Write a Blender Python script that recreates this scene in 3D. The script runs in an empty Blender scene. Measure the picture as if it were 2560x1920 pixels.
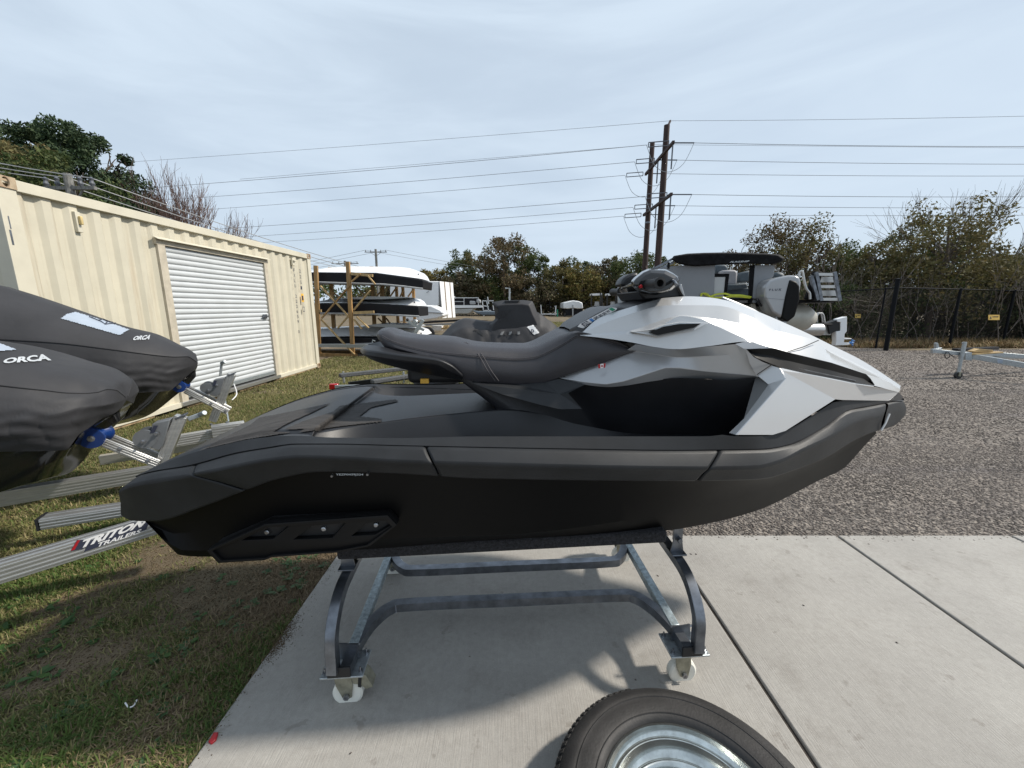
import bpy, bmesh, math, random
import numpy as np
from mathutils import Vector, Matrix
random.seed(7); rng = np.random.default_rng(7)
R = math.radians
sc = bpy.context.scene
# ---------------------------------------------------------------- camera
EYE = 1.65; PITCH = R(10.87); FPX = 1000.0
cam_d = bpy.data.cameras.new('camera'); cam = bpy.data.objects.new('camera', cam_d)
sc.collection.objects.link(cam); sc.camera = cam
cam_d.sensor_width = 36; cam_d.lens = FPX/2560*36; cam_d.clip_start = .05; cam_d.clip_end = 2000
cam.location = (0, 0, EYE); cam.rotation_euler = (R(90)-PITCH, 0, 0)
# ---------------------------------------------------------------- sky and sun
SUN_EL, SUN_AZ = R(45), R(4)          # azimuth measured from +X towards +Y
w = bpy.data.worlds.new('World'); sc.world = w; w.use_nodes = True
nt = w.node_tree; N = nt.nodes; L = nt.links
bg = N['Background']; bg.inputs['Strength'].default_value = .1
sky = N.new('ShaderNodeTexSky'); sky.sky_type = 'NISHITA'; sky.sun_disc = False
sky.sun_elevation = SUN_EL; sky.sun_rotation = R(90)-SUN_AZ; sky.air_density = 1.0; sky.dust_density = 1.5; sky.ozone_density = 1.2
tc = N.new('ShaderNodeTexCoord'); mp = N.new('ShaderNodeMapping'); mp.inputs['Scale'].default_value = (1.2, 2.2, 7.0); mp.inputs['Rotation'].default_value = (0.1, 0.25, 0.5)
n1 = N.new('ShaderNodeTexNoise'); n1.inputs['Scale'].default_value = 1.1; n1.inputs['Detail'].default_value = 7; n1.inputs['Roughness'].default_value = .52; n1.inputs['Distortion'].default_value = .5
rmp = N.new('ShaderNodeMapRange'); rmp.inputs['From Min'].default_value = .36; rmp.inputs['From Max'].default_value = .68
rmp.inputs['To Min'].default_value = .78; rmp.inputs['To Max'].default_value = 1.0; rmp.interpolation_type = 'SMOOTHSTEP'
cmix = N.new('ShaderNodeMix'); cmix.data_type = 'RGBA'; cmix.inputs[7].default_value = (6.8, 8.0, 9.3, 1)
L.new(tc.outputs['Generated'], mp.inputs['Vector']); L.new(mp.outputs[0], n1.inputs['Vector'])
L.new(n1.outputs['Fac'], rmp.inputs['Value']); L.new(rmp.outputs[0], cmix.inputs[0])
L.new(sky.outputs[0], cmix.inputs[6]); L.new(cmix.outputs[2], bg.inputs['Color'])
sd = bpy.data.lights.new('sun', 'SUN'); sd.energy = 4.9; sd.angle = R(3.5); sd.color = (1, .93, .83)
so = bpy.data.objects.new('sun', sd); sc.collection.objects.link(so)
sun_dir = Vector((math.cos(SUN_EL)*math.cos(SUN_AZ), math.cos(SUN_EL)*math.sin(SUN_AZ), math.sin(SUN_EL)))
so.rotation_euler = sun_dir.to_track_quat('Z', 'Y').to_euler(); so.location = (10, 0, 20)
vs = sc.view_settings; vs.view_transform = 'Standard'; vs.look = 'None'; vs.exposure = 0; vs.gamma = 1; vs.use_curve_mapping = False
# ---------------------------------------------------------------- projection helpers (a photo pixel to a point in the place)
CAM = np.array([0, 0, EYE]); cP, sP = math.cos(PITCH), math.sin(PITCH)
def ray(u, v):
    a = (u-1280)/FPX; b = (960-v)/FPX
    return np.array([a, cP+b*sP, -sP+b*cP])
def hz(u, v, z=0.0):
    d = ray(u, v); return CAM+d*((z-EYE)/d[2])
def hy(u, v, y):
    d = ray(u, v); return CAM+d*(y/d[1])
def hp(u, v, p0, n):
    d = ray(u, v); n = np.array(n, float); return CAM+d*(np.dot(np.array(p0)-CAM, n)/np.dot(d, n))
# ---------------------------------------------------------------- materials
MATS = {}
def mat(name, col, rough=.6, metal=0, var=.12, scale=8, bump=0, bscale=60, spec=.5, coat=0, stretch=None, col2=None, dirt=0, rvar=0, wav=None, dst=None, dcol=(.16, .13, .1)):
    m = bpy.data.materials.new(name); m.use_nodes = True; MATS[name] = m
    n = m.node_tree.nodes; l = m.node_tree.links; b = n['Principled BSDF']
    b.inputs['Roughness'].default_value = rough; b.inputs['Metallic'].default_value = metal
    b.inputs['Specular IOR Level'].default_value = spec; b.inputs['Coat Weight'].default_value = coat; b.inputs['Coat Roughness'].default_value = .08
    t = n.new('ShaderNodeTexCoord'); mpn = n.new('ShaderNodeMapping'); l.new(t.outputs['Object'], mpn.inputs[0])
    if stretch: mpn.inputs['Scale'].default_value = stretch
    ns = n.new('ShaderNodeTexNoise'); ns.inputs['Scale'].default_value = scale; ns.inputs['Detail'].default_value = 6; ns.inputs['Roughness'].default_value = .6
    l.new(mpn.outputs[0], ns.inputs['Vector'])
    mx = n.new('ShaderNodeMix'); mx.data_type = 'RGBA'
    c2 = col2 or tuple(c*(1-var*2.2) for c in col); c1 = col if col2 else tuple(min(1, c*(1+var)) for c in col)
    mx.inputs[6].default_value = (*c1, 1); mx.inputs[7].default_value = (*c2, 1)
    mr = n.new('ShaderNodeMapRange'); mr.inputs[1].default_value = .32; mr.inputs[2].default_value = .7
    l.new(ns.outputs['Fac'], mr.inputs[0]); l.new(mr.outputs[0], mx.inputs[0]); out = mx.outputs[2]
    if dirt:
        nd = n.new('ShaderNodeTexNoise'); nd.inputs['Scale'].default_value = scale*.35; nd.inputs['Detail'].default_value = 9; nd.inputs['Roughness'].default_value = .7
        dm = n.new('ShaderNodeMapping'); l.new(t.outputs['Object'], dm.inputs[0]); dm.inputs['Scale'].default_value = dst or (1, 1, 1); l.new(dm.outputs[0], nd.inputs['Vector'])
        md = n.new('ShaderNodeMapRange'); md.inputs[1].default_value = .55; md.inputs[2].default_value = .75; md.inputs[4].default_value = dirt
        l.new(nd.outputs['Fac'], md.inputs[0]); m2 = n.new('ShaderNodeMix'); m2.data_type = 'RGBA'; m2.inputs[7].default_value = (*dcol, 1)
        l.new(md.outputs[0], m2.inputs[0]); l.new(out, m2.inputs[6]); out = m2.outputs[2]
    l.new(out, b.inputs['Base Color'])
    if rvar:
        m3 = n.new('ShaderNodeMapRange'); m3.inputs[3].default_value = rough-rvar; m3.inputs[4].default_value = rough+rvar
        l.new(ns.outputs['Fac'], m3.inputs[0]); l.new(m3.outputs[0], b.inputs['Roughness'])
    if bump:
        nb = n.new('ShaderNodeTexNoise'); nb.inputs['Scale'].default_value = bscale; nb.inputs['Detail'].default_value = 4
        l.new(mpn.outputs[0], nb.inputs['Vector']); bp = n.new('ShaderNodeBump'); bp.inputs['Strength'].default_value = bump; bp.inputs['Distance'].default_value = .01
        l.new(nb.outputs['Fac'], bp.inputs['Height'])
        l.new(bp.outputs[0], b.inputs['Normal'])
    return m
# ---------------------------------------------------------------- mesh helpers
def link(o, parent=None):
    sc.collection.objects.link(o)
    if parent: o.parent = parent
    return o
def tag(o, label=None, cat=None, group=None, kind=None):
    if label: o['label'] = label
    if cat: o['category'] = cat
    if group: o['group'] = group
    if kind: o['kind'] = kind
    return o
def empty(name, loc, label=None, cat=None, group=None, rz=0):
    o = bpy.data.objects.new(name, None); link(o); o.location = loc; o.rotation_euler = (0, 0, rz); o.empty_display_size = .1
    return tag(o, label, cat, group)
def shade(me, ang=30):
    if len(me.polygons):
        me.polygons.foreach_set('use_smooth', [True]*len(me.polygons)); me.set_sharp_from_angle(angle=R(ang))
def world_to(parent, pts):
    """points given in the world, wanted in the parent's frame (parent: Empty with location and z rotation)"""
    P = np.asarray(pts, float).reshape(-1, 3)
    root = parent
    while root is not None and root.parent is not None: root = root.parent
    if root is None: return P
    P = P-np.array(root.location); a = -root.rotation_euler.z; c, s = math.cos(a), math.sin(a)
    return np.stack([P[:, 0]*c-P[:, 1]*s, P[:, 0]*s+P[:, 1]*c, P[:, 2]], 1)
class MB:
    def __init__(s): s.v = []; s.f = []
    def add(s, vs, fs):
        o = len(s.v); s.v += [tuple(map(float, p)) for p in vs]; s.f += [tuple(i+o for i in f) for f in fs]; return s
    def box(s, c, size, rz=0, rx=0, ry=0):
        M = Matrix.Rotation(rz, 3, 'Z') @ Matrix.Rotation(ry, 3, 'Y') @ Matrix.Rotation(rx, 3, 'X'); vs = []
        for z in (-1, 1):
            for x, y in ((-1, -1), (1, -1), (1, 1), (-1, 1)):
                vs.append(Vector(c)+M @ Vector((x*size[0]/2, y*size[1]/2, z*size[2]/2)))
        return s.add(vs, [(3, 2, 1, 0), (4, 5, 6, 7), (0, 1, 5, 4), (1, 2, 6, 5), (2, 3, 7, 6), (3, 0, 4, 7)])
    def bar(s, p0, p1, a, b, up=(0, 0, 1)):
        """rectangular bar p0-p1; a = size sideways, b = size along up"""
        p0 = Vector(p0); p1 = Vector(p1); d = (p1-p0).normalized(); u = Vector(up)
        if abs(d.dot(u)) > .98: u = Vector((0, 1, 0))
        sd_ = d.cross(u).normalized(); u = sd_.cross(d).normalized(); vs = []
        for p in (p0, p1):
            for x, y in ((-1, -1), (1, -1), (1, 1), (-1, 1)): vs.append(p+sd_*(x*a/2)+u*(y*b/2))
        return s.add(vs, [(0, 1, 2, 3), (7, 6, 5, 4), (4, 5, 1, 0), (5, 6, 2, 1), (6, 7, 3, 2), (7, 4, 0, 3)])
    def tube(s, pts, r, seg=8, closed=False, sq=False):
        P = [Vector(p) for p in pts]; n = len(P); rr = r if hasattr(r, '__len__') else [r]*n
        vs = []; fs = []; prev = None
        for i, p in enumerate(P):
            d = (P[min(i+1, n-1)]-P[max(i-1, 0)])
            if d.length < 1e-9: d = Vector((0, 0, 1))
            d.normalize()
            if prev is None:
                u = Vector((0, 0, 1)) if abs(d.z) < .95 else Vector((0, 1, 0))
                a = d.cross(u).normalized()
            else:
                a = prev-d*prev.dot(d); a.normalize()
            b = d.cross(a); prev = a
            for k in range(seg):
                t = 2*math.pi*(k+.5)/seg; q = 1.0
                if sq: q = 1.4142 if seg == 4 else 1
                vs.append(p+(a*math.cos(t)+b*math.sin(t))*rr[i]*q)
        for i in range(n-1):
            for k in range(seg):
                k2 = (k+1) % seg; fs.append((i*seg+k, i*seg+k2, (i+1)*seg+k2, (i+1)*seg+k))
        fs.append(tuple(range(seg-1, -1, -1))); fs.append(tuple((n-1)*seg+k for k in range(seg)))
        return s.add(vs, fs)
    def lathe(s, c, axis, prof, seg=32):
        """prof: (radius, offset along axis)"""
        ax = Vector(axis).normalized(); u = Vector((0, 0, 1)) if abs(ax.z) < .9 else Vector((1, 0, 0))
        a = ax.cross(u).normalized(); b = ax.cross(a); c = Vector(c); vs = []; fs = []
        for r, h in prof:
            for k in range(seg):
                t = 2*math.pi*k/seg; vs.append(c+ax*h+(a*math.cos(t)+b*math.sin(t))*r)
        n = len(prof)
        for i in range(n-1):
            for k in range(seg):
                k2 = (k+1) % seg; fs.append((i*seg+k, (i+1)*seg+k, (i+1)*seg+k2, i*seg+k2))
        if prof[0][0] > 1e-4: fs.append(tuple(range(seg)))
        if prof[-1][0] > 1e-4: fs.append(tuple((n-1)*seg+k for k in range(seg-1, -1, -1)))
        return s.add(vs, fs)
    def grid(s, rows, close=False):
        nr = len(rows); nc = len(rows[0]); vs = [p for r_ in rows for p in r_]; fs = []
        for i in range(nr-1):
            for j in range(nc-1 if not close else nc):
                j2 = (j+1) % nc; fs.append((i*nc+j, i*nc+j2, (i+1)*nc+j2, (i+1)*nc+j))
        return s.add(vs, fs)
    def prism(s, poly, off):
        """closed solid: polygon and the same polygon moved by off"""
        n = len(poly); P = [Vector(p) for p in poly]; o = Vector(off); vs = P+[p+o for p in P]
        fs = [tuple(range(n)), tuple(range(2*n-1, n-1, -1))]+[(i, i+n, (i+1) % n+n, (i+1) % n) for i in range(n)]
        return s.add(vs, fs)
    def both(s, name, m, parent, **k):
        m2 = MB(); m2.add([(p[0], -p[1], p[2]) for p in s.v], [tuple(reversed(q)) for q in s.f])
        m2.build(name, m, parent, world=False, **k); return s.build(name, m, parent, world=False, **k)
    def build(s, name, m, parent=None, ang=30, bevel=0, world=True, seg=2, subs=0, fix=True):
        V = np.array(s.v, float) if s.v else np.zeros((0, 3))
        if world and parent is not None: V = world_to(parent, V)
        me = bpy.data.meshes.new(name); me.from_pydata(V.tolist(), [], s.f)
        if fix:
            bm = bmesh.new(); bm.from_mesh(me); bmesh.ops.remove_doubles(bm, verts=bm.verts, dist=1e-5)
            bmesh.ops.recalc_face_normals(bm, faces=bm.faces); bm.to_mesh(me); bm.free()
        me.materials.append(MATS[m] if isinstance(m, str) else m); shade(me, ang)
        o = bpy.data.objects.new(name, me); link(o, parent)
        if bevel:
            b = o.modifiers.new('bevel', 'BEVEL'); b.width = bevel; b.segments = seg; b.limit_method = 'ANGLE'; b.angle_limit = R(24); b.harden_normals = False
        if subs:
            q = o.modifiers.new('sub', 'SUBSURF'); q.levels = q.render_levels = subs
        return o
def raw(name, V, F, m, parent=None, smooth=False, nverts=3):
    """fast big mesh from numpy arrays, faces all with nverts corners"""
    me = bpy.data.meshes.new(name); V = np.asarray(V, np.float32); F = np.asarray(F, np.int32)
    me.vertices.add(len(V)); me.vertices.foreach_set('co', V.ravel())
    me.loops.add(F.size); me.loops.foreach_set('vertex_index', F.ravel())
    me.polygons.add(len(F)); me.polygons.foreach_set('loop_start', np.arange(0, F.size, nverts, dtype=np.int32))
    me.update(calc_edges=True); me.validate()
    for mm in (m if isinstance(m, (list, tuple)) else [m]): me.materials.append(MATS[mm] if isinstance(mm, str) else mm)
    o = bpy.data.objects.new(name, me); link(o, parent)
    return o
def pchip(x, y, t):
    x = np.asarray(x, float); y = np.asarray(y, float); h = np.diff(x); d = np.diff(y)/h; n = len(x)
    if n == 2: return y[0]+(t-x[0])*d[0]
    m = np.zeros(n); m[0] = d[0]; m[-1] = d[-1]
    for i in range(1, n-1):
        if d[i-1]*d[i] > 0:
            w1 = 2*h[i]+h[i-1]; w2 = h[i]+2*h[i-1]; m[i] = (w1+w2)/(w1/d[i-1]+w2/d[i])
    i = np.clip(np.searchsorted(x, t, side='right')-1, 0, n-2); s = (t-x[i])/h[i]; hh = h[i]
    return ((2*s**3-3*s**2+1)*y[i]+(s**3-2*s**2+s)*hh*m[i]+(-2*s**3+3*s**2)*y[i+1]+(s**3-s**2)*hh*m[i+1])
def frame(cx, cy, psi):
    h = np.array([math.cos(psi), math.sin(psi), 0]); l = np.array([math.sin(psi), -math.cos(psi), 0])
    return (np.array([cx, cy, 0.0]), h, l)
def K(fr, u, v, w_):
    """pixel at sideways offset w_ from the centre plane of a craft; result in the craft's own frame (forward, -w, z)"""
    C, h, l = fr; p = hp(u, v, C+l*w_, l); return np.array([np.dot(p-C, h), -w_, p[2]])
def rail(fr, pts, n=40, u0=None, u1=None, lin=False, ws=1.0, dw=0, dz=0):
    pts = sorted(pts); U = [p[0] for p in pts]; a = U[0] if u0 is None else u0; b = U[-1] if u1 is None else u1
    t = np.linspace(a, b, n); f = (lambda x, y, q: np.interp(q, x, y)) if lin else pchip
    Vv = f(U, [p[1] for p in pts], np.clip(t, U[0], U[-1])); W = f(U, [p[2]*ws for p in pts], np.clip(t, U[0], U[-1]))
    out = [K(fr, uu, vv, ww) for uu, vv, ww in zip(t, Vv, W)]
    return np.array([p+np.array([0, -dw, dz]) for p in out])
def mir(r): r = np.array(r, float).copy(); r[..., 1] *= -1; return r
def loftobj(name, rails, m, parent, mirror=False, bevel=0, ang=28, caps=False, subs=0):
    mb = MB(); mb.grid([list(map(tuple, r)) for r in rails])
    if caps:
        n = len(rails)
        for j in (0, -1):
            c = np.mean([r[j] for r in rails], 0); ring = [tuple(r[j]) for r in rails]
            mb.add(ring+[tuple(c)], [(i, (i+1), n) for i in range(n-1)])
    if mirror and max(float(np.max(r[:, 1])) for r in rails) < -.003:
        m2 = MB(); m2.add([(p[0], -p[1], p[2]) for p in mb.v], [tuple(reversed(q)) for q in mb.f])
        m2.build(name, m, parent, ang=ang, bevel=bevel, world=False, subs=subs); mirror = False
    if mirror:
        v = [(p[0], -p[1], p[2]) for p in mb.v]; f = [tuple(reversed(q)) for q in mb.f]; mb.add(v, f)
    return mb.build(name, m, parent, ang=ang, bevel=bevel, world=False, subs=subs)
FONT = None
def text_mesh(txt, shear=0, bold=0):
    cu = bpy.data.curves.new('t', 'FONT'); cu.body = txt; cu.size = 1; cu.shear = shear; cu.offset = bold; cu.resolution_u = 3
    o = bpy.data.objects.new('t', cu); sc.collection.objects.link(o); bpy.context.view_layer.update()
    me = bpy.data.meshes.new_from_object(o.evaluated_get(bpy.context.evaluated_depsgraph_get())); bpy.data.objects.remove(o); bpy.data.curves.remove(cu)
    V = np.array([v.co[:] for v in me.vertices]); F = [tuple(p.vertices) for p in me.polygons]; bpy.data.meshes.remove(me)
    mn = V.min(0); mx = V.max(0); V = (V-mn)/np.maximum(mx-mn, 1e-6); return V[:, :2], F
def text_on(name, txt, quad, m, parent, shear=0, bold=.02, world=True, fn=None):
    """flat lettering filling the quad p00 p10 p11 p01 (bottom-left, bottom-right, top-right, top-left)"""
    V, F = text_mesh(txt, shear, bold); q = [np.array(p, float) for p in quad]
    P = [(1-x)*(1-y)*q[0]+x*(1-y)*q[1]+x*y*q[2]+(1-x)*y*q[3] for x, y in V]
    if fn: P = [fn(p) for p in P]
    mb = MB(); mb.add(P, F); return mb.build(name, m, parent, world=world, fix=False)
def holed(name, outer, holes, thick, m, parent, to3, bevel=0):
    """a plate with openings: 2D outline and holes, given thickness; to3 maps (x, y, depth) to the frame wanted"""
    cu = bpy.data.curves.new('c', 'CURVE'); cu.dimensions = '2D'; cu.fill_mode = 'BOTH'; cu.extrude = thick/2; cu.bevel_depth = bevel; cu.bevel_resolution = 1
    for poly in [outer]+holes:
        sp = cu.splines.new('POLY'); sp.points.add(len(poly)-1); sp.use_cyclic_u = True
        for p, q in zip(sp.points, poly): p.co = (q[0], q[1], 0, 1)
    o = bpy.data.objects.new('c', cu); sc.collection.objects.link(o); bpy.context.view_layer.update()
    me = bpy.data.meshes.new_from_object(o.evaluated_get(bpy.context.evaluated_depsgraph_get())); bpy.data.objects.remove(o); bpy.data.curves.remove(cu)
    mb = MB(); mb.add([to3(*v.co) for v in me.vertices], [tuple(p.vertices) for p in me.polygons]); bpy.data.meshes.remove(me)
    return mb.build(name, m, parent)
def smooth_path(pts, n=8):
    P = [Vector(p) for p in pts]; out = []
    for i in range(len(P)-1):
        a = P[max(i-1, 0)]; b = P[i]; c = P[i+1]; d = P[min(i+2, len(P)-1)]
        for k in range(n):
            t = k/n; out.append(.5*((2*b)+(c-a)*t+(2*a-5*b+4*c-d)*t*t+(3*b-a-3*c+d)*t**3))
    out.append(P[-1]); return out

mat('grey_plastic', (.018, .0192, .0212), .52, var=.18, scale=5, bump=.15, bscale=700, spec=.34, rvar=.06)
mat('dark_plastic', (.014, .0145, .017), .42, var=.12, scale=6, bump=.1, bscale=500)
mat('hull_black', (.0018, .0018, .0019), .5, var=.1, scale=3, rvar=.06, spec=.16)
mat('gloss_black', (.012, .012, .013), .14, var=.1, scale=6, coat=.3)
mat('lens_black', (.003, .003, .0035), .5, var=.1, spec=.2)
mat('sponson_black', (.005, .005, .0055), .5, var=.1, spec=.25)
mat('matte_black', (.012, .012, .013), .6, var=.1)
mat('white_paint', (.52, .525, .53), .26, metal=.25, var=.015, scale=2, coat=.5)
mat('silver_and_shaded_white', (.36, .365, .375), .3, metal=.4, var=.03, scale=3, coat=.5)  # real silver on motor and trim; on the flank, white paint with shade mixed in
mat('seat_vinyl', (.028, .0265, .031), .42, var=.07, scale=10, bump=.22, bscale=900, spec=.5)
mat('stitch', (.075, .07, .075), .8)
mat('mat_foam', (.05, .045, .042), .75, var=.3, scale=7, bump=.5, bscale=260, stretch=(1, 6, 1))
mat('steel', (.34, .35, .37), .32, metal=.9, var=.2, scale=9, bump=.05, rvar=.1)
mat('dark_steel', (.20, .215, .24), .33, metal=.8, var=.2, scale=14, rvar=.1)
mat('galvanised', (.45, .49, .51), .42, metal=.7, var=.14, scale=55, rvar=.12)
mat('galv_blue', (.40, .47, .50), .45, metal=.5, var=.22, scale=45, rvar=.1)
mat('aluminium', (.53, .53, .52), .36, metal=.8, var=.08, scale=9, stretch=(1, 1, 8), rvar=.08)
mat('nylon', (.78, .77, .70), .45, var=.06, scale=12, dirt=.15)
mat('zinc_yellow', (.33, .32, .25), .45, metal=.5, var=.2, scale=20, dirt=.6)
mat('bunk_carpet', (.022, .022, .026), .95, var=.4, scale=90, bump=1, bscale=240)
mat('rubber', (.022, .0205, .02), .62, var=.28, scale=9, bump=.12, bscale=140, rvar=.08)
mat('sticker_white', (.72, .72, .72), .5, var=.03)
mat('print_light', (.55, .58, .6), .5, var=.05)
mat('print_dark', (.03, .035, .06), .5, var=.05)
mat('red', (.36, .012, .018), .35, var=.1)
mat('red_lens', (.45, .01, .012), .15, var=.1, coat=.5)
mat('blue_print', (.05, .2, .5), .5)
mat('green_print', (.02, .28, .16), .5)
mat('yellow_print', (.75, .42, .05), .5)
mat('blue_roller', (.006, .035, .17), .32, var=.15, coat=.3, bump=.05)
# ================================================================ the grey and white personal watercraft
PSI = R(4.3); SK = frame(0, 1.89, PSI); BW = .92
ski = empty('personal_watercraft', (0, 1.89, 0), 'large grey and white watercraft with black seat on the wheeled stand in front', 'watercraft', rz=PSI)
B1 = [(336,1196,0.389),(345,1191,0.447),(482,1165,0.515),(592,1135,0.544),(671,1122,0.564),(736,1113,0.583),(833,1113,0.593),(1000,1117,0.598),(1400,1125,0.598),(1700,1129,0.593),(1807,1128,0.583),(1909,1126,0.554),(1978,1114,0.515),(2027,1091,0.471),(2067,1067,0.423),(2128,1026,0.340),(2157,1021,0.282),(2190,1015,0.214),(2216,1010,0.156),(2240,1004,0.087),(2259,1001,0.000)]
B2 = [(294,1228,.44),(299,1223,.47),(394,1202,.52),(475,1189,.56),(505,1182,.585),(573,1168,.6),(671,1150,.615),(752,1143,.625),(866,1147,.635),(1000,1155,.64),(1200,1161,.64),(1525,1169,.64),(1770,1172,.63),(1884,1170,.60),(1950,1155,.57),(2000,1130,.535),(2059,1103,.475),(2138,1058,.365),(2160,1049,.32),(2189,1043,.25),(2208,1041,.2),(2240,1030,.11),(2267,1018,0)]
B3 = [(300,1291,0.405),(329,1305,0.444),(387,1306,0.482),(500,1272,0.531),(613,1229,0.565),(693,1201,0.579),(807,1182,0.589),(1000,1187,0.598),(1200,1199,0.598),(1721,1205,0.593),(1800,1204,0.579),(1884,1202,0.560),(1920,1198,0.540),(1980,1180,0.502),(2067,1146,0.415),(2132,1106,0.318),(2175,1086,0.241),(2205,1076,0.183),(2242,1062,0.077),(2264,1040,0.000)]
def clipr(pts, u0, u1, n, **k): return rail(SK, pts, n, u0, u1, ws=BW, **k)
def bumper(name, a, b, n=24, m='grey_plastic', first=False):
    """a and b: the (u at B1, u at B2, u at B3) where this segment starts and ends"""
    r1 = clipr(B1, a[0], b[0], n, lin=False); r2 = clipr(B2, a[1], b[1], n); r3 = clipr(B3, a[2], b[2], n)
    i1 = r1.copy(); i1[:, 1] += np.minimum(.06, -r1[:, 1]*.6); i1[:, 2] -= .004
    i3 = r3.copy(); i3[:, 1] += np.minimum(.07, -r3[:, 1]*.6); i3[:, 2] += .012
    mid = (r1*.5+r2*.5); mid[:, 1] -= .002
    rails = [i1, r1, mid, r2, r2*.5+r3*.5+np.array([0, .004, 0]), r3, i3]
    for sgn in (0, 1):
        rr = rails if not sgn else [mir(q) for q in rails]
        loftobj(name, rr, m, ski, bevel=.009, caps=True, ang=40)
bumper('stern_bumper', (336, 294, 300), (482, 475, 613), 14)
bumper('side_bumper', (487, 480, 619), (1062, 1080, 1098), 30)
bumper('side_bumper', (1065, 1083, 1101), (1799, 1773, 1741), 24)
bumper('bow_bumper', (1802, 1776, 1744), (2218, 2210, 2203), 30)
# nose bumper wraps round the stem
def nosering(u1_, u2_, u3_, n=10):
    return [clipr(B1, u1_, 2259, n), clipr(B2, u2_, 2267, n), clipr(B3, u3_, 2264, n)]
a1, a2, a3 = nosering(2222, 2214, 2207)
mb = MB(); rr = []
for q in (a1, a2, a3):
    rr.append(list(map(tuple, q))+list(map(tuple, mir(q)[::-1][1:])))
top_in = [(p[0]-.12, p[1]*.4, p[2]+.0) for p in rr[0]]; bot_in = [(p[0]-.12, p[1]*.4, p[2]) for p in rr[2]]
mb.grid([top_in]+rr+[bot_in]); mb.build('nose_bumper', 'grey_plastic', ski, bevel=.01, world=False, ang=40)
# light seam strip between nose bumper and bow bumper
mb = MB(); q = [K(SK, 2224, 1034, .19), K(SK, 2214, 1058, .19), K(SK, 2203, 1076, .19)]
mb.tube([tuple(p) for p in q], .004, 6); mb.both('trim_strip', 'sticker_white', ski)
# inner core seen in the gaps
D1 = [(336,1192,0.389),(345,1187,0.437),(482,1161,0.505),(592,1131,0.535),(671,1118,0.554),(736,1109,0.573),(833,1109,0.583),(1000,1113,0.588),(1400,1121,0.588),(1700,1125,0.583),(1807,1124,0.573),(1909,1122,0.544),(1978,1110,0.505),(2027,1087,0.462),(2067,1063,0.413),(2128,1022,0.330),(2157,1017,0.272),(2190,1011,0.204),(2216,1006,0.146),(2240,1000,0.078),(2256,996,0.000)]
D2 = [(338,1190,.40),(400,1162,.45),(492,1129,.48),(560,1112,.495),(638,1096,.51),(736,1089,.53),(833,1094,.545),(1000,1095,.55),(1200,1091,.56),(1766,1091,.565),(1818,1086,.56),(1838,1091,.56),(1909,1090,.535),(1949,1083,.505),(1990,1064,.475),(2051,1026,.41),(2092,1003,.37),(2112,1001,.34),(2170,1002,.24),(2226,1001,.12),(2248,984,0)]
n = 70
d1 = rail(SK, D1, n, 338, 2256, ws=BW); d2 = rail(SK, D2, n, 338, 2248, ws=BW)
d1b = d1.copy(); d1b[:, 1] += np.minimum(.02, -d1[:, 1]); d1b[:, 2] -= .03
mid = d1*.35+d2*.65
loftobj('gunwale_strip', [d1b, d1, mid, d2], 'grey_plastic', ski, mirror=True, bevel=.006)
core = [rail(SK, B1, n, 338, 2250, ws=BW, dw=-.035, dz=.004), rail(SK, B2, n, 320, 2250, ws=BW, dw=-.045), rail(SK, B3, n, 330, 2240, ws=BW, dw=-.10, dz=.035)]
for c_ in core: c_[:, 1] = np.minimum(c_[:, 1], -.001)
loftobj('rub_rail_core', core[:2], 'matte_black', ski, mirror=True)
# ---- hull
H0 = [(340,1290,0.386),(389,1304,0.434),(500,1268,0.502),(613,1226,0.540),(693,1199,0.555),(807,1182,0.565),(1000,1187,0.569),(1721,1202,0.565),(1884,1199,0.531),(1980,1176,0.468),(2067,1143,0.376),(2132,1103,0.280),(2175,1083,0.193),(2192,1075,0.058)]
H1 = [(402,1345,.45),(465,1378,.47),(700,1370,.50),(845,1352,.51),(1300,1334,.515),(1558,1302,.49),(1760,1262,.42),(1920,1222,.33),(2060,1160,.2),(2150,1105,.1),(2191,1080,.02)]
H2 = [(419,1359,.42),(444,1387,.43),(500,1392,.44),(845,1379,.45),(1200,1352,.46),(1493,1337,.44),(1663,1327,.39),(1785,1306,.33),(1906,1272,.26),(1954,1250,.22),(2050,1200,.14),(2106,1174,.1),(2160,1116,.05),(2191,1084,.005)]
h0 = rail(SK, H0, n, 340, 2192, ws=BW, dw=-.012); h1 = rail(SK, H1, n, 402, 2191, ws=BW); h2 = rail(SK, H2, n, 419, 2191, ws=BW)
kk = h2.copy(); kk[:, 1] = 0; kk[:, 2] -= .16*np.clip(-h2[:, 1]/.4, 0, 1)
mb = MB(); mb.grid([list(map(tuple, r_)) for r_ in (h0, h0*.5+h1*.5+np.array([0, .012, 0]), h1, h2, h2*.5+kk*.5, kk)])
v = [(p[0], -p[1], p[2]) for p in mb.v]; mb.add(v, [tuple(reversed(f)) for f in mb.f])
ring = [tuple(r_[0]) for r_ in (h0, h1, h2, kk)]; ringm = [(p[0], -p[1], p[2]) for p in ring[::-1][1:]]
mb.add(ring+ringm, [tuple(range(7))]); mb.build('hull', 'hull_black', ski, bevel=.008, world=False, ang=35)
# jet nozzle under the stern
mb = MB(); c0 = K(SK, 430, 1370, 0.0); mb.lathe((c0[0]+.12, 0, .80), (-1, 0, 0), [(.09, -.1), (.085, .02), (.075, .1), (.06, .1), (.06, .0)], 20)
mb.build('jet_nozzle', 'matte_black', ski, world=False)
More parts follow.
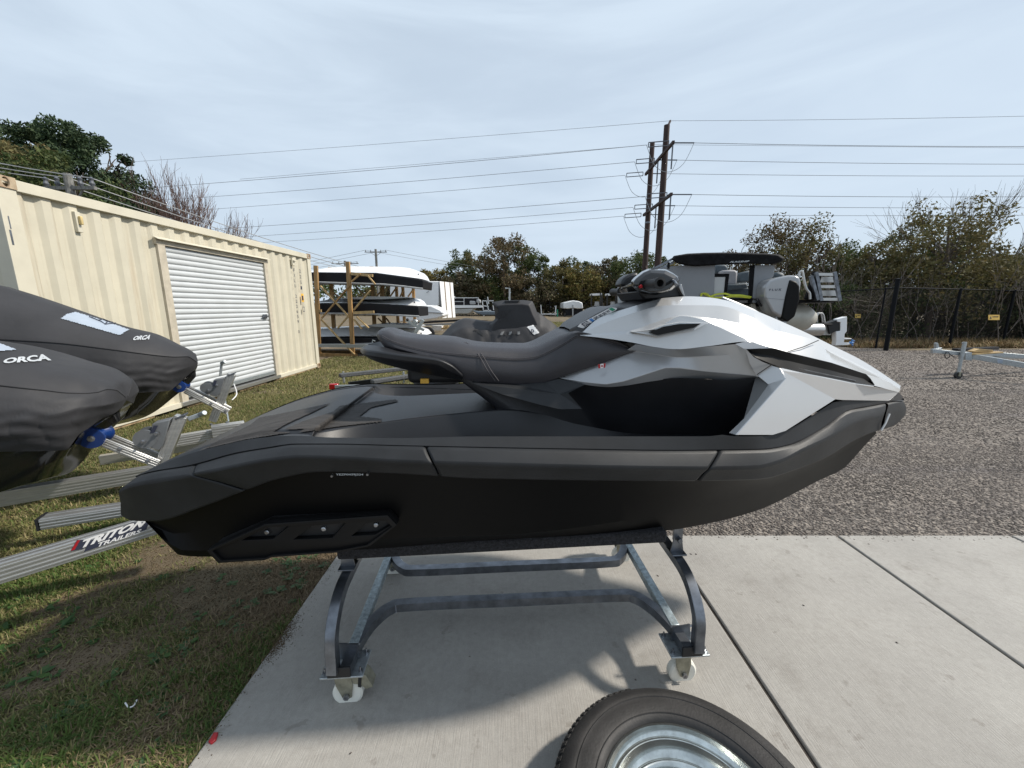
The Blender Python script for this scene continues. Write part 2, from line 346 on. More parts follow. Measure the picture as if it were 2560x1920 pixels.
# ---- sponson: a proud plate with three recessed windows
WS = .52
def s2(u, v): p = K(SK, u, v, WS); return (p[0], p[2])
outer = [s2(*q) for q in [(523,1375),(667,1309),(969,1287),(991,1310),(925,1362),(845,1378),(812,1380),(680,1390),(663,1397),(549,1404),(536,1391)]]
holes = [[s2(*q) for q in h] for h in [[(594,1355),(662,1318),(725,1316),(682,1351)], [(726,1353),(776,1315),(866,1308),(831,1348)], [(872,1344),(914,1309),(966,1302),(985,1312),(938,1340)]]]
lc = lambda x, y, z: (x, -WS+.004-z, y)
def holed_local(name, outer, holes, th, m, off, bev=.003):
    o = holed(name, outer, holes, th, m, None, lambda x, y, z: (x, -off-z, y), bev); o.parent = ski; return o
holed_local('sponson', outer, holes, .03, 'sponson_black', .498)
holed_local('sponson_edge', outer, [[(np.mean([q[0] for q in outer])+(x-np.mean([q[0] for q in outer]))*.965, np.mean([q[1] for q in outer])+(y-np.mean([q[1] for q in outer]))*.9) for x, y in outer]], .012, 'sponson_black', .519, .002)
mb = MB(); mb.prism([(x, -.492, y) for x, y in outer], (0, .06, 0)); mb.build('sponson_back', 'matte_black', ski, world=False)
for u, v in ((667, 1331), (809, 1323), (940, 1313)):
    p = K(SK, u, v, .50); mb = MB(); mb.lathe((p[0], -.49, p[2]), (0, -1, 0), [(.009, 0), (.009, .012), (.006, .014)], 8); mb.build('bolt', 'steel', ski, world=False)
def hull_w(s): return .56
q = [K(SK, u, v, .563) for u, v in ((840,1190),(908,1190),(908,1184),(840,1184))]
text_on('serial_plate', 'YEZP0439J324', [tuple(p) for p in q], 'print_light', ski, world=False, bold=0)
for u, v in ((830, 1190), (919, 1186)):
    p = K(SK, u, v, .562); mb = MB(); mb.lathe(tuple(p), (0, -1, 0), [(.004, -.01), (.004, .004)], 8); mb.build('rivet', 'steel', ski, world=False)
# ---- deck: rear platform, footwells and centre tunnel in one sheet
T1 = [(345,1189,.30),(500,1130,.34),(640,1098,.38),(765,1089,.40),(800,1080,.37),(860,1069,.31),(953,1056,.255),(1055,1043,.225),(1185,1030,.2),(1272,1023,.19),(1340,1030,.17),(1450,1056,.15),(1600,1080,.15),(1850,1086,.22),(1905,1084,.28)]
nd = 64
t1 = rail(SK, T1, nd, 345, 1905); dd = rail(SK, D2, nd, 342, 1905, ws=BW, dw=-.004, dz=-.004)
ramp = np.clip((np.linspace(342, 1905, nd)-765)/150, 0, 1)
dpt = ramp*(.14-.06*np.clip((np.linspace(342, 1905, nd)-1500)/300, 0, 1)); f1 = dd.copy(); f1[:, 1] += .03+.05*ramp; f1[:, 2] -= dpt; f2 = t1.copy(); f2[:, 1] -= .05; f2[:, 2] = np.minimum(t1[:, 2], dd[:, 2]-dpt)
f1[:, 1] = np.minimum(f1[:, 1], f2[:, 1]-.002)
pre = np.linspace(342, 1905, nd) < 770
t1z = t1.copy(); t1z[pre, 2] = dd[pre, 2]+.004; t1z[pre, 0] = dd[pre, 0]
tc_ = t1z.copy(); tc_[:, 1] = 0
f1[pre, 0] = dd[pre, 0]; f2[pre, 0] = dd[pre, 0]
loftobj('deck', [dd, f1, f2, t1z, tc_], 'dark_plastic', ski, mirror=True, bevel=.006)
# ---- traction mats, laid on the deck itself
from mathutils.bvhtree import BVHTree
def bvh_of(o, root):
    M = Matrix.Translation(root.location) @ Matrix.Rotation(root.rotation_euler.z, 4, 'Z'); return BVHTree.FromPolygons([M @ v.co for v in o.data.vertices], [tuple(p.vertices) for p in o.data.polygons])
def lay(bvh, u, v, off=.006):
    d = Vector(ray(u, v)).normalized(); h = bvh.ray_cast(Vector(CAM), d)
    if h[0] is None: return None
    nn = h[1]; nn = nn if nn.dot(d) < 0 else -nn
    return h[0]+nn*off
def inpoly(X, Y, poly):
    inside = np.zeros(len(X), bool); n_ = len(poly)
    for i in range(n_):
        x1, y1 = poly[i]; x2, y2 = poly[(i+1) % n_]; c_ = ((y1 > Y) != (y2 > Y)) & (X < (x2-x1)*(Y-y1)/(y2-y1+1e-12)+x1); inside ^= c_
    return inside
def lay_poly(name, bvh, poly, m, root, off=.005, step=6):
    us = [p[0] for p in poly]; vs_ = [p[1] for p in poly]
    U, Vv = np.meshgrid(np.arange(min(us), max(us)+step, step), np.arange(min(vs_), max(vs_)+step, step*.5)); idx = -np.ones(U.shape, int); V = []
    for a in range(U.shape[0]):
        for b in range(U.shape[1]):
            h = lay(bvh, U[a, b], Vv[a, b], off)
            if h is not None: idx[a, b] = len(V); V.append(tuple(h))
    F = []; ins = inpoly(U.ravel()+step/2, Vv.ravel()+step/4, poly).reshape(U.shape)
    for a in range(U.shape[0]-1):
        for b in range(U.shape[1]-1):
            ii = (idx[a, b], idx[a, b+1], idx[a+1, b+1], idx[a+1, b])
            if min(ii) >= 0 and ins[a, b]: F.append(ii)
    if F: mb = MB(); mb.add(V, F); return mb.build(name, m, root, fix=False, ang=60)
deck_o = [c for c in ski.children if c.name == 'deck'][0]; bD = bvh_of(deck_o, ski)
lay_poly('traction_mat', bD, [(500,1128),(560,1097),(625,1065),(648,1046),(736,1029),(826,1010),(787,1030),(720,1060),(684,1081),(732,1082),(640,1097),(560,1114)], 'mat_foam', ski, .004, 2.5)
lay_poly('traction_mat', bD, [(712,1075),(762,1054),(833,1031),(850,1016),(989,1000),(996,1005),(928,1020),(898,1043),(928,1046),(955,1049),(953,1056),(850,1068),(748,1083),(762,1074)], 'mat_foam', ski, .004, 2.5)
# ---- pedestal below the seat and inner wall of the footwell
W1 = [(1120,930,.17),(1161,951,.19),(1300,958,.19),(1400,950,.2),(1461,962,.25),(1522,966,.29),(1628,953,.31),(1697,946,.33),(1819,951,.37),(1905,944,.38)]
W2 = [(1262,1025,.17),(1290,1023,.185),(1340,1030,.17),(1450,1056,.15),(1600,1080,.15),(1850,1086,.22),(1905,1084,.28)]
wa = rail(SK, W1, 40, dw=-.012); wb = rail(SK, W2, 40, dw=.004); wb[:, 2] -= .02; wc = wb.copy(); wc[:, 2] -= .12; wc[:, 1] -= .02
loftobj('pedestal', [wa, wb, wc], 'dark_plastic', ski, mirror=True, bevel=.01)
# ---- wing shaped deflector below the seat
wing = [(1181,956,.2),(1290,962,.2),(1363,956,.205),(1396,947,.21),(1461,962,.27),(1420,983,.285),(1455,1022,.33),(1400,1023,.31),(1351,1012,.29),(1256,986,.24),(1187,960,.21)]
mb = MB(); P = [K(SK, *q) for q in wing]; c_ = K(SK, 1400, 985, .265)
PP = [tuple(p) for p in P]; cc = tuple(c_); ns_ = len(PP)
mb.add(PP+[cc]+[(p[0], p[1]+.03, p[2]) for p in PP], [(i, (i+1) % ns_, ns_) for i in range(ns_)]+[tuple(ns_+1+i for i in range(ns_))]+[(i, (i+1) % ns_, (i+1) % ns_+ns_+1, i+ns_+1) for i in range(ns_)])
mb.both('deflector_wing', 'grey_plastic', ski, ang=12)
# ---- seat
S0 = [(941,833,.05),(946,827,.07),(955,824,.08),(972,825,.085),(990,835,.085),(1035,842,.09),(1130,848,.09),(1161,855,.09),(1190,861,.09),(1225,864,.09),(1320,866,.09),(1345,860,.09),(1367,850,.095),(1408,834,.12),(1437,829,.16),(1451,834,.20),(1520,850,.232),(1560,862,.245),(1590,875,.25)]
S1 = [(941,836,.09),(950,838,.13),(972,850,.155),(1019,867,.17),(1098,882,.18),(1161,888,.185),(1225,894,.185),(1288,898,.185),(1335,894,.187),(1367,882,.19),(1415,856,.195),(1445,840,.21),(1480,843,.225),(1520,853,.238),(1590,876,.252)]
S2 = [(942,842,.09),(952,856,.12),(965,871,.14),(1019,885,.16),(1066,900,.17),(1130,925,.185),(1161,948,.19),(1225,956,.19),(1288,960,.192),(1330,962,.195),(1363,955,.2),(1395,945,.207),(1493,912,.235),(1560,888,.25),(1590,878,.254)]
n = 90
s0 = rail(SK, S0, n); s1 = rail(SK, S1, n); s2_ = rail(SK, S2, n); sc0 = s0.copy(); sc0[:, 1] = 0; sc0[:, 2] += .006
sm = s1*.5+s2_*.5; taper = np.clip(np.minimum(np.arange(n)/6, (n-1-np.arange(n))/10), 0, 1); sm[:, 1] -= .016*taper
sa = s0*.62+s1*.38; sa[:, 1] -= .006*taper; sa[:, 2] += .012*taper
sb = s0*.25+s1*.75; sb[:, 1] -= .01*taper; sb[:, 2] += .012*taper
su = s2_.copy(); su[:, 1] = np.minimum(su[:, 1]+.05, 0); su[:, 2] -= .005
mb = MB(); rows = [sc0, sc0*.5+s0*.5+np.array([0, 0, .001]), s0, sa, sb, s1, s1*.75+s2_*.25+np.array([0, -.010, 0])*taper[:, None], sm, s1*.25+s2_*.75+np.array([0, -.012, 0])*taper[:, None], s2_, su]
mb.grid([list(map(tuple, r_)) for r_ in rows]); v = [(p[0], -p[1], p[2]) for p in mb.v]; mb.add(v, [tuple(reversed(f)) for f in mb.f])
e0 = [tuple(r_[0]) for r_ in rows]; mb.add(e0+[(p[0], -p[1], p[2]) for p in e0[::-1]], [tuple(range(2*len(e0)))])
mb.build('seat', 'seat_vinyl', ski, world=False, ang=50)
for dz in (0.0035, -.0035): mb = MB(); mb.tube([(p[0], p[1]-.004, p[2]+dz) for p in s1[2:-8]], .0015, 4); mb.both('piping', 'stitch', ski)
mb = MB()
for du in (0, 9):
    P = [K(SK, 1161+du*.4, 856, .094), K(SK, 1185+du, 875, .15), K(SK, 1200+du, 893, .189), K(SK, 1218+du, 925, .206), K(SK, 1238+du, 953, .2)]
    mb = MB(); mb.tube([(p[0], p[1]-.003, p[2]+.001) for p in smooth_path(P, 5)], .0016, 4); mb.both('seam', 'stitch', ski)
# ---- grab rail shelf behind the seat
G0 = [(916,861,0.02),(925,862,.10),(953,866,.16),(1000,879,.185),(1050,886,.19),(1098,895,.195),(1125,908,.2),(1157,935,.2)]
G1 = [(900,872,.02),(906,873,.10),(914,875,.16),(964,882,.22),(1034,891,.24),(1094,899,.245),(1131,915,.235),(1157,939,.21)]
G2 = [(901,880,.02),(904,884,.09),(910,888,.15),(947,895,.21),(1012,904,.235),(1094,914,.24),(1120,928,.23),(1157,944,.205)]
G3 = [(905,884,.02),(915,892,.08),(930,900,.12),(968,913,.16),(1012,924,.17),(1080,938,.17),(1120,945,.17),(1157,950,.17)]
gs = [rail(SK, g, 30) for g in (G0, G1, G2, G3)]; g0c = gs[0].copy(); g0c[:, 1] = 0; g0c[:, 2] -= .03; g3c = gs[3].copy(); g3c[:, 1] = 0
loftobj('grab_shelf', [g0c]+gs+[g3c], 'dark_plastic', ski, mirror=True, bevel=.005, caps=True, ang=40)
mb = MB(); P0 = K(SK, 1060, 925, .1); mb.box((P0[0]+.13, 0, 1.375), (.40, .26, .11)); mb.build('storage_housing', 'matte_black', ski, world=False, bevel=.02)
mb = MB(); P0 = K(SK, 1062, 952, .14); mb.box((P0[0], -.14, P0[2]), (.035, .02, .02)); mb.build('warning_tag', 'yellow_print', ski, world=False)
# ---- white body
R0 = [(1451,835,.205),(1498,795,.19),(1563,772,.185),(1628,753,.18),(1660,745,.18),(1725,741,.18),(1766,743,.178),(1807,749,.175),(1884,775,.168),(1970,811,.15),(2035,841,.13),(2079,863,.115),(2153,900,.085),(2210,936,.055),(2252,965,.03)]
R1 = [(1451,836,.21),(1500,812,.23),(1560,790,.25),(1612,774,.262),(1647,765,.27),(1690,763,.278),(1749,763,.282),(1793,764,.282),(1823,769,.28),(1868,788,.272),(1913,809,.26),(1957,829,.24),(2020,853,.18),(2079,880,.155),(2153,915,.115),(2210,945,.075),(2250,970,.04)]
R2 = [(1451,837,.215),(1500,833,.24),(1584,824,.275),(1629,809,.29),(1671,795,.298),(1704,788,.30),(1749,792,.305),(1808,800,.306),(1868,812,.302),(1928,824,.29),(1987,837,.268),(2032,849,.245),(2079,884,.22),(2153,919,.155),(2210,948,.09),(2250,972,.045)]
R3 = [(1451,838,.22),(1500,838,.25),(1579,835,.29),(1650,815,.325),(1704,790,.335),(1749,797,.35),(1778,809,.36),(1838,836,.37),(1898,860,.375),(1928,868,.378),(1969,879,.375),(2075,905,.325),(2163,935,.24),(2210,950,.14),(2250,974,.05)]
R4 = [(1451,839,.225),(1500,844,.255),(1579,856,.30),(1640,868,.34),(1691,873,.36),(1766,866,.372),(1868,854,.378),(1882,856,.379),(1898,862,.38),(1928,870,.381),(1969,881,.378),(2075,907,.328),(2163,937,.243),(2210,952,.142),(2250,975,.051)]
n = 110
r0 = rail(SK, R0, n); r1 = rail(SK, R1, n); r2 = rail(SK, R2, n, lin=False); r3 = rail(SK, R3, n); r4 = rail(SK, R4, n)
rc = r0.copy(); rc[:, 1] = 0; rc[:, 2] += .012
loftobj('hood', [r0, r1, r2, r3, r4], 'white_paint', ski, mirror=True, ang=17)
k0 = int(n*.57)
loftobj('nose_cover', [rc[k0:], rc[k0:]*.5+r0[k0:]*.5+np.array([0, 0, .004]), r0[k0:]], 'white_paint', ski, mirror=True, ang=30)
loftobj('hood_panel', [rc[:k0+1]-np.array([0, 0, .004]), r0[:k0+1]], 'dark_plastic', ski, mirror=True, ang=30)
# ridge strip beside the hood panel
mb = MB(); P = [K(SK, u, v, .1) for u, v in ((1806,744),(1830,757),(1880,778),(1915,793))]
mb.tube([tuple(p) for p in P], [.004, .011, .012, .004], 8); mb.both('hood_ridge', 'white_paint', ski)
# lower flank
V0 = [(1400,944,.195),(1450,930,.212),(1500,912,.228),(1545,893,.24),(1590,879,.248),(1640,886,.285),(1700,893,.325),(1780,890,.352),(1850,886,.372),(1875,904,.39)]
R4b = [(1400,943,.19),(1451,925,.208),(1500,906,.22),(1560,880,.235),(1590,860,.30),(1640,869,.342),(1691,874,.362),(1766,867,.374),(1840,860,.38),(1864,871,.388)]
R5 = [(1400,945,.20),(1461,955,.255),(1514,961,.295),(1560,953,.31),(1600,940,.32),(1664,919,.335),(1697,920,.338),(1766,929,.345),(1850,936,.365),(1892,941,.385)]
R6 = [(1400,946,.195),(1430,955,.22),(1461,962,.25),(1522,968,.285),(1560,965,.295),(1628,954,.305),(1697,946,.305),(1760,947,.31),(1819,951,.33),(1892,944,.365)]
n = 60
a_ = rail(SK, R4b, n, lin=True); b_ = rail(SK, V0, n); c_ = rail(SK, R5, n, lin=True); d_ = rail(SK, R6, n); e_ = d_.copy(); e_[:, 1] += .05
loftobj('side_panel', [a_, b_, b_*.4+c_*.6, c_, d_, e_], 'silver_and_shaded_white', ski, mirror=True, bevel=.005, ang=18)  # same white body paint, shade of the lower flank put into the darker colour
# flank between mid crease and slot in front
F1 = [(1840,860,.381),(1868,856,.382),(1898,863,.384),(1932,869,.384)]
# air vent
vent = [(1627,831,.327),(1660,817,.335),(1701,810,.345),(1752,809,.357),(1735,819,.36),(1644,838,.338)]
vframe = [(1580,830,.295),(1630,824,.33),(1660,812,.338),(1701,805,.349),(1772,807,.368),(1740,824,.37),(1644,842,.343)]
mb = MB()
P = [K(SK, u, v, w_+.024) for u, v, w_ in vent]; mb.prism([tuple(p) for p in P], (0, .02, 0)); mb.both('air_vent', 'lens_black', ski)
mb = MB(); P = [K(SK, u, v, w_+.011) for u, v, w_ in vframe]; cq = K(SK, 1690, 824, .36); PP = [tuple(p) for p in P]+[tuple(cq)]+[(p[0], p[1]+.03, p[2]) for p in P]; q_ = len(P)
mb.add(PP, [(i, (i+1) % q_, q_) for i in range(q_)]+[(i, i+q_+1, (i+1) % q_+q_+1, (i+1) % q_) for i in range(q_)]); mb.both('vent_frame', 'white_paint', ski, bevel=.002)
# dark light slot along the bow
slot_t = [(1867,872,.392),(1932,870,.398),(1970,881,.398),(2075,906,.345),(2163,935,.255),(2172,944,.25),(2184,962,.245)]
slot_b = [(1867,874,.392),(1885,892,.4),(1916,905,.412),(1951,918,.415),(2011,932,.40),(2138,957,.31),(2184,963,.245)]
st = rail(SK, slot_t, 30, lin=True); sb_ = rail(SK, slot_b, 30, lin=True); smid = st*.5+sb_*.5; smid[:, 1] += .006
loftobj('light_slot', [st-np.array([0, .006, 0]), smid, sb_-np.array([0, .004, 0])], 'lens_black', ski, mirror=True, ang=20)
sl2 = rail(SK, [(1945,908,.405),(2011,925,.395),(2138,952,.31)], 12, lin=True)
mb = MB(); mb.tube([tuple(p) for p in sl2], .003, 5); mb.both('slot_lamp', 'dark_steel', ski)
# bow side panel: two facets and the rear chamfer
bt = rail(SK, [(1954,924,.425),(2011,934,.405),(2138,959,.315),(2184,965,.25),(2247,979,.05)], 40)
bcr = rail(SK, [(1956,934,.44),(2000,957,.425),(2094,996,.375),(2106,999,.36),(2160,1001,.27),(2220,1002,.14),(2247,981,.05)], 40, lin=True)
bcr2 = rail(SK, [(1840,1086,.505),(1932,1088,.495),(1964,1077,.475),(2010,1050,.44),(2060,1016,.40),(2094,998,.375),(2220,1003,.135),(2246,983,.048)], 40, lin=True)
mb = MB(); A = K(SK, 1955, 930, .44); Bp = K(SK, 1964, 946, .455)
def poly3(pts): return [tuple(K(SK, *q)) for q in pts]
faces = [
 [(1954,926,.425),(2011,934,.405),(2138,959,.315),(2184,965,.25),(2247,979,.05),(2230,999,.10),(2220,1002,.13),(2106,1000,.355),(2088,998,.38)],
 [(1954,926,.425),(2088,998,.38),(1964,1077,.475),(1932,1087,.49),(1840,1087,.505),(1964,946,.455)],
 [(1964,946,.455),(1840,1087,.505),(1823,1082,.48),(1860,1046,.455),(1862,1042,.45),(1920,962,.415)],
 [(1964,946,.455),(1920,962,.415),(1894,940,.395),(1929,914,.405),(1951,921,.42),(1954,926,.425)],
 [(1954,926,.425),(1951,921,.42),(1960,919,.415),(2011,931,.40),(2138,956,.31),(2184,963,.245),(2184,965,.25),(2138,959,.315),(2011,934,.405)],
 [(1894,940,.395),(1920,962,.415),(1860,1046,.455),(1823,1082,.48),(1823,1082,.44),(1860,1046,.40),(1915,962,.37),(1890,940,.36)],
]
for f in faces: P = poly3(f); mb.add(P, [tuple(range(len(P)))])
mb.both('bow_panel', 'white_paint', ski, bevel=.003, ang=10)
# fill behind the slot down to the bow panel so the shell is closed
fi = rail(SK, [(1885,858,.375),(1969,882,.37),(2163,938,.235),(2250,975,.045)], 20, dw=-.015); fj = rail(SK, [(1892,940,.38),(1964,950,.41),(2138,962,.29),(2250,985,.04)], 20, dw=-.01)
loftobj('inner_shell', [fi, fj], 'matte_black', ski, mirror=True)
fk = [K(SK, 1892, 935, .39), K(SK, 1885, 856, .378)]
fx = rail(SK, [(1866,856,.372),(1900,864,.376),(1932,871,.376)], 8)
fy = rail(SK, [(1880,900,.39),(1905,905,.40),(1932,915,.405)], 8); fz = rail(SK, [(1886,940,.40),(1905,930,.405),(1932,916,.41)], 8)
mb = MB()
for f in ([(1862,869,.388),(1885,893,.402),(1905,904,.41),(1930,914,.408),(1893,943,.392),(1874,908,.398)], [(1838,860,.382),(1868,853,.382),(1898,861,.384),(1936,871,.386),(1932,873,.390),(1900,871,.390),(1862,873,.389)]):
    P = poly3(f); mb.add(P, [tuple(range(len(P)))])
mb.both('cheek_panel', 'silver_and_shaded_white', ski)  # carries on the flank's darker tone, white paint coloured as shaded
mb = MB(); P = poly3([(2160,935,.247),(2174,946,.25),(2185,964,.249),(2247,981,.052),(2251,974,.051),(2210,950,.144)]); mb.add(P, [tuple(range(len(P)))]); mb.both('nose_side', 'white_paint', ski)
# panel gaps as thin dark lines
for g in ([(2046,851,.275),(2010,867,.34),(1969,880,.386)], [(1892,937,.421),(1929,912,.414)]):
    mb = MB(); P = poly3(g); P = [(p[0], p[1]-.001, p[2]+.001) for p in P]; mb.tube(P, .0018, 4); mb.both('panel_gap', 'matte_black', ski)
# black piece between nose and bumper
mb = MB(); P = poly3([(2226,1001,.12),(2247,980,.05),(2262,1000,.0),(2256,1003,.03)]); Q = [(p[0], -p[1], p[2]) for p in P]
mb.add(P+Q, [(0, 1, 5, 4), (0, 1, 2, 3), (4, 5, 6, 7)]); mb.build('nose_cap', 'dark_plastic', ski, world=False)
# ---- console in front of the seat with its sticker
c0 = rail(SK, [(1424,829,.12),(1449,837,.19),(1517,799,.185),(1563,772,.18),(1600,763,.18),(1640,752,.175)], 24, lin=True)
c1 = rail(SK, [(1424,823,.12),(1445,813,.165),(1487,787,.165),(1525,768,.165),(1563,768,.165),(1640,748,.16)], 24, lin=True)
cm = c1.copy(); cm[:, 1] = 0; cm[:, 2] += .005
loftobj('console', [c0, c1, cm], 'dark_plastic', ski, mirror=True, bevel=.005)
dq = np.array([0, -.004, .002]); sq = [K(SK, u, v, .175)+dq for u, v in ((1443,818),(1458,822),(1540,776),(1542,771),(1527,769),(1449,811))]
mb = MB(); mb.add([tuple(p) for p in sq], [tuple(range(6))]); mb.build('sticker', 'sticker_white', ski, world=False, fix=False)
def stq(x0, x1, y0=.12, y1=.88):
    a, b, c, d = [K(SK, u, v, .175)+np.array([0, -.006, .003]) for u, v in ((1458,822),(1540,776),(1527,769),(1445,813))]
    return [tuple(a*(1-x)*(1-y)+b*x*(1-y)+c*x*y+d*(1-x)*y) for x, y in ((x0, y0), (x1, y0), (x1, y1), (x0, y1))]
for x0, x1, m_ in ((.06, .24, 'print_dark'), (.30, .38, 'blue_print'), (.9, .99, 'green_print')):
    mb = MB(); mb.add(stq(x0, x1), [(0, 1, 2, 3)]); mb.build('sticker_block', m_, ski, world=False, fix=False)
for x0, x1, t in ((.41, .56, 'Live'), (.58, .72, 'GTI'), (.75, .88, '2024')): pass
text_on('sticker_text', 'EXTRA', [tuple(np.array(p)+np.array([0, -.001, .001])) for p in stq(.08, .23, .2, .7)], 'sticker_white', ski, world=False)
text_on('sticker_text', 'SPF 80 00 W', stq(.41, .87, .25, .8), 'print_dark', ski, world=False)
# small flag sticker under the seat
fl = [K(SK, u, v, .265) for u, v in ((1494,920),(1511,918),(1512,907),(1493,910))]; fo = np.array([0, -.012, 0])
mb = MB(); mb.add([tuple(p+fo) for p in fl], [(0, 1, 2, 3)]); mb.build('flag_sticker', 'red', ski, world=False, fix=False)
a, b, c, d = [p+fo*1.1 for p in fl]; mb = MB(); mb.add([tuple(a*.72+b*.28), tuple(a*.28+b*.72), tuple(d*.28+c*.72), tuple(d*.72+c*.28)], [(0, 1, 2, 3)]); mb.build('flag_stripe', 'sticker_white', ski, world=False, fix=False)
ctr = (a+b+c+d)/4+fo*.15; mb = MB(); mb.add([tuple(ctr+np.array([.006*math.cos(t_)*(1 if k_ % 2 else .5), 0, .006*math.sin(t_)*(1 if k_ % 2 else .5)])) for k_, t_ in enumerate(np.linspace(0, 2*math.pi, 12, endpoint=False)+.26)], [tuple(range(12))]); mb.build('flag_leaf', 'red', ski, world=False, fix=False)
# ---- handlebar pod
def podring(w_, sc_=1.0, du=0, dv=0, pts=None):
    c = np.array([1640, 715]); return [K(SK, c[0]+(u-c[0])*sc_+du, c[1]+(v-c[1])*sc_+dv, w_) for u, v in pts]
shell = [(1577,713),(1578,702),(1585,694),(1604,679),(1622,671),(1641,672),(1664,673),(1684,683),(1695,690),(1700,699),(1694,712),(1680,726),(1655,732),(1620,734),(1594,727)]
rows = [podring(.0, .80, -14, 0, shell), podring(.16, .93, -4, 0, shell), podring(.26, 1.0, 0, 0, shell), podring(.33, .93, 2, 0, shell), podring(.35, .75, 2, 1, shell)]
turn = lambda p: (p[0]-p[1]*-.38*0+.42*max(0, p[1]), p[1]*.72 if p[1] > 0 else p[1], p[2])   # bars turned a little: the far side lies further forward
for r_ in rows[:1]: r_[:] = [p+np.array([.03, 0, 0]) for p in r_]
mb = MB(); rows_all = [[(p[0], -p[1], p[2]) for p in r_] for r_ in rows[:0:-1]]+[list(map(tuple, r_)) for r_ in rows]
rows_all = [[turn(p) for p in r_] for r_ in rows_all]; mb.grid(rows_all, close=True)
mb.add(rows_all[0], [tuple(range(len(shell)))]); mb.add(rows_all[-1], [tuple(range(len(shell)))])
mb.build('handlebar_cover', 'gloss_black', ski, world=False, ang=14, bevel=.004)
neck = [(1595,727),(1640,732),(1695,712),(1703,709),(1709,728),(1713,740),(1705,744),(1660,749),(1611,752)]
mb = MB(); P = [K(SK, u, v, .15) for u, v in neck]; mb.prism([tuple(p) for p in P], (0, .30, 0)); mb.build('steering_neck', 'dark_plastic', ski, world=False, bevel=.01)
mb = MB(); P = [K(SK, u, v, .17) for u, v in ((1697,717),(1704,709),(1711,733),(1713,741),(1709,742))]; mb.prism([tuple(p) for p in P], (0, .04, 0)); mb.build('neck_trim', 'silver_and_shaded_white', ski, world=False, bevel=.003)
g = K(SK, 1640, 709, .42)
for sg in (1, -1):
    gx = g[0]+(.42*.30 if sg < 0 else 0)
    mb = MB(); mb.lathe((gx, -.30*sg, g[2]), (0, -sg, 0), [(.026, 0), (.021, .02), (.019, .06), (.0185, .12), (.0215, .145), (.0215, .155), (.013, .156), (.011, .12)], 24); mb.build('grip', 'matte_black', ski, world=False)
    mb = MB(); P = [K(SK, 1668-6, 698, .30), K(SK, 1678, 700, .34), K(SK, 1688, 706, .38), K(SK, 1690, 712, .42)]
    mb.tube([turn((p[0], p[1]*sg, p[2])) for p in smooth_path(P, 4)], .006, 8); mb.build('brake_lever', 'dark_steel', ski, world=False)
hood_arc = [K(SK, u, v, .345) for u, v in ((1616,724),(1622,712),(1624,703),(1631,695),(1640,692),(1650,694),(1656,702),(1657,712))]
mb = MB(); mb.tube([tuple(p) for p in smooth_path([tuple(p) for p in hood_arc], 4)], .0035, 6); mb.build('grip_guard', 'dark_steel', ski, world=False)
p = K(SK, 1602, 716, .352); mb = MB(); mb.lathe(tuple(p), (0.1, -1, .1), [(.0075, -.01), (.007, .003), (.006, .004), (0, .005)], 6); mb.build('start_button', 'red', ski, world=False)
mb = MB(); pb = [K(SK, u, v, .347) for u, v in ((1592,720),(1600,702),(1610,700),(1617,708),(1612,722),(1600,727))]; mb.prism([tuple(p) for p in pb], (0, .03, 0)); mb.build('switch_block', 'dark_plastic', ski, world=False, bevel=.002)
# far mirror lump and gauge
mb = MB(); P = [K(SK, u, v, -.12) for u, v in ((1552,716),(1554,703),(1562,692),(1576,684),(1595,680),(1600,700),(1590,716))]; mb.prism([tuple(p) for p in P], (0, .1, 0)); mb.build('gauge_hood', 'dark_plastic', ski, world=False, bevel=.012)
# ================================================================ stand with casters
stand = empty('wheeled_stand', (0, 1.89, 0), 'bent steel tube stand on four white casters carrying the grey watercraft', 'stand', rz=PSI)
def W(u, v, z): p = hz(u, v, z); return p
def Kw(u, v, w_): 
    q = K(SK, u, v, w_); return SK[0]+SK[1]*q[0]+SK[2]*w_+np.array([0, 0, q[2]])
def loc(s_, w_, z): return SK[0]+SK[1]*s_+SK[2]*w_+np.array([0, 0, z])
nl = Kw(872, 1735, .47); nr = Kw(1707, 1687, .45)
sL = float(np.dot(nl-SK[0], SK[1])); sR = float(np.dot(nr-SK[0], SK[1]))
def contact(u, v): p = hz(u, v, .0)-SK[0]; return float(np.dot(p, SK[1])), float(np.dot(p, SK[2]))
cons = [contact(875, 1755), contact(1700, 1702), contact(985, 1437), contact(1552, 1407)]
print('casters', [tuple(round(x, 2) for x in c) for c in cons])
PZ = .190
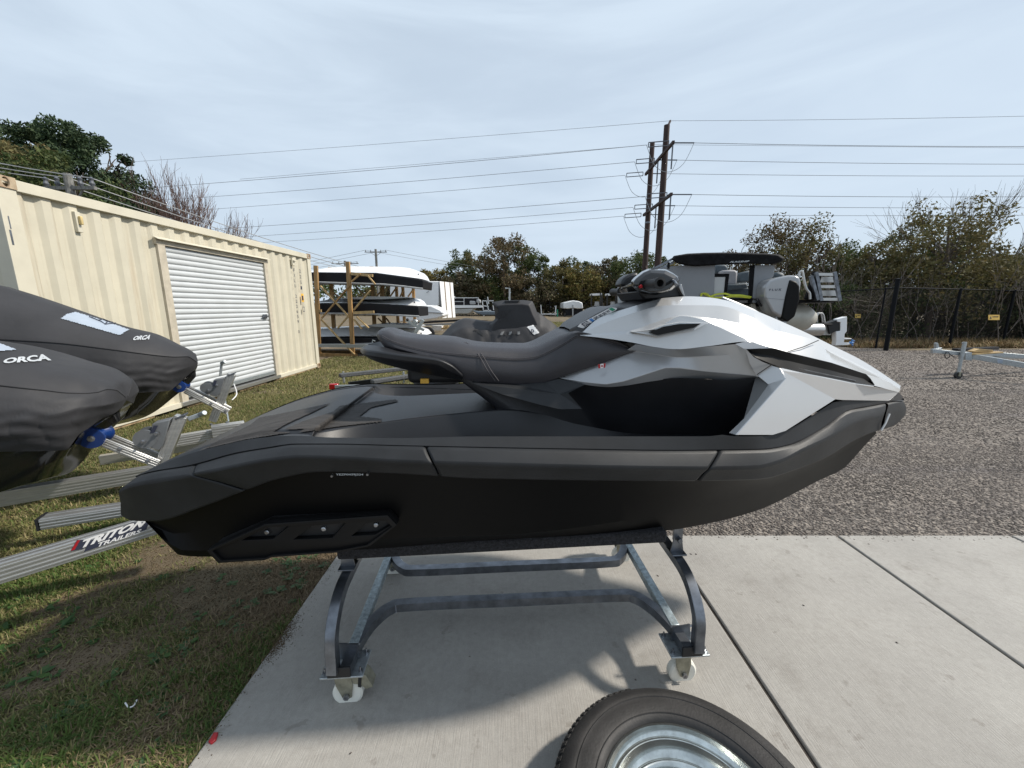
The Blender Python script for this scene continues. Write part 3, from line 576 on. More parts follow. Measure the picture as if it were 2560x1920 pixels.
for k, (s_, w_) in enumerate(cons):
    sg = 1 if w_ > 0 else -1
    mb = MB(); mb.box(loc(s_, w_, PZ), (.17, .13, .008), rz=PSI); mb.build('caster_plate', 'galvanised', stand, bevel=.002)
    c = loc(s_, w_, .062)
    mb = MB(); mb.lathe(c-SK[2]*.018, SK[2], [(.054, 0), (.062, .006), (.062, .032), (.054, .038), (.018, .038)], 32); mb.build('caster_wheel', 'nylon', stand)
    mb = MB()
    for q in (-.026, .024):
        base = c+SK[2]*q
        P = [base+SK[1]*x+np.array([0, 0, z]) for x, z in ((-.05, .124), (.02, .124), (.028, .05), (.020, -.008), (0, -.018), (-.018, -.008), (-.04, .05))]
        mb.prism(P, SK[2]*.004)
    mb.box(c+np.array([-.012, 0, .121]), (.075, .06, .006), rz=PSI); mb.build('caster_fork', 'zinc_yellow', stand, bevel=.001)
    mb = MB(); mb.lathe(c-SK[2]*.036, SK[2], [(.007, 0), (.007, .075)], 8); mb.lathe(c+SK[2]*.03, SK[2], [(.013, 0), (.013, .009)], 6); mb.build('axle_bolt', 'steel', stand)
    for dx, dy in ((-.07, -.045), (.07, -.045), (-.07, .045), (.07, .045)):
        mb = MB(); mb.lathe(loc(s_+dx, w_+dy, PZ), (0, 0, 1), [(.004, 0), (.004, .028), (.0, .028)], 6); mb.lathe(loc(s_+dx, w_+dy, PZ+.004), (0, 0, 1), [(.009, 0), (.009, .008)], 6); mb.build('plate_bolt', 'steel', stand)
# brake pedal on the near left caster
s_, w_ = cons[0]; mb = MB(); P = [loc(s_+x, w_+.03, z) for x, z in ((.02, .165), (.05, .18), (.085, .155), (.11, .10), (.08, .09), (.06, .115), (.03, .12))]
mb.prism(P, -SK[2]*.055); mb.build('brake_pedal', 'zinc_yellow', stand, bevel=.003)
mb = MB(); P = [loc(s_+x, w_+.034, z) for x, z in ((.058, .18), (.07, .175), (.062, .105), (.05, .11))]; mb.prism(P, -SK[2]*.06); mb.build('brake_slot', 'matte_black', stand)
TB = .021
def tube4(name, pts, m, n=10, t=TB):
    mb = MB(); mb.tube(smooth_path(pts, n), t, 4, sq=True); return mb.build(name, m, stand, bevel=.005, ang=35)
for (a, b, sg) in ((0, 1, 1), (2, 3, -1)):
    sa_, wa_ = cons[a]; sb_2, wb_ = cons[b]; zz = PZ+.03
    if sg == 1: run = [float(np.dot(hz(u, v, zz)-SK[0], SK[2])) for u, v in ((1012, 1512), (1530, 1489))]
    else: run = [float(np.dot(hz(u, v, zz)-SK[0], SK[2])) for u, v in ((1030, 1427), (1500, 1406))]
    e = .02*sg
    pts = [loc(sa_+.018, wa_+.065*sg, zz), loc(sa_+.025, wa_-.05*sg, zz), loc(sa_+.055, wa_*.4+run[0]*.6, zz), loc(sa_+.12, run[0]+.02*sg, zz), loc(sa_+.22, run[0], zz),
           loc((sa_+sb_2)/2, (run[0]+run[1])/2, zz), loc(sb_2-.22, run[1], zz), loc(sb_2-.12, run[1]+.02*sg, zz), loc(sb_2-.055, wb_*.4+run[1]*.6, zz), loc(sb_2-.02, wb_-.05*sg, zz), loc(sb_2-.014, wb_+.065*sg, zz)]
    tube4('side_rail', pts, 'dark_steel')
for (a, b, dirn) in ((0, 2, 1), (1, 3, -1)):
    (sa_, wa_), (sb_2, wb_) = cons[a], cons[b]; off = -.028*dirn
    def L_(f, z, o_=0): return loc(sa_*(1-f)+sb_2*f+off+o_, wa_*(1-f)+wb_*f, z)
    ext = .065/(wa_-wb_)
    pts = [L_(-ext, PZ+.03), L_(-ext*.9, .27), L_(-.06, .36), L_(.0, .43), L_(.10, .478), L_(.24, .49), L_(.5, .49), L_(.76, .49), L_(.9, .475), L_(1.0, .43), L_(1.06, .36), L_(1+ext*.9, .27), L_(1+ext, PZ+.03)]
    tube4('arch_tube', pts, 'dark_steel')
    mb = MB(); mb.bar(L_(.06, PZ+.035, .045*dirn), L_(.94, PZ+.035, .045*dirn), .04, .04); mb.build('cross_bar', 'galv_blue', stand, bevel=.003)
    for f in (0.02, .98):
        mb = MB(); P = [L_(f, PZ+.01, x) for x in (.0, .06*dirn)]; 
        mb.prism([L_(f, PZ+.012, -.01*dirn), L_(f, PZ+.012, .08*dirn), L_(f, PZ+.08, .075*dirn), L_(f, PZ+.09, .0)], SK[2]*.005); mb.build('gusset', 'dark_steel', stand)
        for dz in (.03, .07):
            mb = MB(); mb.lathe(L_(f+(.01 if f < .5 else -.01), PZ+dz, -.03*dirn), SK[1]*dirn, [(.009, -.008), (.009, .004), (.005, .004), (.005, .11)], 6); mb.build('cross_bolt', 'steel', stand)
    for f, ee in ((-ext-.002, 1), (1+ext+.002, -1)):
        for oo in (0, .045*dirn):
            mb = MB(); mb.box(L_(f, PZ+.03, oo), (.046, .008, .046), rz=PSI); mb.build('end_cap', 'matte_black', stand, bevel=.002)
    # brackets up to the bunks
    for f in (.22, .78):
        p = L_(f, .49)
        mb = MB(); mb.box(p+np.array([0, 0, .03]), (.07, .07, .008), rz=PSI); mb.prism([L_(f, .51, -.035), L_(f, .51, .035), L_(f, .58, .022), L_(f, .61, 0), L_(f, .58, -.022)], SK[2]*.006)
        mb.box(L_(f, .64), (.045, .012, .12), rz=PSI); mb.box(L_(f, .70), (.06, .09, .006), rz=PSI); mb.lathe(L_(f, .59)-SK[2]*.03, SK[2], [(.012, 0), (.012, .06)], 8)
        mb.build('bunk_bracket', 'dark_steel', stand, bevel=.002)
for sg, ww in ((1, .385), (-1, -.385)):
    a0 = K(SK, 845, 1379, .40); a1_ = K(SK, 1663, 1337, .40)
    mb = MB(); mb.bar(loc(a0[0], ww, a0[2]), loc(a1_[0], ww, a1_[2]), .07, .055); o = mb.build('bunk', 'bunk_carpet', stand, bevel=.012, seg=3)
# ================================================================ ground
def noise_ramp(n, l, vec, scale, lo, hi, detail=6, rough=.6, dist=0):
    a = n.new('ShaderNodeTexNoise'); a.inputs['Scale'].default_value = scale; a.inputs['Detail'].default_value = detail; a.inputs['Roughness'].default_value = rough; a.inputs['Distortion'].default_value = dist
    l.new(vec, a.inputs['Vector']); r = n.new('ShaderNodeMapRange'); r.inputs[1].default_value = lo; r.inputs[2].default_value = hi; l.new(a.outputs['Fac'], r.inputs[0]); return r.outputs[0], a.outputs['Fac']
def mixc(n, l, fac, a, b):
    m = n.new('ShaderNodeMix'); m.data_type = 'RGBA'; l.new(fac, m.inputs[0])
    for i, c in ((6, a), (7, b)):
        if isinstance(c, tuple): m.inputs[i].default_value = (*c, 1)
        else: l.new(c, m.inputs[i])
    return m.outputs[2]
def newmat(name, rough=.9):
    m = bpy.data.materials.new(name); m.use_nodes = True; MATS[name] = m; n = m.node_tree.nodes; l = m.node_tree.links
    n['Principled BSDF'].inputs['Roughness'].default_value = rough; t = n.new('ShaderNodeTexCoord'); return m, n, l, t.outputs['Object'], n['Principled BSDF']
def bump(n, l, h, b, st=.5, d=.01, prev=None):
    x = n.new('ShaderNodeBump'); x.inputs['Strength'].default_value = st; x.inputs['Distance'].default_value = d; l.new(h, x.inputs['Height'])
    if prev: l.new(prev, x.inputs['Normal'])
    l.new(x.outputs[0], b.inputs['Normal']); return x.outputs[0]
# soil and lawn
m, n, l, o, b = newmat('soil_grass')
f1_, _ = noise_ramp(n, l, o, 1.1, .38, .62, 9, .65); f2_, _ = noise_ramp(n, l, o, 14, .35, .65, 8, .7); f3_, h3 = noise_ramp(n, l, o, 90, .3, .7, 5, .7)
f4_, _ = noise_ramp(n, l, o, .18, .4, .6, 5)
c = mixc(n, l, f1_, (.095, .072, .042), (.19, .14, .09)); c2 = mixc(n, l, f2_, c, (.20, .15, .095)); c3 = mixc(n, l, f3_, c2, (.075, .07, .03))
cf = mixc(n, l, f4_, c3, c); l.new(cf, b.inputs['Base Color']); bump(n, l, h3, b, .8, .02)
# gravel
m, n, l, o, b = newmat('gravel_ground')
vo = n.new('ShaderNodeTexVoronoi'); vo.inputs['Scale'].default_value = 42; l.new(o, vo.inputs['Vector'])
cr = n.new('ShaderNodeValToRGB'); l.new(vo.outputs['Color'], cr.inputs[0]); e = cr.color_ramp.elements
e[0].position = .2; e[0].color = (.08, .071, .064, 1); e[1].position = .85; e[1].color = (.27, .235, .20, 1); q = e.new(.5); q.color = (.16, .14, .123, 1)
f1_, _ = noise_ramp(n, l, o, .5, .4, .62, 8, .7); f2_, h2 = noise_ramp(n, l, o, 25, .3, .7, 6, .7)
mpg = n.new('ShaderNodeMapping'); mpg.inputs['Scale'].default_value = (.25, 1.6, 1); l.new(o, mpg.inputs[0]); f3_, _ = noise_ramp(n, l, mpg.outputs[0], .9, .52, .66, 7, .6)
c = mixc(n, l, f1_, cr.outputs[0], (.22, .187, .16)); c = mixc(n, l, f2_, c, cr.outputs[0]); mm = n.new('ShaderNodeMath'); mm.operation = 'MULTIPLY'; mm.inputs[1].default_value = .55; l.new(f3_, mm.inputs[0])
c = mixc(n, l, mm.outputs[0], c, (.11, .098, .10)); l.new(c, b.inputs['Base Color']); pr = bump(n, l, vo.outputs['Distance'], b, .8, .02); bump(n, l, h2, b, .6, .02, pr)
# concrete with broom lines running along the slabs
m, n, l, o, b = newmat('concrete', .85)
f1_, _ = noise_ramp(n, l, o, 1.3, .35, .68, 8, .6); f2_, h2 = noise_ramp(n, l, o, 220, .3, .7, 3); mpc = n.new('ShaderNodeMapping'); mpc.inputs['Scale'].default_value = (170, 5, 1); l.new(o, mpc.inputs[0])
f3_, h3 = noise_ramp(n, l, mpc.outputs[0], 1, .3, .7, 3, .7); f4_, _ = noise_ramp(n, l, o, 4.5, .52, .72, 10, .78)
c = mixc(n, l, f1_, (.35, .338, .312), (.255, .245, .228)); g1 = n.new('ShaderNodeMath'); g1.operation = 'MULTIPLY'; g1.inputs[1].default_value = .35; l.new(f3_, g1.inputs[0]); c = mixc(n, l, g1.outputs[0], c, (.27, .255, .235))
g2 = n.new('ShaderNodeMath'); g2.operation = 'MULTIPLY'; g2.inputs[1].default_value = .3; l.new(f2_, g2.inputs[0]); c = mixc(n, l, g2.outputs[0], c, (.47, .44, .40))
g3 = n.new('ShaderNodeMath'); g3.operation = 'MULTIPLY'; g3.inputs[1].default_value = .42; l.new(f4_, g3.inputs[0]); c = mixc(n, l, g3.outputs[0], c, (.15, .13, .11))
f5_, h5 = noise_ramp(n, l, o, 34, .4, .72, 9, .75); g4 = n.new('ShaderNodeMath'); g4.operation = 'MULTIPLY'; g4.inputs[1].default_value = .38; l.new(f5_, g4.inputs[0]); c = mixc(n, l, g4.outputs[0], c, (.19, .178, .16))
f6_, h6 = noise_ramp(n, l, o, 11, .66, .70, 3, .6); g5 = n.new('ShaderNodeMath'); g5.operation = 'MULTIPLY'; g5.inputs[1].default_value = .35; l.new(f6_, g5.inputs[0]); c = mixc(n, l, g5.outputs[0], c, (.14, .12, .10))
l.new(c, b.inputs['Base Color']); pr = bump(n, l, h3, b, .65, .004); bump(n, l, h5, b, .35, .004, pr)
mat('joint_dirt', (.05, .042, .035), .95, var=.3, scale=30, bump=.5)
mat('wood_new', (.42, .25, .10), .7, var=.25, scale=6, stretch=(1, 1, .15), bump=.1)
mat('wood_pale', (.52, .36, .17), .7, var=.2, scale=6, bump=.1)

def hnoise(x, y, seed=0):
    r = np.random.default_rng(seed); s = 0
    for k in range(10):
        a = r.uniform(0, 2*np.pi); f = r.uniform(.5, 3.2)*(1.25**(k % 5)); s = s+np.sin((x*np.cos(a)+y*np.sin(a))*f+r.uniform(0, 6))/(1+.25*k)
    return s/3.0
mb = MB(); mb.add([(-900, -60, 0), (900, -60, 0), (900, 1200, 0), (-900, 1200, 0)], [(0, 1, 2, 3)]); g = mb.build('ground', 'soil_grass', None, fix=False); tag(g, kind='structure')
PX0 = -1.17; PY1 = 2.65
# gravel yard: an irregular sheet right of the lawn
edge = [(.15, 2.62), (.3, 3.6), (-.2, 5.2), (.4, 7), (.0, 9), (-1.2, 11.2), (-2.0, 13.5), (1.5, 18), (3.5, 21), (9, 22.5), (15, 18), (15.2, 15.4), (19, 15.9), (26, 16), (40, 16), (60, 10), (60, -30), (7, -30), (7, 2.62)]
mb = MB(); mb.add([(x, y, .006) for x, y in edge], [tuple(range(len(edge)))]); g = mb.build('gravel_yard', 'gravel_ground', None, fix=False); tag(g, kind='structure')
mb = MB(); mb.add([(PX0+.01, -25, .010), (7, -25, .010), (7, PY1-.01, .010), (PX0+.01, PY1-.01, .010)], [(0, 1, 2, 3)]); g = mb.build('pad_base', 'joint_dirt', None, fix=False); tag(g, kind='structure')
pad = empty('concrete_pad', (0, 0, 0)); tag(pad, kind='structure')
xs = [PX0, 1.10, 2.36, 3.62, 4.88, 6.9]
for i in range(5):
    for y0, y1 in ((-3.4, PY1), (-9.5, -3.42)):
        a, b_ = xs[i]+(.009 if i else 0), xs[i+1]-.009
        mb = MB(); m_ = int((y1-y0)/.14); r_ = np.random.default_rng(i); rows = []
        top = []
        mb.box(((a+b_)/2, (y0+y1)/2, -.02), (b_-a, y1-y0, .084)); s_ = mb.build('slab', 'concrete', pad, bevel=.008)
# small debris on the slab
def pebbles(name, X, Y, r, m, seed=3, z0=.0, rest=.6):
    n_ = len(X); r_ = np.random.default_rng(seed)
    base = np.array([[1, 0, 0], [0, 1, 0], [-1, 0, 0], [0, -1, 0], [0, 0, .8], [0, 0, -.8]], float); F = np.array([[0, 1, 4], [1, 2, 4], [2, 3, 4], [3, 0, 4], [1, 0, 5], [2, 1, 5], [3, 2, 5], [0, 3, 5]])
    V = base[None]*(1+r_.uniform(-.35, .35, (n_, 6, 3)))*r[:, None, None]; V[:, :, 2] *= rest
    a = r_.uniform(0, 6.28, n_); ca, sa_ = np.cos(a)[:, None], np.sin(a)[:, None]; el = r_.uniform(.7, 1.5, n_)[:, None]
    x = V[:, :, 0]*el; y = V[:, :, 1]; V2 = np.stack([x*ca-y*sa_+X[:, None], x*sa_+y*ca+Y[:, None], V[:, :, 2]+z0+r[:, None]*.25], 2)
    FF = (F[None]+np.arange(n_)[:, None, None]*6).reshape(-1, 3); return raw(name, V2.reshape(-1, 3), FF, m)
# island-random colours
def island_mat(name, cols, rough=.85, spec=.3, trans=0, lo=.75, hi=1.25):
    m, n, l, o, b = newmat(name, rough); g_ = n.new('ShaderNodeNewGeometry'); cr = n.new('ShaderNodeValToRGB'); l.new(g_.outputs['Random Per Island'], cr.inputs[0]); e = cr.color_ramp.elements
    e[0].position = 0; e[0].color = (*cols[0], 1); e[1].position = 1; e[1].color = (*cols[-1], 1)
    for i, c_ in enumerate(cols[1:-1]): q = e.new((i+1)/(len(cols)-1)); q.color = (*c_, 1)
    ns = n.new('ShaderNodeTexNoise'); ns.inputs['Scale'].default_value = .7; ns.inputs['Detail'].default_value = 3; l.new(o, ns.inputs['Vector']); hs = n.new('ShaderNodeHueSaturation'); mr = n.new('ShaderNodeMapRange'); mr.inputs[1].default_value = .3; mr.inputs[2].default_value = .7; mr.inputs[3].default_value = lo; mr.inputs[4].default_value = hi
    l.new(ns.outputs['Fac'], mr.inputs[0]); l.new(mr.outputs[0], hs.inputs['Value']); l.new(cr.outputs[0], hs.inputs['Color']); l.new(hs.outputs[0], b.inputs['Base Color']); b.inputs['Specular IOR Level'].default_value = spec
    if trans:
        tr = n.new('ShaderNodeBsdfTranslucent'); mx = n.new('ShaderNodeMixShader'); mx.inputs[0].default_value = trans; l.new(hs.outputs[0], tr.inputs[0]); l.new(b.outputs[0], mx.inputs[1]); l.new(tr.outputs[0], mx.inputs[2]); l.new(mx.outputs[0], n['Material Output'].inputs[0])
    return m
island_mat('stones', [(.075, .064, .060), (.33, .28, .24), (.16, .137, .125), (.25, .213, .185), (.11, .094, .09), (.20, .172, .152), (.44, .39, .34)], lo=.42, hi=1.12)
r_ = np.random.default_rng(11)
def scatter(x0, x1, y0, y1, n_, poly):
    X = r_.uniform(x0, x1, n_); Y = r_.uniform(y0, y1, n_); k = inpoly(X, Y, poly); return X[k], Y[k]
for (x0, x1, y0, y1, n_, s0_, s1_) in ((.3, 8, 2.66, 4.6, 70000, .003, .012), (0, 12, 4.6, 8, 60000, .005, .016), (2, 20, 8, 16, 50000, .008, .024)):
    X, Y = scatter(x0, x1, y0, y1, n_, edge); rr_ = s0_+(s1_-s0_)*r_.power(.6, len(X))*.9; g = pebbles('gravel', X, Y, rr_, 'stones', z0=.006, seed=int(y0*7)); tag(g, kind='stuff')
X = np.array([1.20, 1.235, 1.62, 1.9, 2.3, .9, .55, -.2, 2.7, 1.75, .2, -.6]); Y = np.array([2.42, 2.42, 1.95, 1.7, 1.15, 2.2, 1.5, 1.62, 1.4, 1.1, 1.05, 1.2])
g = pebbles('slab_grit', X, Y, np.full(len(X), .0065), 'stones', z0=.022, seed=5); tag(g, kind='stuff')
q = np.random.default_rng(51); X = q.uniform(.35, 6.5, 420); Y = 2.65-np.abs(q.normal(0, .035, 420)); tag(pebbles('stray_gravel', X, Y, q.uniform(.002, .007, 420), 'stones', seed=52, z0=.021), kind='stuff')
# ---- grass blades
island_mat('grass_blades', [(.085, .12, .032), (.26, .225, .10), (.13, .155, .045), (.32, .255, .14), (.075, .10, .03), (.18, .185, .065), (.34, .28, .165)], .8, .25, .25)
island_mat('grass_green', [(.05, .095, .02), (.09, .14, .03), (.06, .10, .025), (.12, .16, .045)], .7, .3, .3)
def blades(name, X, Y, hgt, wid, m, seed=1, lean=.7, flat=0):
    n_ = len(X); q = np.random.default_rng(seed); a = q.uniform(0, 6.28, n_); ln = q.uniform(.15, lean+.5, n_); h_ = hgt*q.uniform(.5, 1.3, n_); wd = wid*q.uniform(.6, 1.4, n_)
    dx, dy = np.cos(a), np.sin(a); px, py = -dy, dx
    b0 = np.stack([X-px*wd, Y-py*wd, np.zeros(n_)+.001], 1); b1 = np.stack([X+px*wd, Y+py*wd, np.zeros(n_)+.001], 1)
    mx_ = np.stack([X+dx*h_*ln*.45, Y+dy*h_*ln*.45, h_*.62*np.maximum(.12, 1-ln*.45)], 1); m0 = mx_-np.stack([px, py, 0*px], 1)*wd[:, None]*.8; m1 = mx_+np.stack([px, py, 0*px], 1)*wd[:, None]*.8
    tp = np.stack([X+dx*h_*ln*1.1, Y+dy*h_*ln*1.1, h_*np.maximum(.1, 1-ln*.62)], 1)
    V = np.stack([b0, b1, m1, m0, tp], 1).reshape(-1, 3); I = np.arange(n_)[:, None]*5
    F = np.concatenate([I+np.array([0, 1, 2]), I+np.array([0, 2, 3]), I+np.array([3, 2, 4])]); return tag(raw(name, V, F, m), kind='stuff')
lawn = [(-12, -2), (PX0-.0, -2), (PX0-.0, 2.7), (.12, 2.7), (.25, 3.6), (-.25, 5.2), (.3, 7), (-.1, 9), (-1.3, 11.2), (-2.1, 13.5), (-12, 14)]
def lawn_pts(x0, x1, y0, y1, n_, thr=-.25, seed=1):
    q = np.random.default_rng(seed); X = q.uniform(x0, x1, n_); Y = q.uniform(y0, y1, n_); k = inpoly(X, Y, lawn); X, Y = X[k], Y[k]
    d = hnoise(X*1.5, Y*1.5, 4)+.5*hnoise(X*5, Y*5, 6); bare = np.exp(-(((X+1.5)/.5)**2+((Y-2.25)/.42)**2))*1.7+np.exp(-((X-PX0+.1)/.22)**2)*.5+np.exp(-(((X+1.9)/.35)**2+((Y-1.55)/.2)**2))*.5
    k = d-bare+q.normal(0, .28, len(X)) > thr; return X[k], Y[k]
X, Y = lawn_pts(-3.2, -1.17, .6, 3.0, 88000, -.45, 1); blades('grass', X, Y, .038, .0021, 'grass_blades', 1, 1.1)
X, Y = lawn_pts(-3.2, -1.17, .6, 3.0, 34000, -.1, 2); blades('grass', X, Y, .06, .003, 'grass_green', 2, .9)
X, Y = lawn_pts(-5.4, .4, 2.8, 7.5, 150000, -1.2, 3); blades('grass', X, Y, .05, .0035, 'grass_blades', 3, .9)
X, Y = lawn_pts(-5.4, .4, 2.8, 7.5, 30000, 0, 5); blades('grass', X, Y, .05, .004, 'grass_green', 5, .9)
X, Y = lawn_pts(-6, .5, 7.5, 13.5, 60000, -1.2, 7); blades('grass', X, Y, .06, .007, 'grass_blades', 7, .9)
X = r_.uniform(-2, 12, 60000); Y = r_.uniform(21, 46, 60000); blades('grass', X, Y, .08, .02, 'grass_blades', 8, .9)
# broad-leaved weeds
island_mat('weed_leaf', [(.03, .075, .02), (.06, .12, .03), (.045, .095, .035), (.08, .13, .05)], .55, .4, .2)
def weeds(pts, seed=1):
    q = np.random.default_rng(seed); V = []; F = []
    for (x, y, s_) in pts:
        for k in range(q.integers(7, 12)):
            a = q.uniform(0, 6.28); L_1 = s_*q.uniform(.6, 1.1); ww = L_1*.24; t = q.uniform(.15, .5); d = np.array([np.cos(a), np.sin(a), 0]); p = np.array([-np.sin(a), np.cos(a), 0]); b0 = np.array([x, y, .004]); i = len(V)
            V += [b0, b0+d*L_1*.35+p*ww*.7+[0, 0, L_1*t*.5], b0+d*L_1*.7+p*ww+[0, 0, L_1*t*.7], b0+d*L_1+[0, 0, L_1*t*.6], b0+d*L_1*.7-p*ww+[0, 0, L_1*t*.7], b0+d*L_1*.35-p*ww*.7+[0, 0, L_1*t*.5], b0+d*L_1*.6+[0, 0, L_1*t*.55]]
            F += [(i, i+1, i+6), (i+1, i+2, i+6), (i+2, i+3, i+6), (i+3, i+4, i+6), (i+4, i+5, i+6), (i+5, i, i+6)]
    return tag(raw('weeds', V, F, 'weed_leaf'), kind='stuff')
wp = []
for cx, cy, n_, sp in ((-1.75, 1.25, 26, .28), (-2.4, 1.5, 14, .3), (-1.42, 2.35, 16, .12), (-1.9, 1.0, 18, .3), (-1.35, 1.05, 8, .12), (-2.9, 1.9, 12, .4), (-1.6, 1.75, 14, .25), (-2.2, 3.3, 10, .4)):
    for k in range(n_): wp.append((min(-1.2, cx+random.gauss(0, sp)), cy+random.gauss(0, sp), random.uniform(.03, .065)))
for k in range(90): wp.append((random.uniform(-3, -1.25), random.uniform(.7, 2.9), random.uniform(.02, .045)))
weeds(wp)
X, Y = lawn_pts(-6, -3.2, .8, 2.85, 60000, -1.2, 13); blades('grass', X, Y, .05, .003, 'grass_blades', 13, 1.0)
island_mat('soil_crumbs', [(.05, .035, .022), (.12, .085, .05), (.08, .06, .035), (.16, .12, .08)], .95, .1)
q = np.random.default_rng(31); X = q.uniform(-3.2, -1.19, 40000); Y = q.uniform(.6, 3, 40000); tag(pebbles('soil_crumbs', X, Y, q.uniform(.001, .0045, 40000), 'soil_crumbs', seed=32, rest=.8), kind='stuff')
# straw and dead leaves along the slab
island_mat('straw', [(.20, .15, .09), (.14, .10, .06), (.26, .20, .13), (.10, .07, .045)], .9, .2)
q = np.random.default_rng(9); X = -1.17-np.abs(q.normal(0, .3, 9000)); Y = q.uniform(.7, 2.7, 9000); blades('straw', X, Y, .045, .0018, 'straw', 12, 1.6)
q = np.random.default_rng(41); X = -1.17+np.abs(q.normal(0, .03, 1500)); Y = np.concatenate([q.normal(1.72, .07, 1250), q.uniform(.7, 2.6, 250)]); tag(pebbles('spilled_soil', X, Y, q.uniform(.001, .003, 1500), 'soil_crumbs', seed=42, rest=.6, z0=.022), kind='stuff')
p = hz(500, 1848, .02)
mb = MB(); mb.prism([tuple(hz(u, v, .03)) for u, v in ((520,1853),(534,1830),(546,1829),(540,1848),(528,1858))], (0, 0, -.02)); o = mb.build('red_cup_piece', 'red', None, bevel=.003); tag(o, 'crumpled red plastic scrap at the grass edge of the concrete', 'litter')
mb = MB(); mb.tube(smooth_path([hz(u, v, .03) for u, v in ((313,1757),(322,1768),(334,1764),(342,1750))], 4), .003, 5); o = mb.build('white_scrap', 'sticker_white', None); tag(o, 'curled white scrap lying in the shaded grass', 'litter')
# ================================================================ the spare wheel lying in front
wc_ = (.532, .905); wheel = empty('trailer_wheel', (wc_[0], wc_[1], .022), 'large black tyre on a galvanised rim lying flat on the concrete', 'wheel')
mb = MB(); zt = .2
prof = [(.262, .085), (.262, .165), (.268, .182), (.28, .192), (.30, .197), (.33, .199), (.352, .197), (.356, .1985), (.375, .193), (.392, .183), (.404, .168), (.412, .15), (.415, .11), (.415, .06), (.405, .03), (.38, .012), (.33, .0), (.28, .005), (.262, .03), (.262, .085)]
prof = [(r_0, z_) for r_0, z_ in prof]
mb.lathe((wc_[0], wc_[1], .022), (0, 0, 1), prof, 96); mb.build('tyre', 'rubber', wheel, ang=40)
for k in range(96):
    a = 2*math.pi*k/96
    if not (1.75 < a % 6.283 < 4.4): continue
    mb = MB(); ca, sa_ = math.cos(a), math.sin(a)
    for z_, off in ((.145, 0), (.11, .5), (.075, 0), (.04, .5)):
        aa = a+off*2*math.pi/96; mb.box((wc_[0]+math.cos(aa)*.4135, wc_[1]+math.sin(aa)*.4135, .022+z_), (.007, .019, .029), rz=aa)
    mb.box((wc_[0]+ca*.405, wc_[1]+sa_*.405, .022+.169), (.012, .016, .003), rz=a, ry=.75)
    if k % 1 == 0: mb.build('tread_block', 'rubber', wheel)
for rr_ in (.287, .345):
    mb = MB(); mb.tube([(wc_[0]+math.cos(t)*rr_, wc_[1]+math.sin(t)*rr_, .022+(.1945 if rr_ < .3 else .198)) for t in np.linspace(0, 2*math.pi, 97)], .0022, 5); mb.build('sidewall_rib', 'rubber', wheel)
mat('rim_galv', (.60, .63, .61), .2, metal=.95, var=.16, scale=16, rvar=.08, bump=.02)
mb = MB()
rp = [(.266, .150), (.268, .17), (.264, .178), (.257, .178), (.253, .168), (.248, .155), (.242, .15), (.236, .152), (.230, .150), (.226, .135), (.218, .115), (.205, .105), (.196, .108), (.188, .104), (.18, .085), (.172, .06), (.16, .055), (.148, .066), (.13, .075), (.112, .068), (.098, .055), (.09, .075), (.07, .08), (.045, .08)]
mb.lathe((wc_[0], wc_[1], .022), (0, 0, 1), rp, 96)
mb.f = mb.f[:-2]; mb.build('rim', 'rim_galv', wheel, ang=50, fix=False)
mb = MB(); mb.lathe((wc_[0], wc_[1], .022), (0, 0, 1), [(.19, .02), (.0, .02)], 48); mb.build('rim_back', 'dark_steel', wheel, fix=False)
for k in range(6):
    a = k*math.pi/3; mb = MB(); mb.lathe((wc_[0]+.07*math.cos(a), wc_[1]+.07*math.sin(a), .1015), (0, 0, 1), [(.012, 0), (.009, .002), (.009, -.01)], 12); mb.build('lug_hole', 'matte_black', wheel)
text_m = 'ST 235/85 R16'
V_, F_ = text_mesh('TRAILER  RADIAL', 0, .01)
def arc(p): 
    a = R(150)-p[0]*R(70); rr_ = .305+p[1]*.022; return (wc_[0]+math.cos(a)*rr_, wc_[1]+math.sin(a)*rr_, .022+.1995)
# ================================================================ the cream shipping container
mat('container_paint', (.55, .515, .41), .55, var=.04, scale=2.2, dirt=.55, bump=.08, dst=(9, 9, .5), dcol=(.33, .24, .15))
mat('container_rail', (.58, .545, .44), .55, var=.03, scale=4, dirt=.2)
mat('rusty_corner', (.50, .42, .29), .7, scale=9, col2=(.22, .10, .05), bump=.2)
mat('door_white', (.52, .545, .56), .38, var=.03, scale=3, dirt=.06)
mat('jamb', (.50, .45, .36), .6, var=.1, scale=8)
mat('skid_wood', (.42, .30, .17), .8, var=.3, scale=6, bump=.3)
mat('vent_plastic', (.62, .48, .22), .6, var=.1)
CP = np.array([-5.36, 4.66, 0]); CE = np.array([.0113, 1, 0]); CE = CE/np.linalg.norm(CE); CN = np.array([CE[1], -CE[0], 0])
def ct(u, v): p = hp(u, v, CP, CN)-CP; return float(np.dot(p, CE)), float(p[2])
def c3(y, z, out=0): return CP+CE*y+CN*out+np.array([0, 0, z])
cy0 = ct(38, 465)[0]-.178; cy1 = ct(800, 917)[0]; ztop = .5*(ct(38, 459)[1]+ct(770, 632)[1]); dyL, dzT = ct(411, 616); dyR = ct(659, 656)[0]; zs = ct(686, 940)[1]; zb1 = ct(792, 913)[1]
print('container', round(cy0, 2), round(cy1, 2), round(ztop, 2), 'door', round(dyL, 2), round(dyR, 2), round(dzT, 2), round(ct(659, 656)[1], 2), 'sill', round(zs, 2), 'base', round(zb1, 2), 'corner line', ct(0, 583)[0], ct(36, 718)[0])
box_ = empty('shipping_container', tuple(c3(cy0, 0)), 'long cream corrugated steel container with a white roll-up door on its side', 'container')
ZB = zb1; dzT = .5*(dzT+ct(659, 656)[1]); zrail = ztop-.115; HW = .05
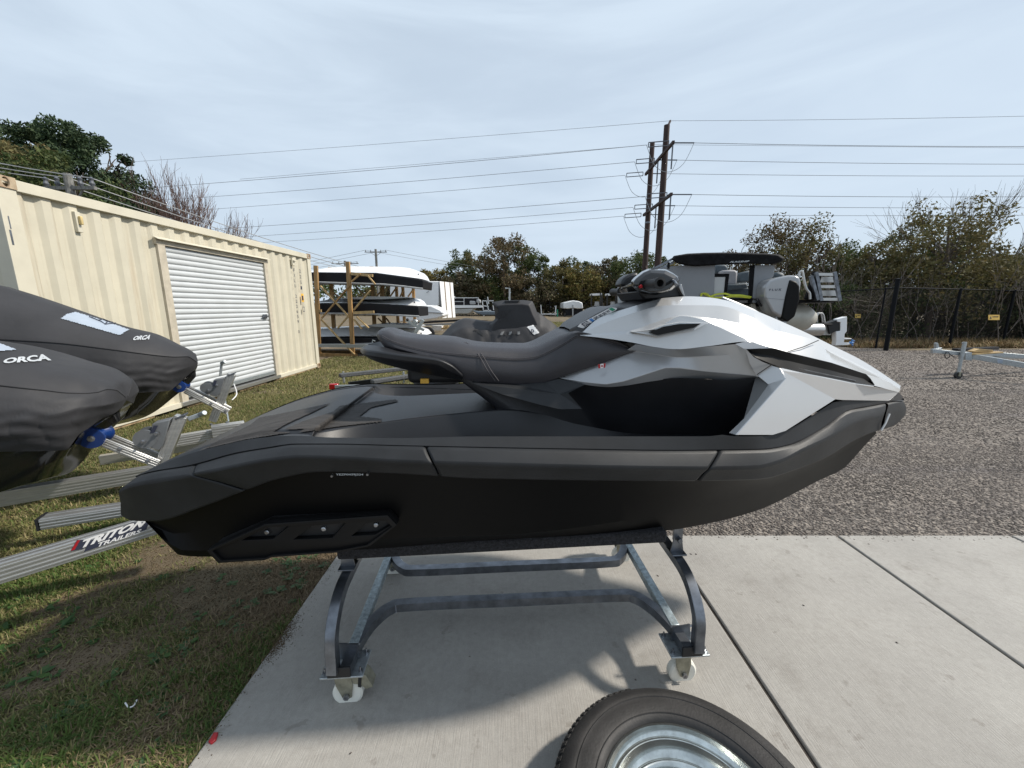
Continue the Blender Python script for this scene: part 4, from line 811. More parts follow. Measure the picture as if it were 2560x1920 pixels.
jl, jr = dyL-.13, dyR+.11; dzh = dzT+.10
def corr(y0, y1, n, z0, z1, name, dep=.04):
    """folded sheet: n waves between y0 and y1"""
    p = (y1-y0)/n; ys = []; 
    for k in range(n):
        b = y0+k*p; ys += [(b, 0), (b+p*.30, 0), (b+p*.47, -dep), (b+p*.80, -dep), (b+p*.97, 0)]
    ys.append((y1, 0)); mb = MB(); nz = 2; mb.grid([[tuple(c3(y, z, o)) for y, o in ys] for z in np.linspace(z0, z1, nz)]); mb.grid([[tuple(c3(y, z, o-.003)) for y, o in ys] for z in (z0, z1)])
    return mb.build(name, 'container_paint', box_, fix=False, ang=10)
o_ = -.03
ya = ct(38, 470)[0]-.02
def offset_corr(*a):
    return corr(*a)
CPs = CP.copy(); CP = CPs+CN*-.03
corr(ya, jl, 6, ZB+.02, zrail+.02, 'wall_panel'); corr(jl, jr, 9, dzh, zrail+.02, 'wall_panel'); corr(jr, cy1-.15, 6, ZB+.02, zrail+.02, 'wall_panel')
CP = CPs
def cb(name, y0, y1, z0, z1, d0, d1, m, bev=.004):
    mb = MB(); P = [c3(y0, z0, d1), c3(y1, z0, d1), c3(y1, z1, d1), c3(y0, z1, d1)]; mb.prism([tuple(p) for p in P], tuple(CN*(d0-d1))); return mb.build(name, m, box_, bevel=bev)
WD = 2.44
cb('roof', cy0+.02, cy1-.02, ztop-.05, ztop-.03, -WD+.02, -.02, 'container_paint', 0)
cb('top_rail', cy0+.17, cy1-.15, zrail, ztop, -.10, 0.004, 'container_rail'); cb('bottom_rail', cy0+.17, jl, ZB-.05, ZB+.03, -.10, .004, 'container_rail'); cb('bottom_rail', jr, cy1-.16, ZB-.05, ZB+.03, -.10, .004, 'container_rail')
cb('corner_post', cy0, cy0+.175, .14, ztop-.1, -.15, .003, 'container_rail'); cb('corner_post', cy1-.155, cy1, .14, ztop-.1, -.15, .003, 'container_rail')
cb('corner_post', cy0, cy0+.17, .14, ztop-.1, -WD, -WD+.15, 'container_rail'); cb('corner_post', cy1-.15, cy1, .14, ztop-.1, -WD, -WD+.15, 'container_rail')
def end(y, name): 
    mb = MB(); P = [c3(y, .15, -.1), c3(y, .15, -WD+.1), c3(y, ztop-.05, -WD+.1), c3(y, ztop-.05, -.1)]; mb.prism([tuple(p) for p in P], tuple(CE*.04)); mb.build(name, 'container_paint', box_)
end(cy0+.03, 'end_wall'); end(cy1-.06, 'end_wall'); 
mb = MB(); P = [c3(cy0+.1, .15, -WD+.03), c3(cy1-.1, .15, -WD+.03), c3(cy1-.1, ztop-.05, -WD+.03), c3(cy0+.1, ztop-.05, -WD+.03)]; mb.prism([tuple(p) for p in P], tuple(CN*.03)); mb.build('back_wall', 'container_paint', box_)
cb('floor', cy0+.1, cy1-.1, .22, .27, -WD+.05, -.08, 'skid_wood', 0)
cb('skid', cy0+.1, jl-.5, .02, ZB-.05, -.14, -.01, 'skid_wood'); cb('skid', jl+.1, dyL+.9, .02, ZB-.052, -.14, -.012, 'skid_wood'); cb('skid', dyL+1.25, dyR-.35, .02, ZB-.05, -.14, -.01, 'skid_wood'); cb('skid', dyR-.0, cy1-.2, .02, ZB-.052, -.14, -.012, 'skid_wood')
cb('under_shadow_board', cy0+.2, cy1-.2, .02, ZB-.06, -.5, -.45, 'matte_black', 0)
# castings with oval holes
def casting(y0, y1, z0, z1):
    cy, cz = (y0+y1)/2, (z0+z1)/2; ov = [(math.cos(t)*.036, math.sin(t)*.052) for t in np.linspace(0, 2*math.pi, 20, endpoint=False)]
    o = holed('corner_casting', [(-(y1-y0)/2, -(z1-z0)/2), ((y1-y0)/2, -(z1-z0)/2), ((y1-y0)/2, (z1-z0)/2), (-(y1-y0)/2, (z1-z0)/2)], [ov], .02, 'rusty_corner', None, lambda x, y, z: tuple(c3(cy+x, cz+y, .004+z)), .002); V = [v.co.copy() for v in o.data.vertices]
    for v, c in zip(o.data.vertices, world_to(box_, [c[:] for c in V])): v.co = c
    o.parent = box_
    cb('casting_core', y0+.01, y1-.01, z0+.01, z1-.01, -.14, -.06, 'rusty_corner')
casting(cy0-.002, cy0+.178, ztop-.105, ztop+.012); casting(cy1-.178+.02, cy1+.004, ztop-.105, ztop+.012); casting(cy0-.002, cy0+.178, .03, .145); casting(cy1-.158, cy1+.004, .03, .145)
# door frame and slats
cb('door_jamb', jl, dyL, zs, dzT, -.07, .012, 'jamb'); cb('door_jamb', dyR, jr, zs, dzT, -.07, .012, 'jamb'); cb('door_header', jl-.02, jr+.02, dzT, dzh, -.07, .014, 'jamb')
mb = MB(); P = [c3(jl-.06, dzh+.015, .0), c3(jl-.06, dzh-.02, .075), c3(jl-.06, dzh-.028, .075), c3(jl-.06, dzh+.005, .0)]; mb.prism([tuple(p) for p in P], tuple(CE*(jr-jl+.1))); mb.build('drip_flashing', 'container_rail', box_)
cb('door_sill', jl-.02, jr+.02, zs-.07, zs, -.1, .03, 'aluminium')
door = empty('roll_up_door', (0, 0, 0)); door.parent = box_; door.location = (0, 0, 0)
ns_ = 27; zz0 = zs+.09; dz = (dzT-zz0)/ns_
for k in range(ns_):
    z0 = zz0+k*dz; prof_ = [(0, -.045), (.10, -.032), (.30, -.024), (.55, -.022), (.78, -.026), (.92, -.038), (1.0, -.047)]
    mb = MB(); mb.grid([[tuple(c3(y, z0+f*dz, o)) for y in (dyL+.004, dyR-.004)] for f, o in prof_]); mb.build('slat', 'door_white', door, fix=False, ang=60)
cb('door_back', dyL-.02, dyR+.02, zs-.0, dzT, -.075, -.055, 'matte_black', 0)
mb = MB(); mb.box(c3((dyL+dyR)/2, zz0-.025, -.03), (.03, dyR-dyL-.01, .05), rz=math.atan2(-CE[0], CE[1])); mb.build('bottom_bar', 'galvanised', door)
hy_, hz_ = ct(663, 791); 
mb = MB(); mb.box(c3(hy_, hz_, .0), (.03, .12, .09)); mb.box(c3(hy_-.02, hz_+.0, .02), (.02, .20, .022)); mb.build('door_latch', 'dark_steel', door, bevel=.004)
# vents under the rail
def vent_(u0, v0, u1, v1, m):
    y0, z1 = ct(u0, v0); y1, z0 = ct(u1, v1); cb('wall_vent', y0, y1, z0, z1, -.03, .012, 'container_rail'); cb('vent_cowl', y0+.02, y1-.01, z0+.09, z1-.05, .012, .05, m, .008)
vent_(184, 528, 207, 582, 'vent_plastic'); vent_(729, 644, 737, 664, 'container_rail')
# stencilled markings, vertical
def vtext(txt, u0, v0, v1, size, m='print_dark', u1=None):
    y0, z0 = ct(u0, v0); y1, z1 = ct(u1 or u0+8, v1); n_ = len(txt); pitch = (z0-z1)/n_
    for i, ch in enumerate(txt):
        if ch == ' ': continue
        f = i/max(1, n_-1); y = y0*(1-f)+y1*f; z = z0-pitch*i; hh = pitch*.62; ww = size
        q_ = [c3(y, z-hh, .0045), c3(y+ww, z-hh, .0045), c3(y+ww, z, .0045), c3(y, z, .0045)]; text_on('marking', ch, [tuple(p) for p in q_], m, box_, bold=.01)
vtext('FXLU 222659 0', 732, 671, 838, .07, u1=746); vtext('22G1', 747, 673, 729, .07, u1=752)
def patch(name, u0, v0, u1, v1, m, o=.005):
    y0, z1 = ct(u0, v0); y1, z0 = ct(u1, v1); mb = MB(); mb.add([tuple(c3(y0, z0, o)), tuple(c3(y1, z0, o)), tuple(c3(y1, z1, o)), tuple(c3(y0, z1, o))], [(0, 1, 2, 3)]); return mb.build(name, m, box_, fix=False)
patch('hazard_sticker', 752, 734, 760, 755, 'yellow_print'); patch('hazard_sticker_print', 753.5, 739, 758.5, 751, 'print_dark', .006); patch('stencil_box', 756, 767, 762, 779, 'print_dark'); patch('stencil_box_inner', 757, 768.5, 761, 777.5, 'container_paint', .006)
patch('scrape', 21, 540, 25, 572, 'steel', .0045); patch('scrape', 27, 575, 30, 612, 'steel', .0045)
# ================================================================ covered skis on the left with their trailer
mat('cover_cloth', (.034, .034, .037), .62, var=.1, scale=3, bump=.5, bscale=7, spec=.3)
mat('cover_dark', (.018, .018, .02), .7, var=.1, scale=6, bump=.5, bscale=14)
mat('cover_letter', (.42, .44, .46), .6, var=.05)
mat('cover_print', (.33, .38, .45), .6, var=.05)
PSL = R(25)
def craft(nx, ny, name, label, top, seam, low, bot, hull, um):
    """a covered watercraft whose nose stands at (nx, ny); the lists follow its left-hand... near side from the picture"""
    fr = frame(nx, ny, PSL); root = empty(name, (nx, ny, 0), label, 'watercraft', 'covered watercraft on the aluminium trailer', rz=PSL); n = 120
    r = [rail(fr, q, n) for q in (top, seam, low, bot)]
    # carry the shape on aft beyond the picture edge
    def ext(q, dz, dw):
        d = q[0]-q[1]; out = []
        for k in range(1, 10):
            s_ = .22*k; out.append(np.array([q[0][0]-s_, q[0][1]-dw*min(s_, 1.0), q[0][2]+dz(s_)]))
        return np.array(out[::-1]+list(q))
    cz = lambda s_: .13*math.sin(min(s_, 1.3)*2.0)-.12*max(0, s_-.8)
    R_ = [ext(r[0], cz, 0), ext(r[1], lambda s_: .02*s_, .02), ext(r[2], lambda s_: 0, .02), ext(r[3], lambda s_: 0, .0)]
    c0 = R_[0].copy(); c0[:, 1] = 0; N_ = len(c0); q = np.random.default_rng(int(abs(nx)*100))
    rows = [c0]
    for a, b, m_ in ((R_[0], R_[1], 12), (R_[1], R_[2], 16), (R_[2], R_[3], 12)):
        for k in range(m_): 
            f = k/m_; row = a*(1-f)+b*f; bulge = math.sin(math.pi*f)*(.035 if a is R_[0] else .012)*np.clip((N_-1-np.arange(N_))/42, 0, 1); row = row+np.stack([0*bulge, -bulge, bulge*.6], 1); rows.append(row)
    rows.append(R_[3]); rows = np.array(rows)
    xx = rows[:, :, 0]; zz = rows[:, :, 2]; wr = .008*np.sin(xx*17+zz*26+2*np.sin(zz*13+xx*3))*np.abs(np.sin(xx*5+1))+.006*np.abs(np.sin(xx*31-zz*22+1.5*np.sin(zz*19)))**.5+.0035*np.sin(zz*95+xx*21+np.sin(xx*30)); t_ = np.linspace(0, 1, rows.shape[0])[:, None]; t_ = np.clip((t_-.35)*2.2, 0, 1)
    edge_ = np.clip(np.arange(N_)[::-1]/12, 0, 1)[None]; rows[:, :, 1] -= wr*t_*edge_; rows[:, :, 1] = np.minimum(rows[:, :, 1], -.0)
    mb = MB(); mb.grid([list(map(tuple, x)) for x in rows]); v = [(p[0], -p[1], p[2]) for p in mb.v]; mb.add(v, [tuple(reversed(f)) for f in mb.f]); mb.build('cover', 'cover_cloth', root, world=False, ang=60)
    mb = MB(); mb.tube([(p[0], p[1]-.004, p[2]) for p in R_[1][:-1]], .003, 4); mb.both('cover_seam', 'cover_dark', root)
    # hull below the cover
    hb = rail(fr, hull, n); hb = ext(hb, lambda s_: -.02*s_, .0); ht = R_[3].copy(); ht[:, 1] *= .93; k_ = hb.copy(); k_[:, 1] = 0; k_[:, 2] -= .06
    mid_ = ht*.5+hb*.5; mid_[:, 1] *= 1.06
    mb = MB(); mb.grid([list(map(tuple, x)) for x in (ht, mid_, hb, k_)]); v = [(p[0], -p[1], p[2]) for p in mb.v]; mb.add(v, [tuple(reversed(f)) for f in mb.f]); mb.build('hull', 'gloss_black', root, world=False, bevel=.006)
    mb = MB(); st_ = hb*.6+mid_*.4; mb.tube([(p[0]-.05, p[1]-.004, p[2]) for p in st_[:-20]], .007, 4); mb.both('hull_strake', 'dark_steel', root)
    # aft closing
    mb = MB(); ring = [tuple(x[0]) for x in rows]; mb.add(ring+[(p[0], -p[1], p[2]) for p in ring[::-1]], [tuple(range(2*len(ring)))]); mb.build('cover_end', 'cover_cloth', root, world=False)
    return fr, root, rows
n1 = hy(317, 994, 2.5); n2 = hy(495, 907, 3.68)
frA, skA, rwA = craft(n1[0], n1[1], 'covered_watercraft', 'charcoal covered watercraft nearest the camera at the left edge, nose on blue roller',
  [(0,860,.05),(40,872,.06),(117,900,.07),(200,921,.07),(266,949,.06),(287,960,.05),(303,978,.03),(317,994,.0)],
  [(0,963,.40),(60,970,.385),(117,976,.36),(170,982,.33),(211,983,.29),(245,980,.23),(270,973,.17),(290,975,.11),(306,986,.05),(317,995,.0)],
  [(0,1057,.47),(80,1046,.45),(141,1036,.42),(211,1018,.35),(250,1015,.27),(285,1008,.18),(305,1002,.08),(316,997,.0)],
  [(0,1129,.42),(80,1128,.40),(165,1125,.36),(200,1085,.33),(225,1068,.28),(254,1047,.2),(291,1030,.12),(310,1010,.04),(315,1000,.0)],
  [(0,1231,.30),(50,1215,.28),(99,1201,.25),(159,1155,.2),(186,1125,.15),(215,1085,.1),(260,1050,.05),(300,1028,.0)], 0)
frB, skB, rwB = craft(n2[0], n2[1], 'covered_watercraft', 'charcoal covered watercraft behind, closer to the cream container',
  [(0,716,.05),(80,742,.06),(188,780,.07),(306,820,.07),(376,837,.07),(437,864,.06),(465,877,.05),(482,893,.03),(495,907,.0)],
  [(0,848,.44),(141,857,.42),(282,874,.38),(350,883,.34),(400,889,.28),(440,892,.2),(468,891,.12),(484,899,.05),(495,908,.0)],
  [(0,965,.48),(141,964,.46),(282,955,.43),(350,946,.37),(400,937,.3),(450,925,.2),(480,915,.08),(494,910,.0)],
  [(0,1000,.42),(150,995,.40),(301,984,.36),(380,980,.3),(425,976,.22),(440,965,.16),(470,938,.08),(488,922,.03),(494,912,.0)],
  [(0,1120,.3),(150,1085,.27),(277,1058,.23),(329,1043,.2),(370,1022,.15),(420,985,.08),(470,945,.02),(490,925,.0)], 0)
# prints on the covers
def on_cover(fr, root, name, px, m, wv, off=.006):
    """px: pixels; wv(u, v) sideways offset on the cover; the print lies just proud of the cloth"""
    pass
def cover_bvh(root):
    for ch in root.children:
        if ch.name.startswith('cover') and 'seam' not in ch.name and 'end' not in ch.name: return bvh_of(ch, root)
def lay_text(name, txt, bvh, quad, m, root, shear=.0, off=.006, bold=.045):
    V, F = text_mesh(txt, shear, bold); q = [np.array(p, float) for p in quad]; P = []; ok = []
    for x, y in V:
        c = (1-x)*(1-y)*q[0]+x*(1-y)*q[1]+x*y*q[2]+(1-x)*y*q[3]; h = lay(bvh, c[0], c[1], off); P.append(tuple(h) if h is not None else (0, 0, 0)); ok.append(h is not None)
    F = [f for f in F if all(ok[i] for i in f)]; mb = MB(); mb.add(P, F)
    if F: mb.build(name, m, root, fix=False)
bA, bB = cover_bvh(skA), cover_bvh(skB)
lay_poly('printed_panel', bB, [(152,797),(168,786),(188,781),(255,801),(322,825),(299,839)], 'cover_print', skB, step=3)
lay_poly('printed_panel', bA, [(-6,858),(40,875),(30,877),(0,879),(-6,879)], 'cover_print', skA, step=3)
lay_text('lettering', 'ORCA', bB, [(331,852),(372,850),(378,838),(336,842)], 'cover_letter', skB, shear=.2)
lay_text('lettering', 'ORCA', bA, [(4,911),(128,903),(118,886),(14,898)], 'cover_letter', skA, shear=.0)
for P_ in ([(222,794),(252,806),(262,813),(280,811),(288,810)], [(246,803),(256,800),(276,808)], [(262,813),(268,806),(280,808)]):
    pp = [lay(bB, *p, .011) for p in P_]
    if all(p is not None for p in pp): mb = MB(); mb.tube(pp, .004, 4); mb.build('emblem_line', 'print_dark', skB)
# trailer under the skis
trl = empty('aluminium_trailer', (n1[0], n1[1]-.3, 0), 'ribbed aluminium double trailer with blue bow rollers under the covered watercraft', 'trailer')
def ribbed(p0, p1, a, b, name='frame_beam', ribs=4, m='aluminium'):
    """box beam with raised ribs along its sides"""
    mb = MB(); mb.bar(p0, p1, a, b); P0, P1 = Vector(p0), Vector(p1); d = (P1-P0).normalized(); s_ = d.cross(Vector((0, 0, 1))).normalized(); u = s_.cross(d).normalized()
    for k in range(ribs):
        z = (-.5+(k+.5)/ribs)*b*.86
        for sg in (1, -1):
            o = u*z+s_*(sg*(a/2+.0008)); mb.bar(P0+o, P1+o, .004, b/ribs*.42, up=tuple(u))
    for k in range(2):
        o = s_*((-.25+.5*k)*a)+u*(b/2); mb.bar(P0+o, P1+o, a*.28, .003, up=tuple(u))
    return mb.build(name, m, trl, bevel=.002)
def beampx(pa, pb, za, zb_, w_=.07, h_=.1, **k): return ribbed(hz(*pa, za), hz(*pb, zb_), w_, h_, **k)
A_ = hz(-140, 1471, .42); B_ = hz(470, 1285, .46); ribbed(A_, B_, .07, .098)
beampx((112, 1303), (520, 1240), .50, .50, .09, .06, ribs=3)
mb = MB(); p = hz(110, 1303, .50); d_ = Vector(hz(520, 1240, .50)-p).normalized(); mb.bar(Vector(p)-d_*.012, p, .094, .066); mb.build('end_plug', 'matte_black', trl)
beampx((-160, 1272), (460, 1168), .42, .46, .07, .1)
# beams of the far ski
Af = hz(300, 1126, .46); Bf = hz(700, 1058, .46); ribbed(Af, Bf, .07, .1)
ribbed(hz(530, 1080, .505), hz(612, 1068, .505), .1, .115, name='coupler_sleeve')
mb = MB(); mb.bar(hz(250, 1150, .36), hz(620, 1092, .36), .06, .08); mb.build('axle_beam', 'aluminium', trl, bevel=.003)
for a_, b_ in (((0, 1330), (-200, 1500)),): pass
def winch(fr, P, tag_):
    """P: dict of pixels for one bow stand, in the centre plane of its craft"""
    def w3(u, v, ww=0): q_ = K(fr, u, v, ww); return fr[0]+fr[1]*q_[0]+fr[2]*(-q_[1])+np.array([0, 0, q_[2]])
    side = fr[2]
    ribbed(w3(*P['post0'], .0), w3(*P['post1'], .0), .055, .065, name='winch_post', ribs=3)
    mb = MB(); t_ = Vector(w3(*P['post1'])); mb.box(t_, (.062, .07, .012), rz=PSL, ry=-.35); mb.build('post_cap', 'dark_steel', trl, bevel=.002)
    for ww in (.05, -.05): ribbed(w3(*P['arm0'], .05)+side*(ww-.05), w3(*P['arm1'], .05)+side*(ww-.05), .014, .052, name='roller_arm', ribs=3)
    c = w3(*P['rol'], .105); mb = MB(); rr_ = P['r']; mb.lathe(c+side*.005, -side, [(rr_*.3, -.004), (rr_*.96, 0), (rr_, .012), (rr_*.9, .026), (rr_*.62, .04), (rr_*.55, .07), (rr_*.62, .1), (rr_*.9, .114), (rr_, .128), (rr_*.96, .14), (rr_*.3, .144)], 28); mb.build('bow_roller', 'blue_roller', trl, ang=50)
    mb = MB(); mb.lathe(c+side*.02, -side, [(.012, 0), (.012, .01), (.02, .011), (.02, .016)], 8); mb.build('roller_bolt', 'steel', trl)
    hsg = [w3(u, v, .045) for u, v in P['house']]; mb = MB(); mb.prism([tuple(p) for p in hsg], tuple(-side*.09)); mb.build('winch_housing', 'winch_grey', trl, bevel=.004)
    c2 = w3(*P['spool'], .05); mb = MB(); mb.lathe(c2, -side, [(P['sr'], 0), (P['sr'], .006), (.03, .008), (.03, .08), (P['sr'], .082), (P['sr'], .088)], 28); mb.build('winch_spool', 'winch_grey', trl)
    for q_ in P['bolts']: mb = MB(); mb.lathe(w3(*q_, .05), side, [(.012, 0), (.012, .012), (.007, .013), (.007, .03)], 8); mb.build('winch_bolt', 'steel', trl)
    mb = MB(); hd = [w3(u, v, .03) for u, v in P['handle']]; mb.bar(hd[0], hd[1], .008, .03); mb.tube([hd[1]-side*.0, hd[1]+side*.02+np.array([.04, 0, .02])], .017, 8); mb.build('crank_handle', 'galvanised', trl, bevel=.003)
    st = [w3(u, v, .052) for u, v in P['tag']]; mb = MB(); mb.add([tuple(p) for p in st], [(0, 1, 2, 3)]); mb.build('winch_label', 'print_dark', trl, fix=False)
    for q_ in P['pb']: mb = MB(); mb.lathe(w3(*q_, .064), side, [(.013, 0), (.013, .008), (.006, .009), (.006, .016)], 8); mb.build('arm_bolt', 'steel', trl)
mat('winch_grey', (.19, .20, .21), .4, metal=.3, var=.12, scale=8)
frA2 = (frA[0], frA[1], frA[2]); 
winch(frA, dict(post0=(404, 1160), post1=(454, 1040), arm0=(250, 1103), arm1=(395, 1160), rol=(229, 1096), r=.064, house=[(373,1102),(380,1060),(425,1049),(408,1114),(398,1126),(377,1120)], spool=(362, 1098), sr=.062, bolts=[(393,1083),(359,1103)], handle=[(470,1048),(500,1037)], tag=[(375,1083),(386,1082),(395,1064),(384,1064)], pb=[(369,1152),(300,1122)]), 'A')
winch(frB, dict(post0=(532, 1052), post1=(580, 935), arm0=(463, 976), arm1=(570, 1030), rol=(448, 967), r=.052, house=[(522,980),(534,950),(562,944),(550,985),(540,992),(525,988)], spool=(516, 970), sr=.05, bolts=[(542,963),(521,976)], handle=[(551,940),(554,908)], tag=[(531,966),(538,965),(542,952),(535,952)], pb=[(527,1010),(563,1029),(528,1061),(568,1056)]), 'B')
mb = MB(); mb.bar(hz(563, 1000, .62), hz(572, 1056, .50), .012, .03); mb.build('brace', 'galvanised', trl)
mb = MB(); mb.tube(smooth_path([hz(585, 960, .7), hz(592, 985, .66), hz(580, 1000, .62)], 3), .006, 5); mb.build('strap_end', 'sticker_white', trl)
# decal on the near beam
bd = Vector(B_-A_).normalized(); bs = bd.cross(Vector((0, 0, 1))).normalized(); bu = bs.cross(bd).normalized()
if bs.dot(Vector(A_)-Vector(CAM)) > 0: bs = -bs
pn = np.array(bs); po = np.array(A_)+pn*.038
def dec(u, v): return hp(u, v, po, pn)
def quadpx(name, Q, m, off=0):
    mb = MB(); mb.add([tuple(dec(*q_)+pn*off) for q_ in Q], [tuple(range(len(Q)))]); mb.build(name, m, trl, fix=False)
quadpx('decal_ground', [(210,1379),(224,1351),(240,1347),(330,1306),(372,1306),(366,1324),(210,1380)], 'print_dark')
quadpx('decal_ground', [(176,1378),(192,1350),(224,1349),(208,1372)], 'print_dark', .0004)
quadpx('decal_red', [(177,1377),(193,1351),(201,1349),(187,1374)], 'red', .001)
text_on('decal_text', 'TRITON', [tuple(dec(*q_)+pn*.0015) for q_ in ((205,1370),(364,1313),(376,1292),(207,1350))], 'sticker_white', trl, shear=.35, bold=.05)
text_on('decal_text', 'TRAILERS', [tuple(dec(*q_)+pn*.0015) for q_ in ((243,1368),(352,1332),(354,1322),(246,1357))], 'sticker_white', trl, shear=.2, bold=.03)
# ================================================================ covered watercraft on its trailer behind the seat
def plane_y(y, psi=0.0):
    d = np.array([math.cos(psi), math.sin(psi), 0]); n_ = np.array([-math.sin(psi), math.cos(psi), 0]); return (np.array([0, y, 0.0]), n_)
def pp(pl, u, v, dep=0): return hp(u, v, pl[0]+pl[1]*dep, pl[1])
def pxprism(name, px, pl, thick, m, parent, dep=0, bevel=0, ang=30, **k):
    mb = MB(); mb.prism([tuple(pp(pl, u, v, dep)) for u, v in px], tuple(pl[1]*thick)); return mb.build(name, m, parent, bevel=bevel, ang=ang, **k)
def pxbar(name, pa, pb, pl, a, b, m, parent, dep=0, bevel=0):
    mb = MB(); mb.bar(pp(pl, *pa, dep), pp(pl, *pb, dep), a, b, up=tuple(pl[1])); return mb.build(name, m, parent, bevel=bevel)
FC = frame(-.3, 5.3, R(3)); cs = empty('covered_watercraft', (-.3, 5.3, 0), 'grey covered watercraft on its own trailer, seen over the black seat', 'watercraft', rz=R(3))
n = 90; mat('print_grey', (.16, .165, .17), .6)
t_ = rail(FC, [(1030,895,.05),(1060,876,.1),(1100,842,.12),(1137,807,.14),(1162,798,.16),(1225,806,.16),(1290,796,.2),(1345,783,.2),(1370,799,.16),(1391,815,.12),(1404,835,.06),(1420,868,.0)], n)
s_1 = rail(FC, [(1026,905,.3),(1060,888,.42),(1100,862,.42),(1137,832,.40),(1162,822,.38),(1225,826,.36),(1290,822,.38),(1345,815,.36),(1370,824,.3),(1391,836,.22),(1404,848,.12),(1420,870,.02)], n)
s_2 = rail(FC, [(1020,925,.40),(1060,948,.58),(1162,930,.58),(1225,925,.57),(1345,920,.5),(1391,912,.36),(1410,895,.18),(1424,880,.02)], n)
s_3 = s_2.copy(); s_3[:, 2] -= .12
c_0 = t_.copy(); c_0[:, 1] = 0; c_0[:, 2] += .01; rows = []
for a, b, m_ in ((c_0, t_, 3), (t_, s_1, 5), (s_1, s_2, 8), (s_2, s_3, 2)):
    for k in range(m_): rows.append(a*(1-k/m_)+b*k/m_)
rows.append(s_3); rows = np.array(rows); xx, zz = rows[:, :, 0], rows[:, :, 2]
f_ = np.clip(np.linspace(-.2, 1.4, len(rows)), 0, 1)[:, None]; rows[:, :, 1] = np.minimum(0, rows[:, :, 1]-f_*(.022*np.sin(xx*21-zz*16+np.sin(xx*7)*2)+.016*np.abs(np.sin(xx*26+zz*14+np.sin(xx*9)))))
mb = MB(); mb.grid([list(map(tuple, r_0)) for r_0 in rows]); v = [(p[0], -p[1], p[2]) for p in mb.v]; mb.add(v, [tuple(reversed(f)) for f in mb.f]); mb.build('cover', 'cover_cloth', cs, world=False, ang=50)
mb = MB(); pod = [(1212,838),(1222,812),(1238,797),(1236,767),(1230,760),(1233,755),(1256,751),(1308,750),(1331,753),(1336,763),(1343,782),(1356,808),(1366,840)]
rws = []
for ww, sc_ in ((-.36, .82), (-.26, 1), (0, 1.0), (.26, 1), (.36, .8)): rws.append([tuple(K(FC, 1286+(u-1286)*sc_, 800+(v-800)*sc_, ww)) for u, v in pod])
mb.grid(rws); mb.add(rws[0], [tuple(range(len(pod)))]); mb.add(rws[-1], [tuple(range(len(pod)))]); mb.build('cover_hood', 'cover_cloth', cs, world=False, bevel=.035, ang=40, seg=4)
def csq(name, Q, ww, m, th=.004): mb = MB(); mb.prism([tuple(K(FC, u, v, ww)) for u, v in Q], (0, th, 0)); mb.build(name, m, cs, world=False)
bv = None
for ch in cs.children:
    if ch.name.startswith('cover') and 'hood' not in ch.name: M_ = Matrix.Translation(cs.location) @ Matrix.Rotation(cs.rotation_euler.z, 4, 'Z'); bv = BVHTree.FromPolygons([M_ @ v.co for v in ch.data.vertices], [tuple(p.vertices) for p in ch.data.polygons])
lay_poly('care_label', bv, [(1317,818),(1333,813),(1348,832),(1335,837)], 'sticker_white', cs, step=2); lay_poly('handle_slot', bv, [(1184,826),(1192,821),(1209,835),(1207,840)], 'matte_black', cs, step=2)
lay_text('label_print', 'D', bv, [(1327,832),(1335,832),(1335,824),(1327,824)], 'print_dark', cs, off=.012)
for k in range(5): lay_poly('cover_mark', bv, [(1250+k*11,838),(1256+k*11,838-k*.4),(1260+k*10,829),(1254+k*10,830)], 'cover_dark' if k % 2 else 'print_grey', cs, .012, 1.5)
csq('gauge_flap', [(1236,790),(1250,778),(1284,772),(1262,792),(1244,797)], .365, 'cover_dark', .03)
csq('top_flap', [(1262,752),(1300,751),(1292,757),(1276,760),(1264,758)], .34, 'cover_dark', .1)
ct_ = empty('single_trailer', (-1.6, 5.2, 0), 'galvanised trailer with carpeted bunks and red side light under the grey covered watercraft', 'trailer')
mat('bunk_grey', (.10, .105, .11), .9, var=.25, scale=60, bump=.8, bscale=200)
for a, b, zz_ in (((849, 939), (1100, 912), .60), ((930, 955), (1120, 925), .55)):
    mb = MB(); mb.bar(hz(*a, zz_), hz(*b, zz_), .1, .06); mb.build('bunk', 'bunk_grey', ct_, bevel=.012)
mb = MB(); mb.bar(hz(872, 962, .42), hz(1150, 925, .42), .06, .09); mb.build('frame_rail', 'matte_black', ct_, bevel=.004)
mb = MB(); mb.bar(hz(838, 967, .45), hz(980, 964, .45), .05, .05); mb.build('cross_member', 'galvanised', ct_, bevel=.004)
mb = MB(); p = hz(835, 966, .45); mb.box(p, (.13, .07, .085), rz=.1); mb.build('tail_light', 'red_lens', ct_, bevel=.01)
for a, zz_ in ((860, .5), (1010, .5)): mb = MB(); p = hz(a, 957, .45); mb.box(p+np.array([0, 0, .09]), (.02, .05, .18)); mb.build('bunk_post', 'galvanised', ct_)
mb = MB(); p = np.array([-.7, 5.3, .40]); mb.box(p, (2.6, .08, .08)); mb.build('main_beam', 'galvanised', ct_)
for yy in (4.75, 6.0):
    mb = MB(); mb.lathe((-1.0, yy, .27), (0, 1, 0), [(.15, 0), (.27, .01), (.27, .15), (.15, .16)], 28); mb.build('trailer_wheel', 'rubber', ct_)
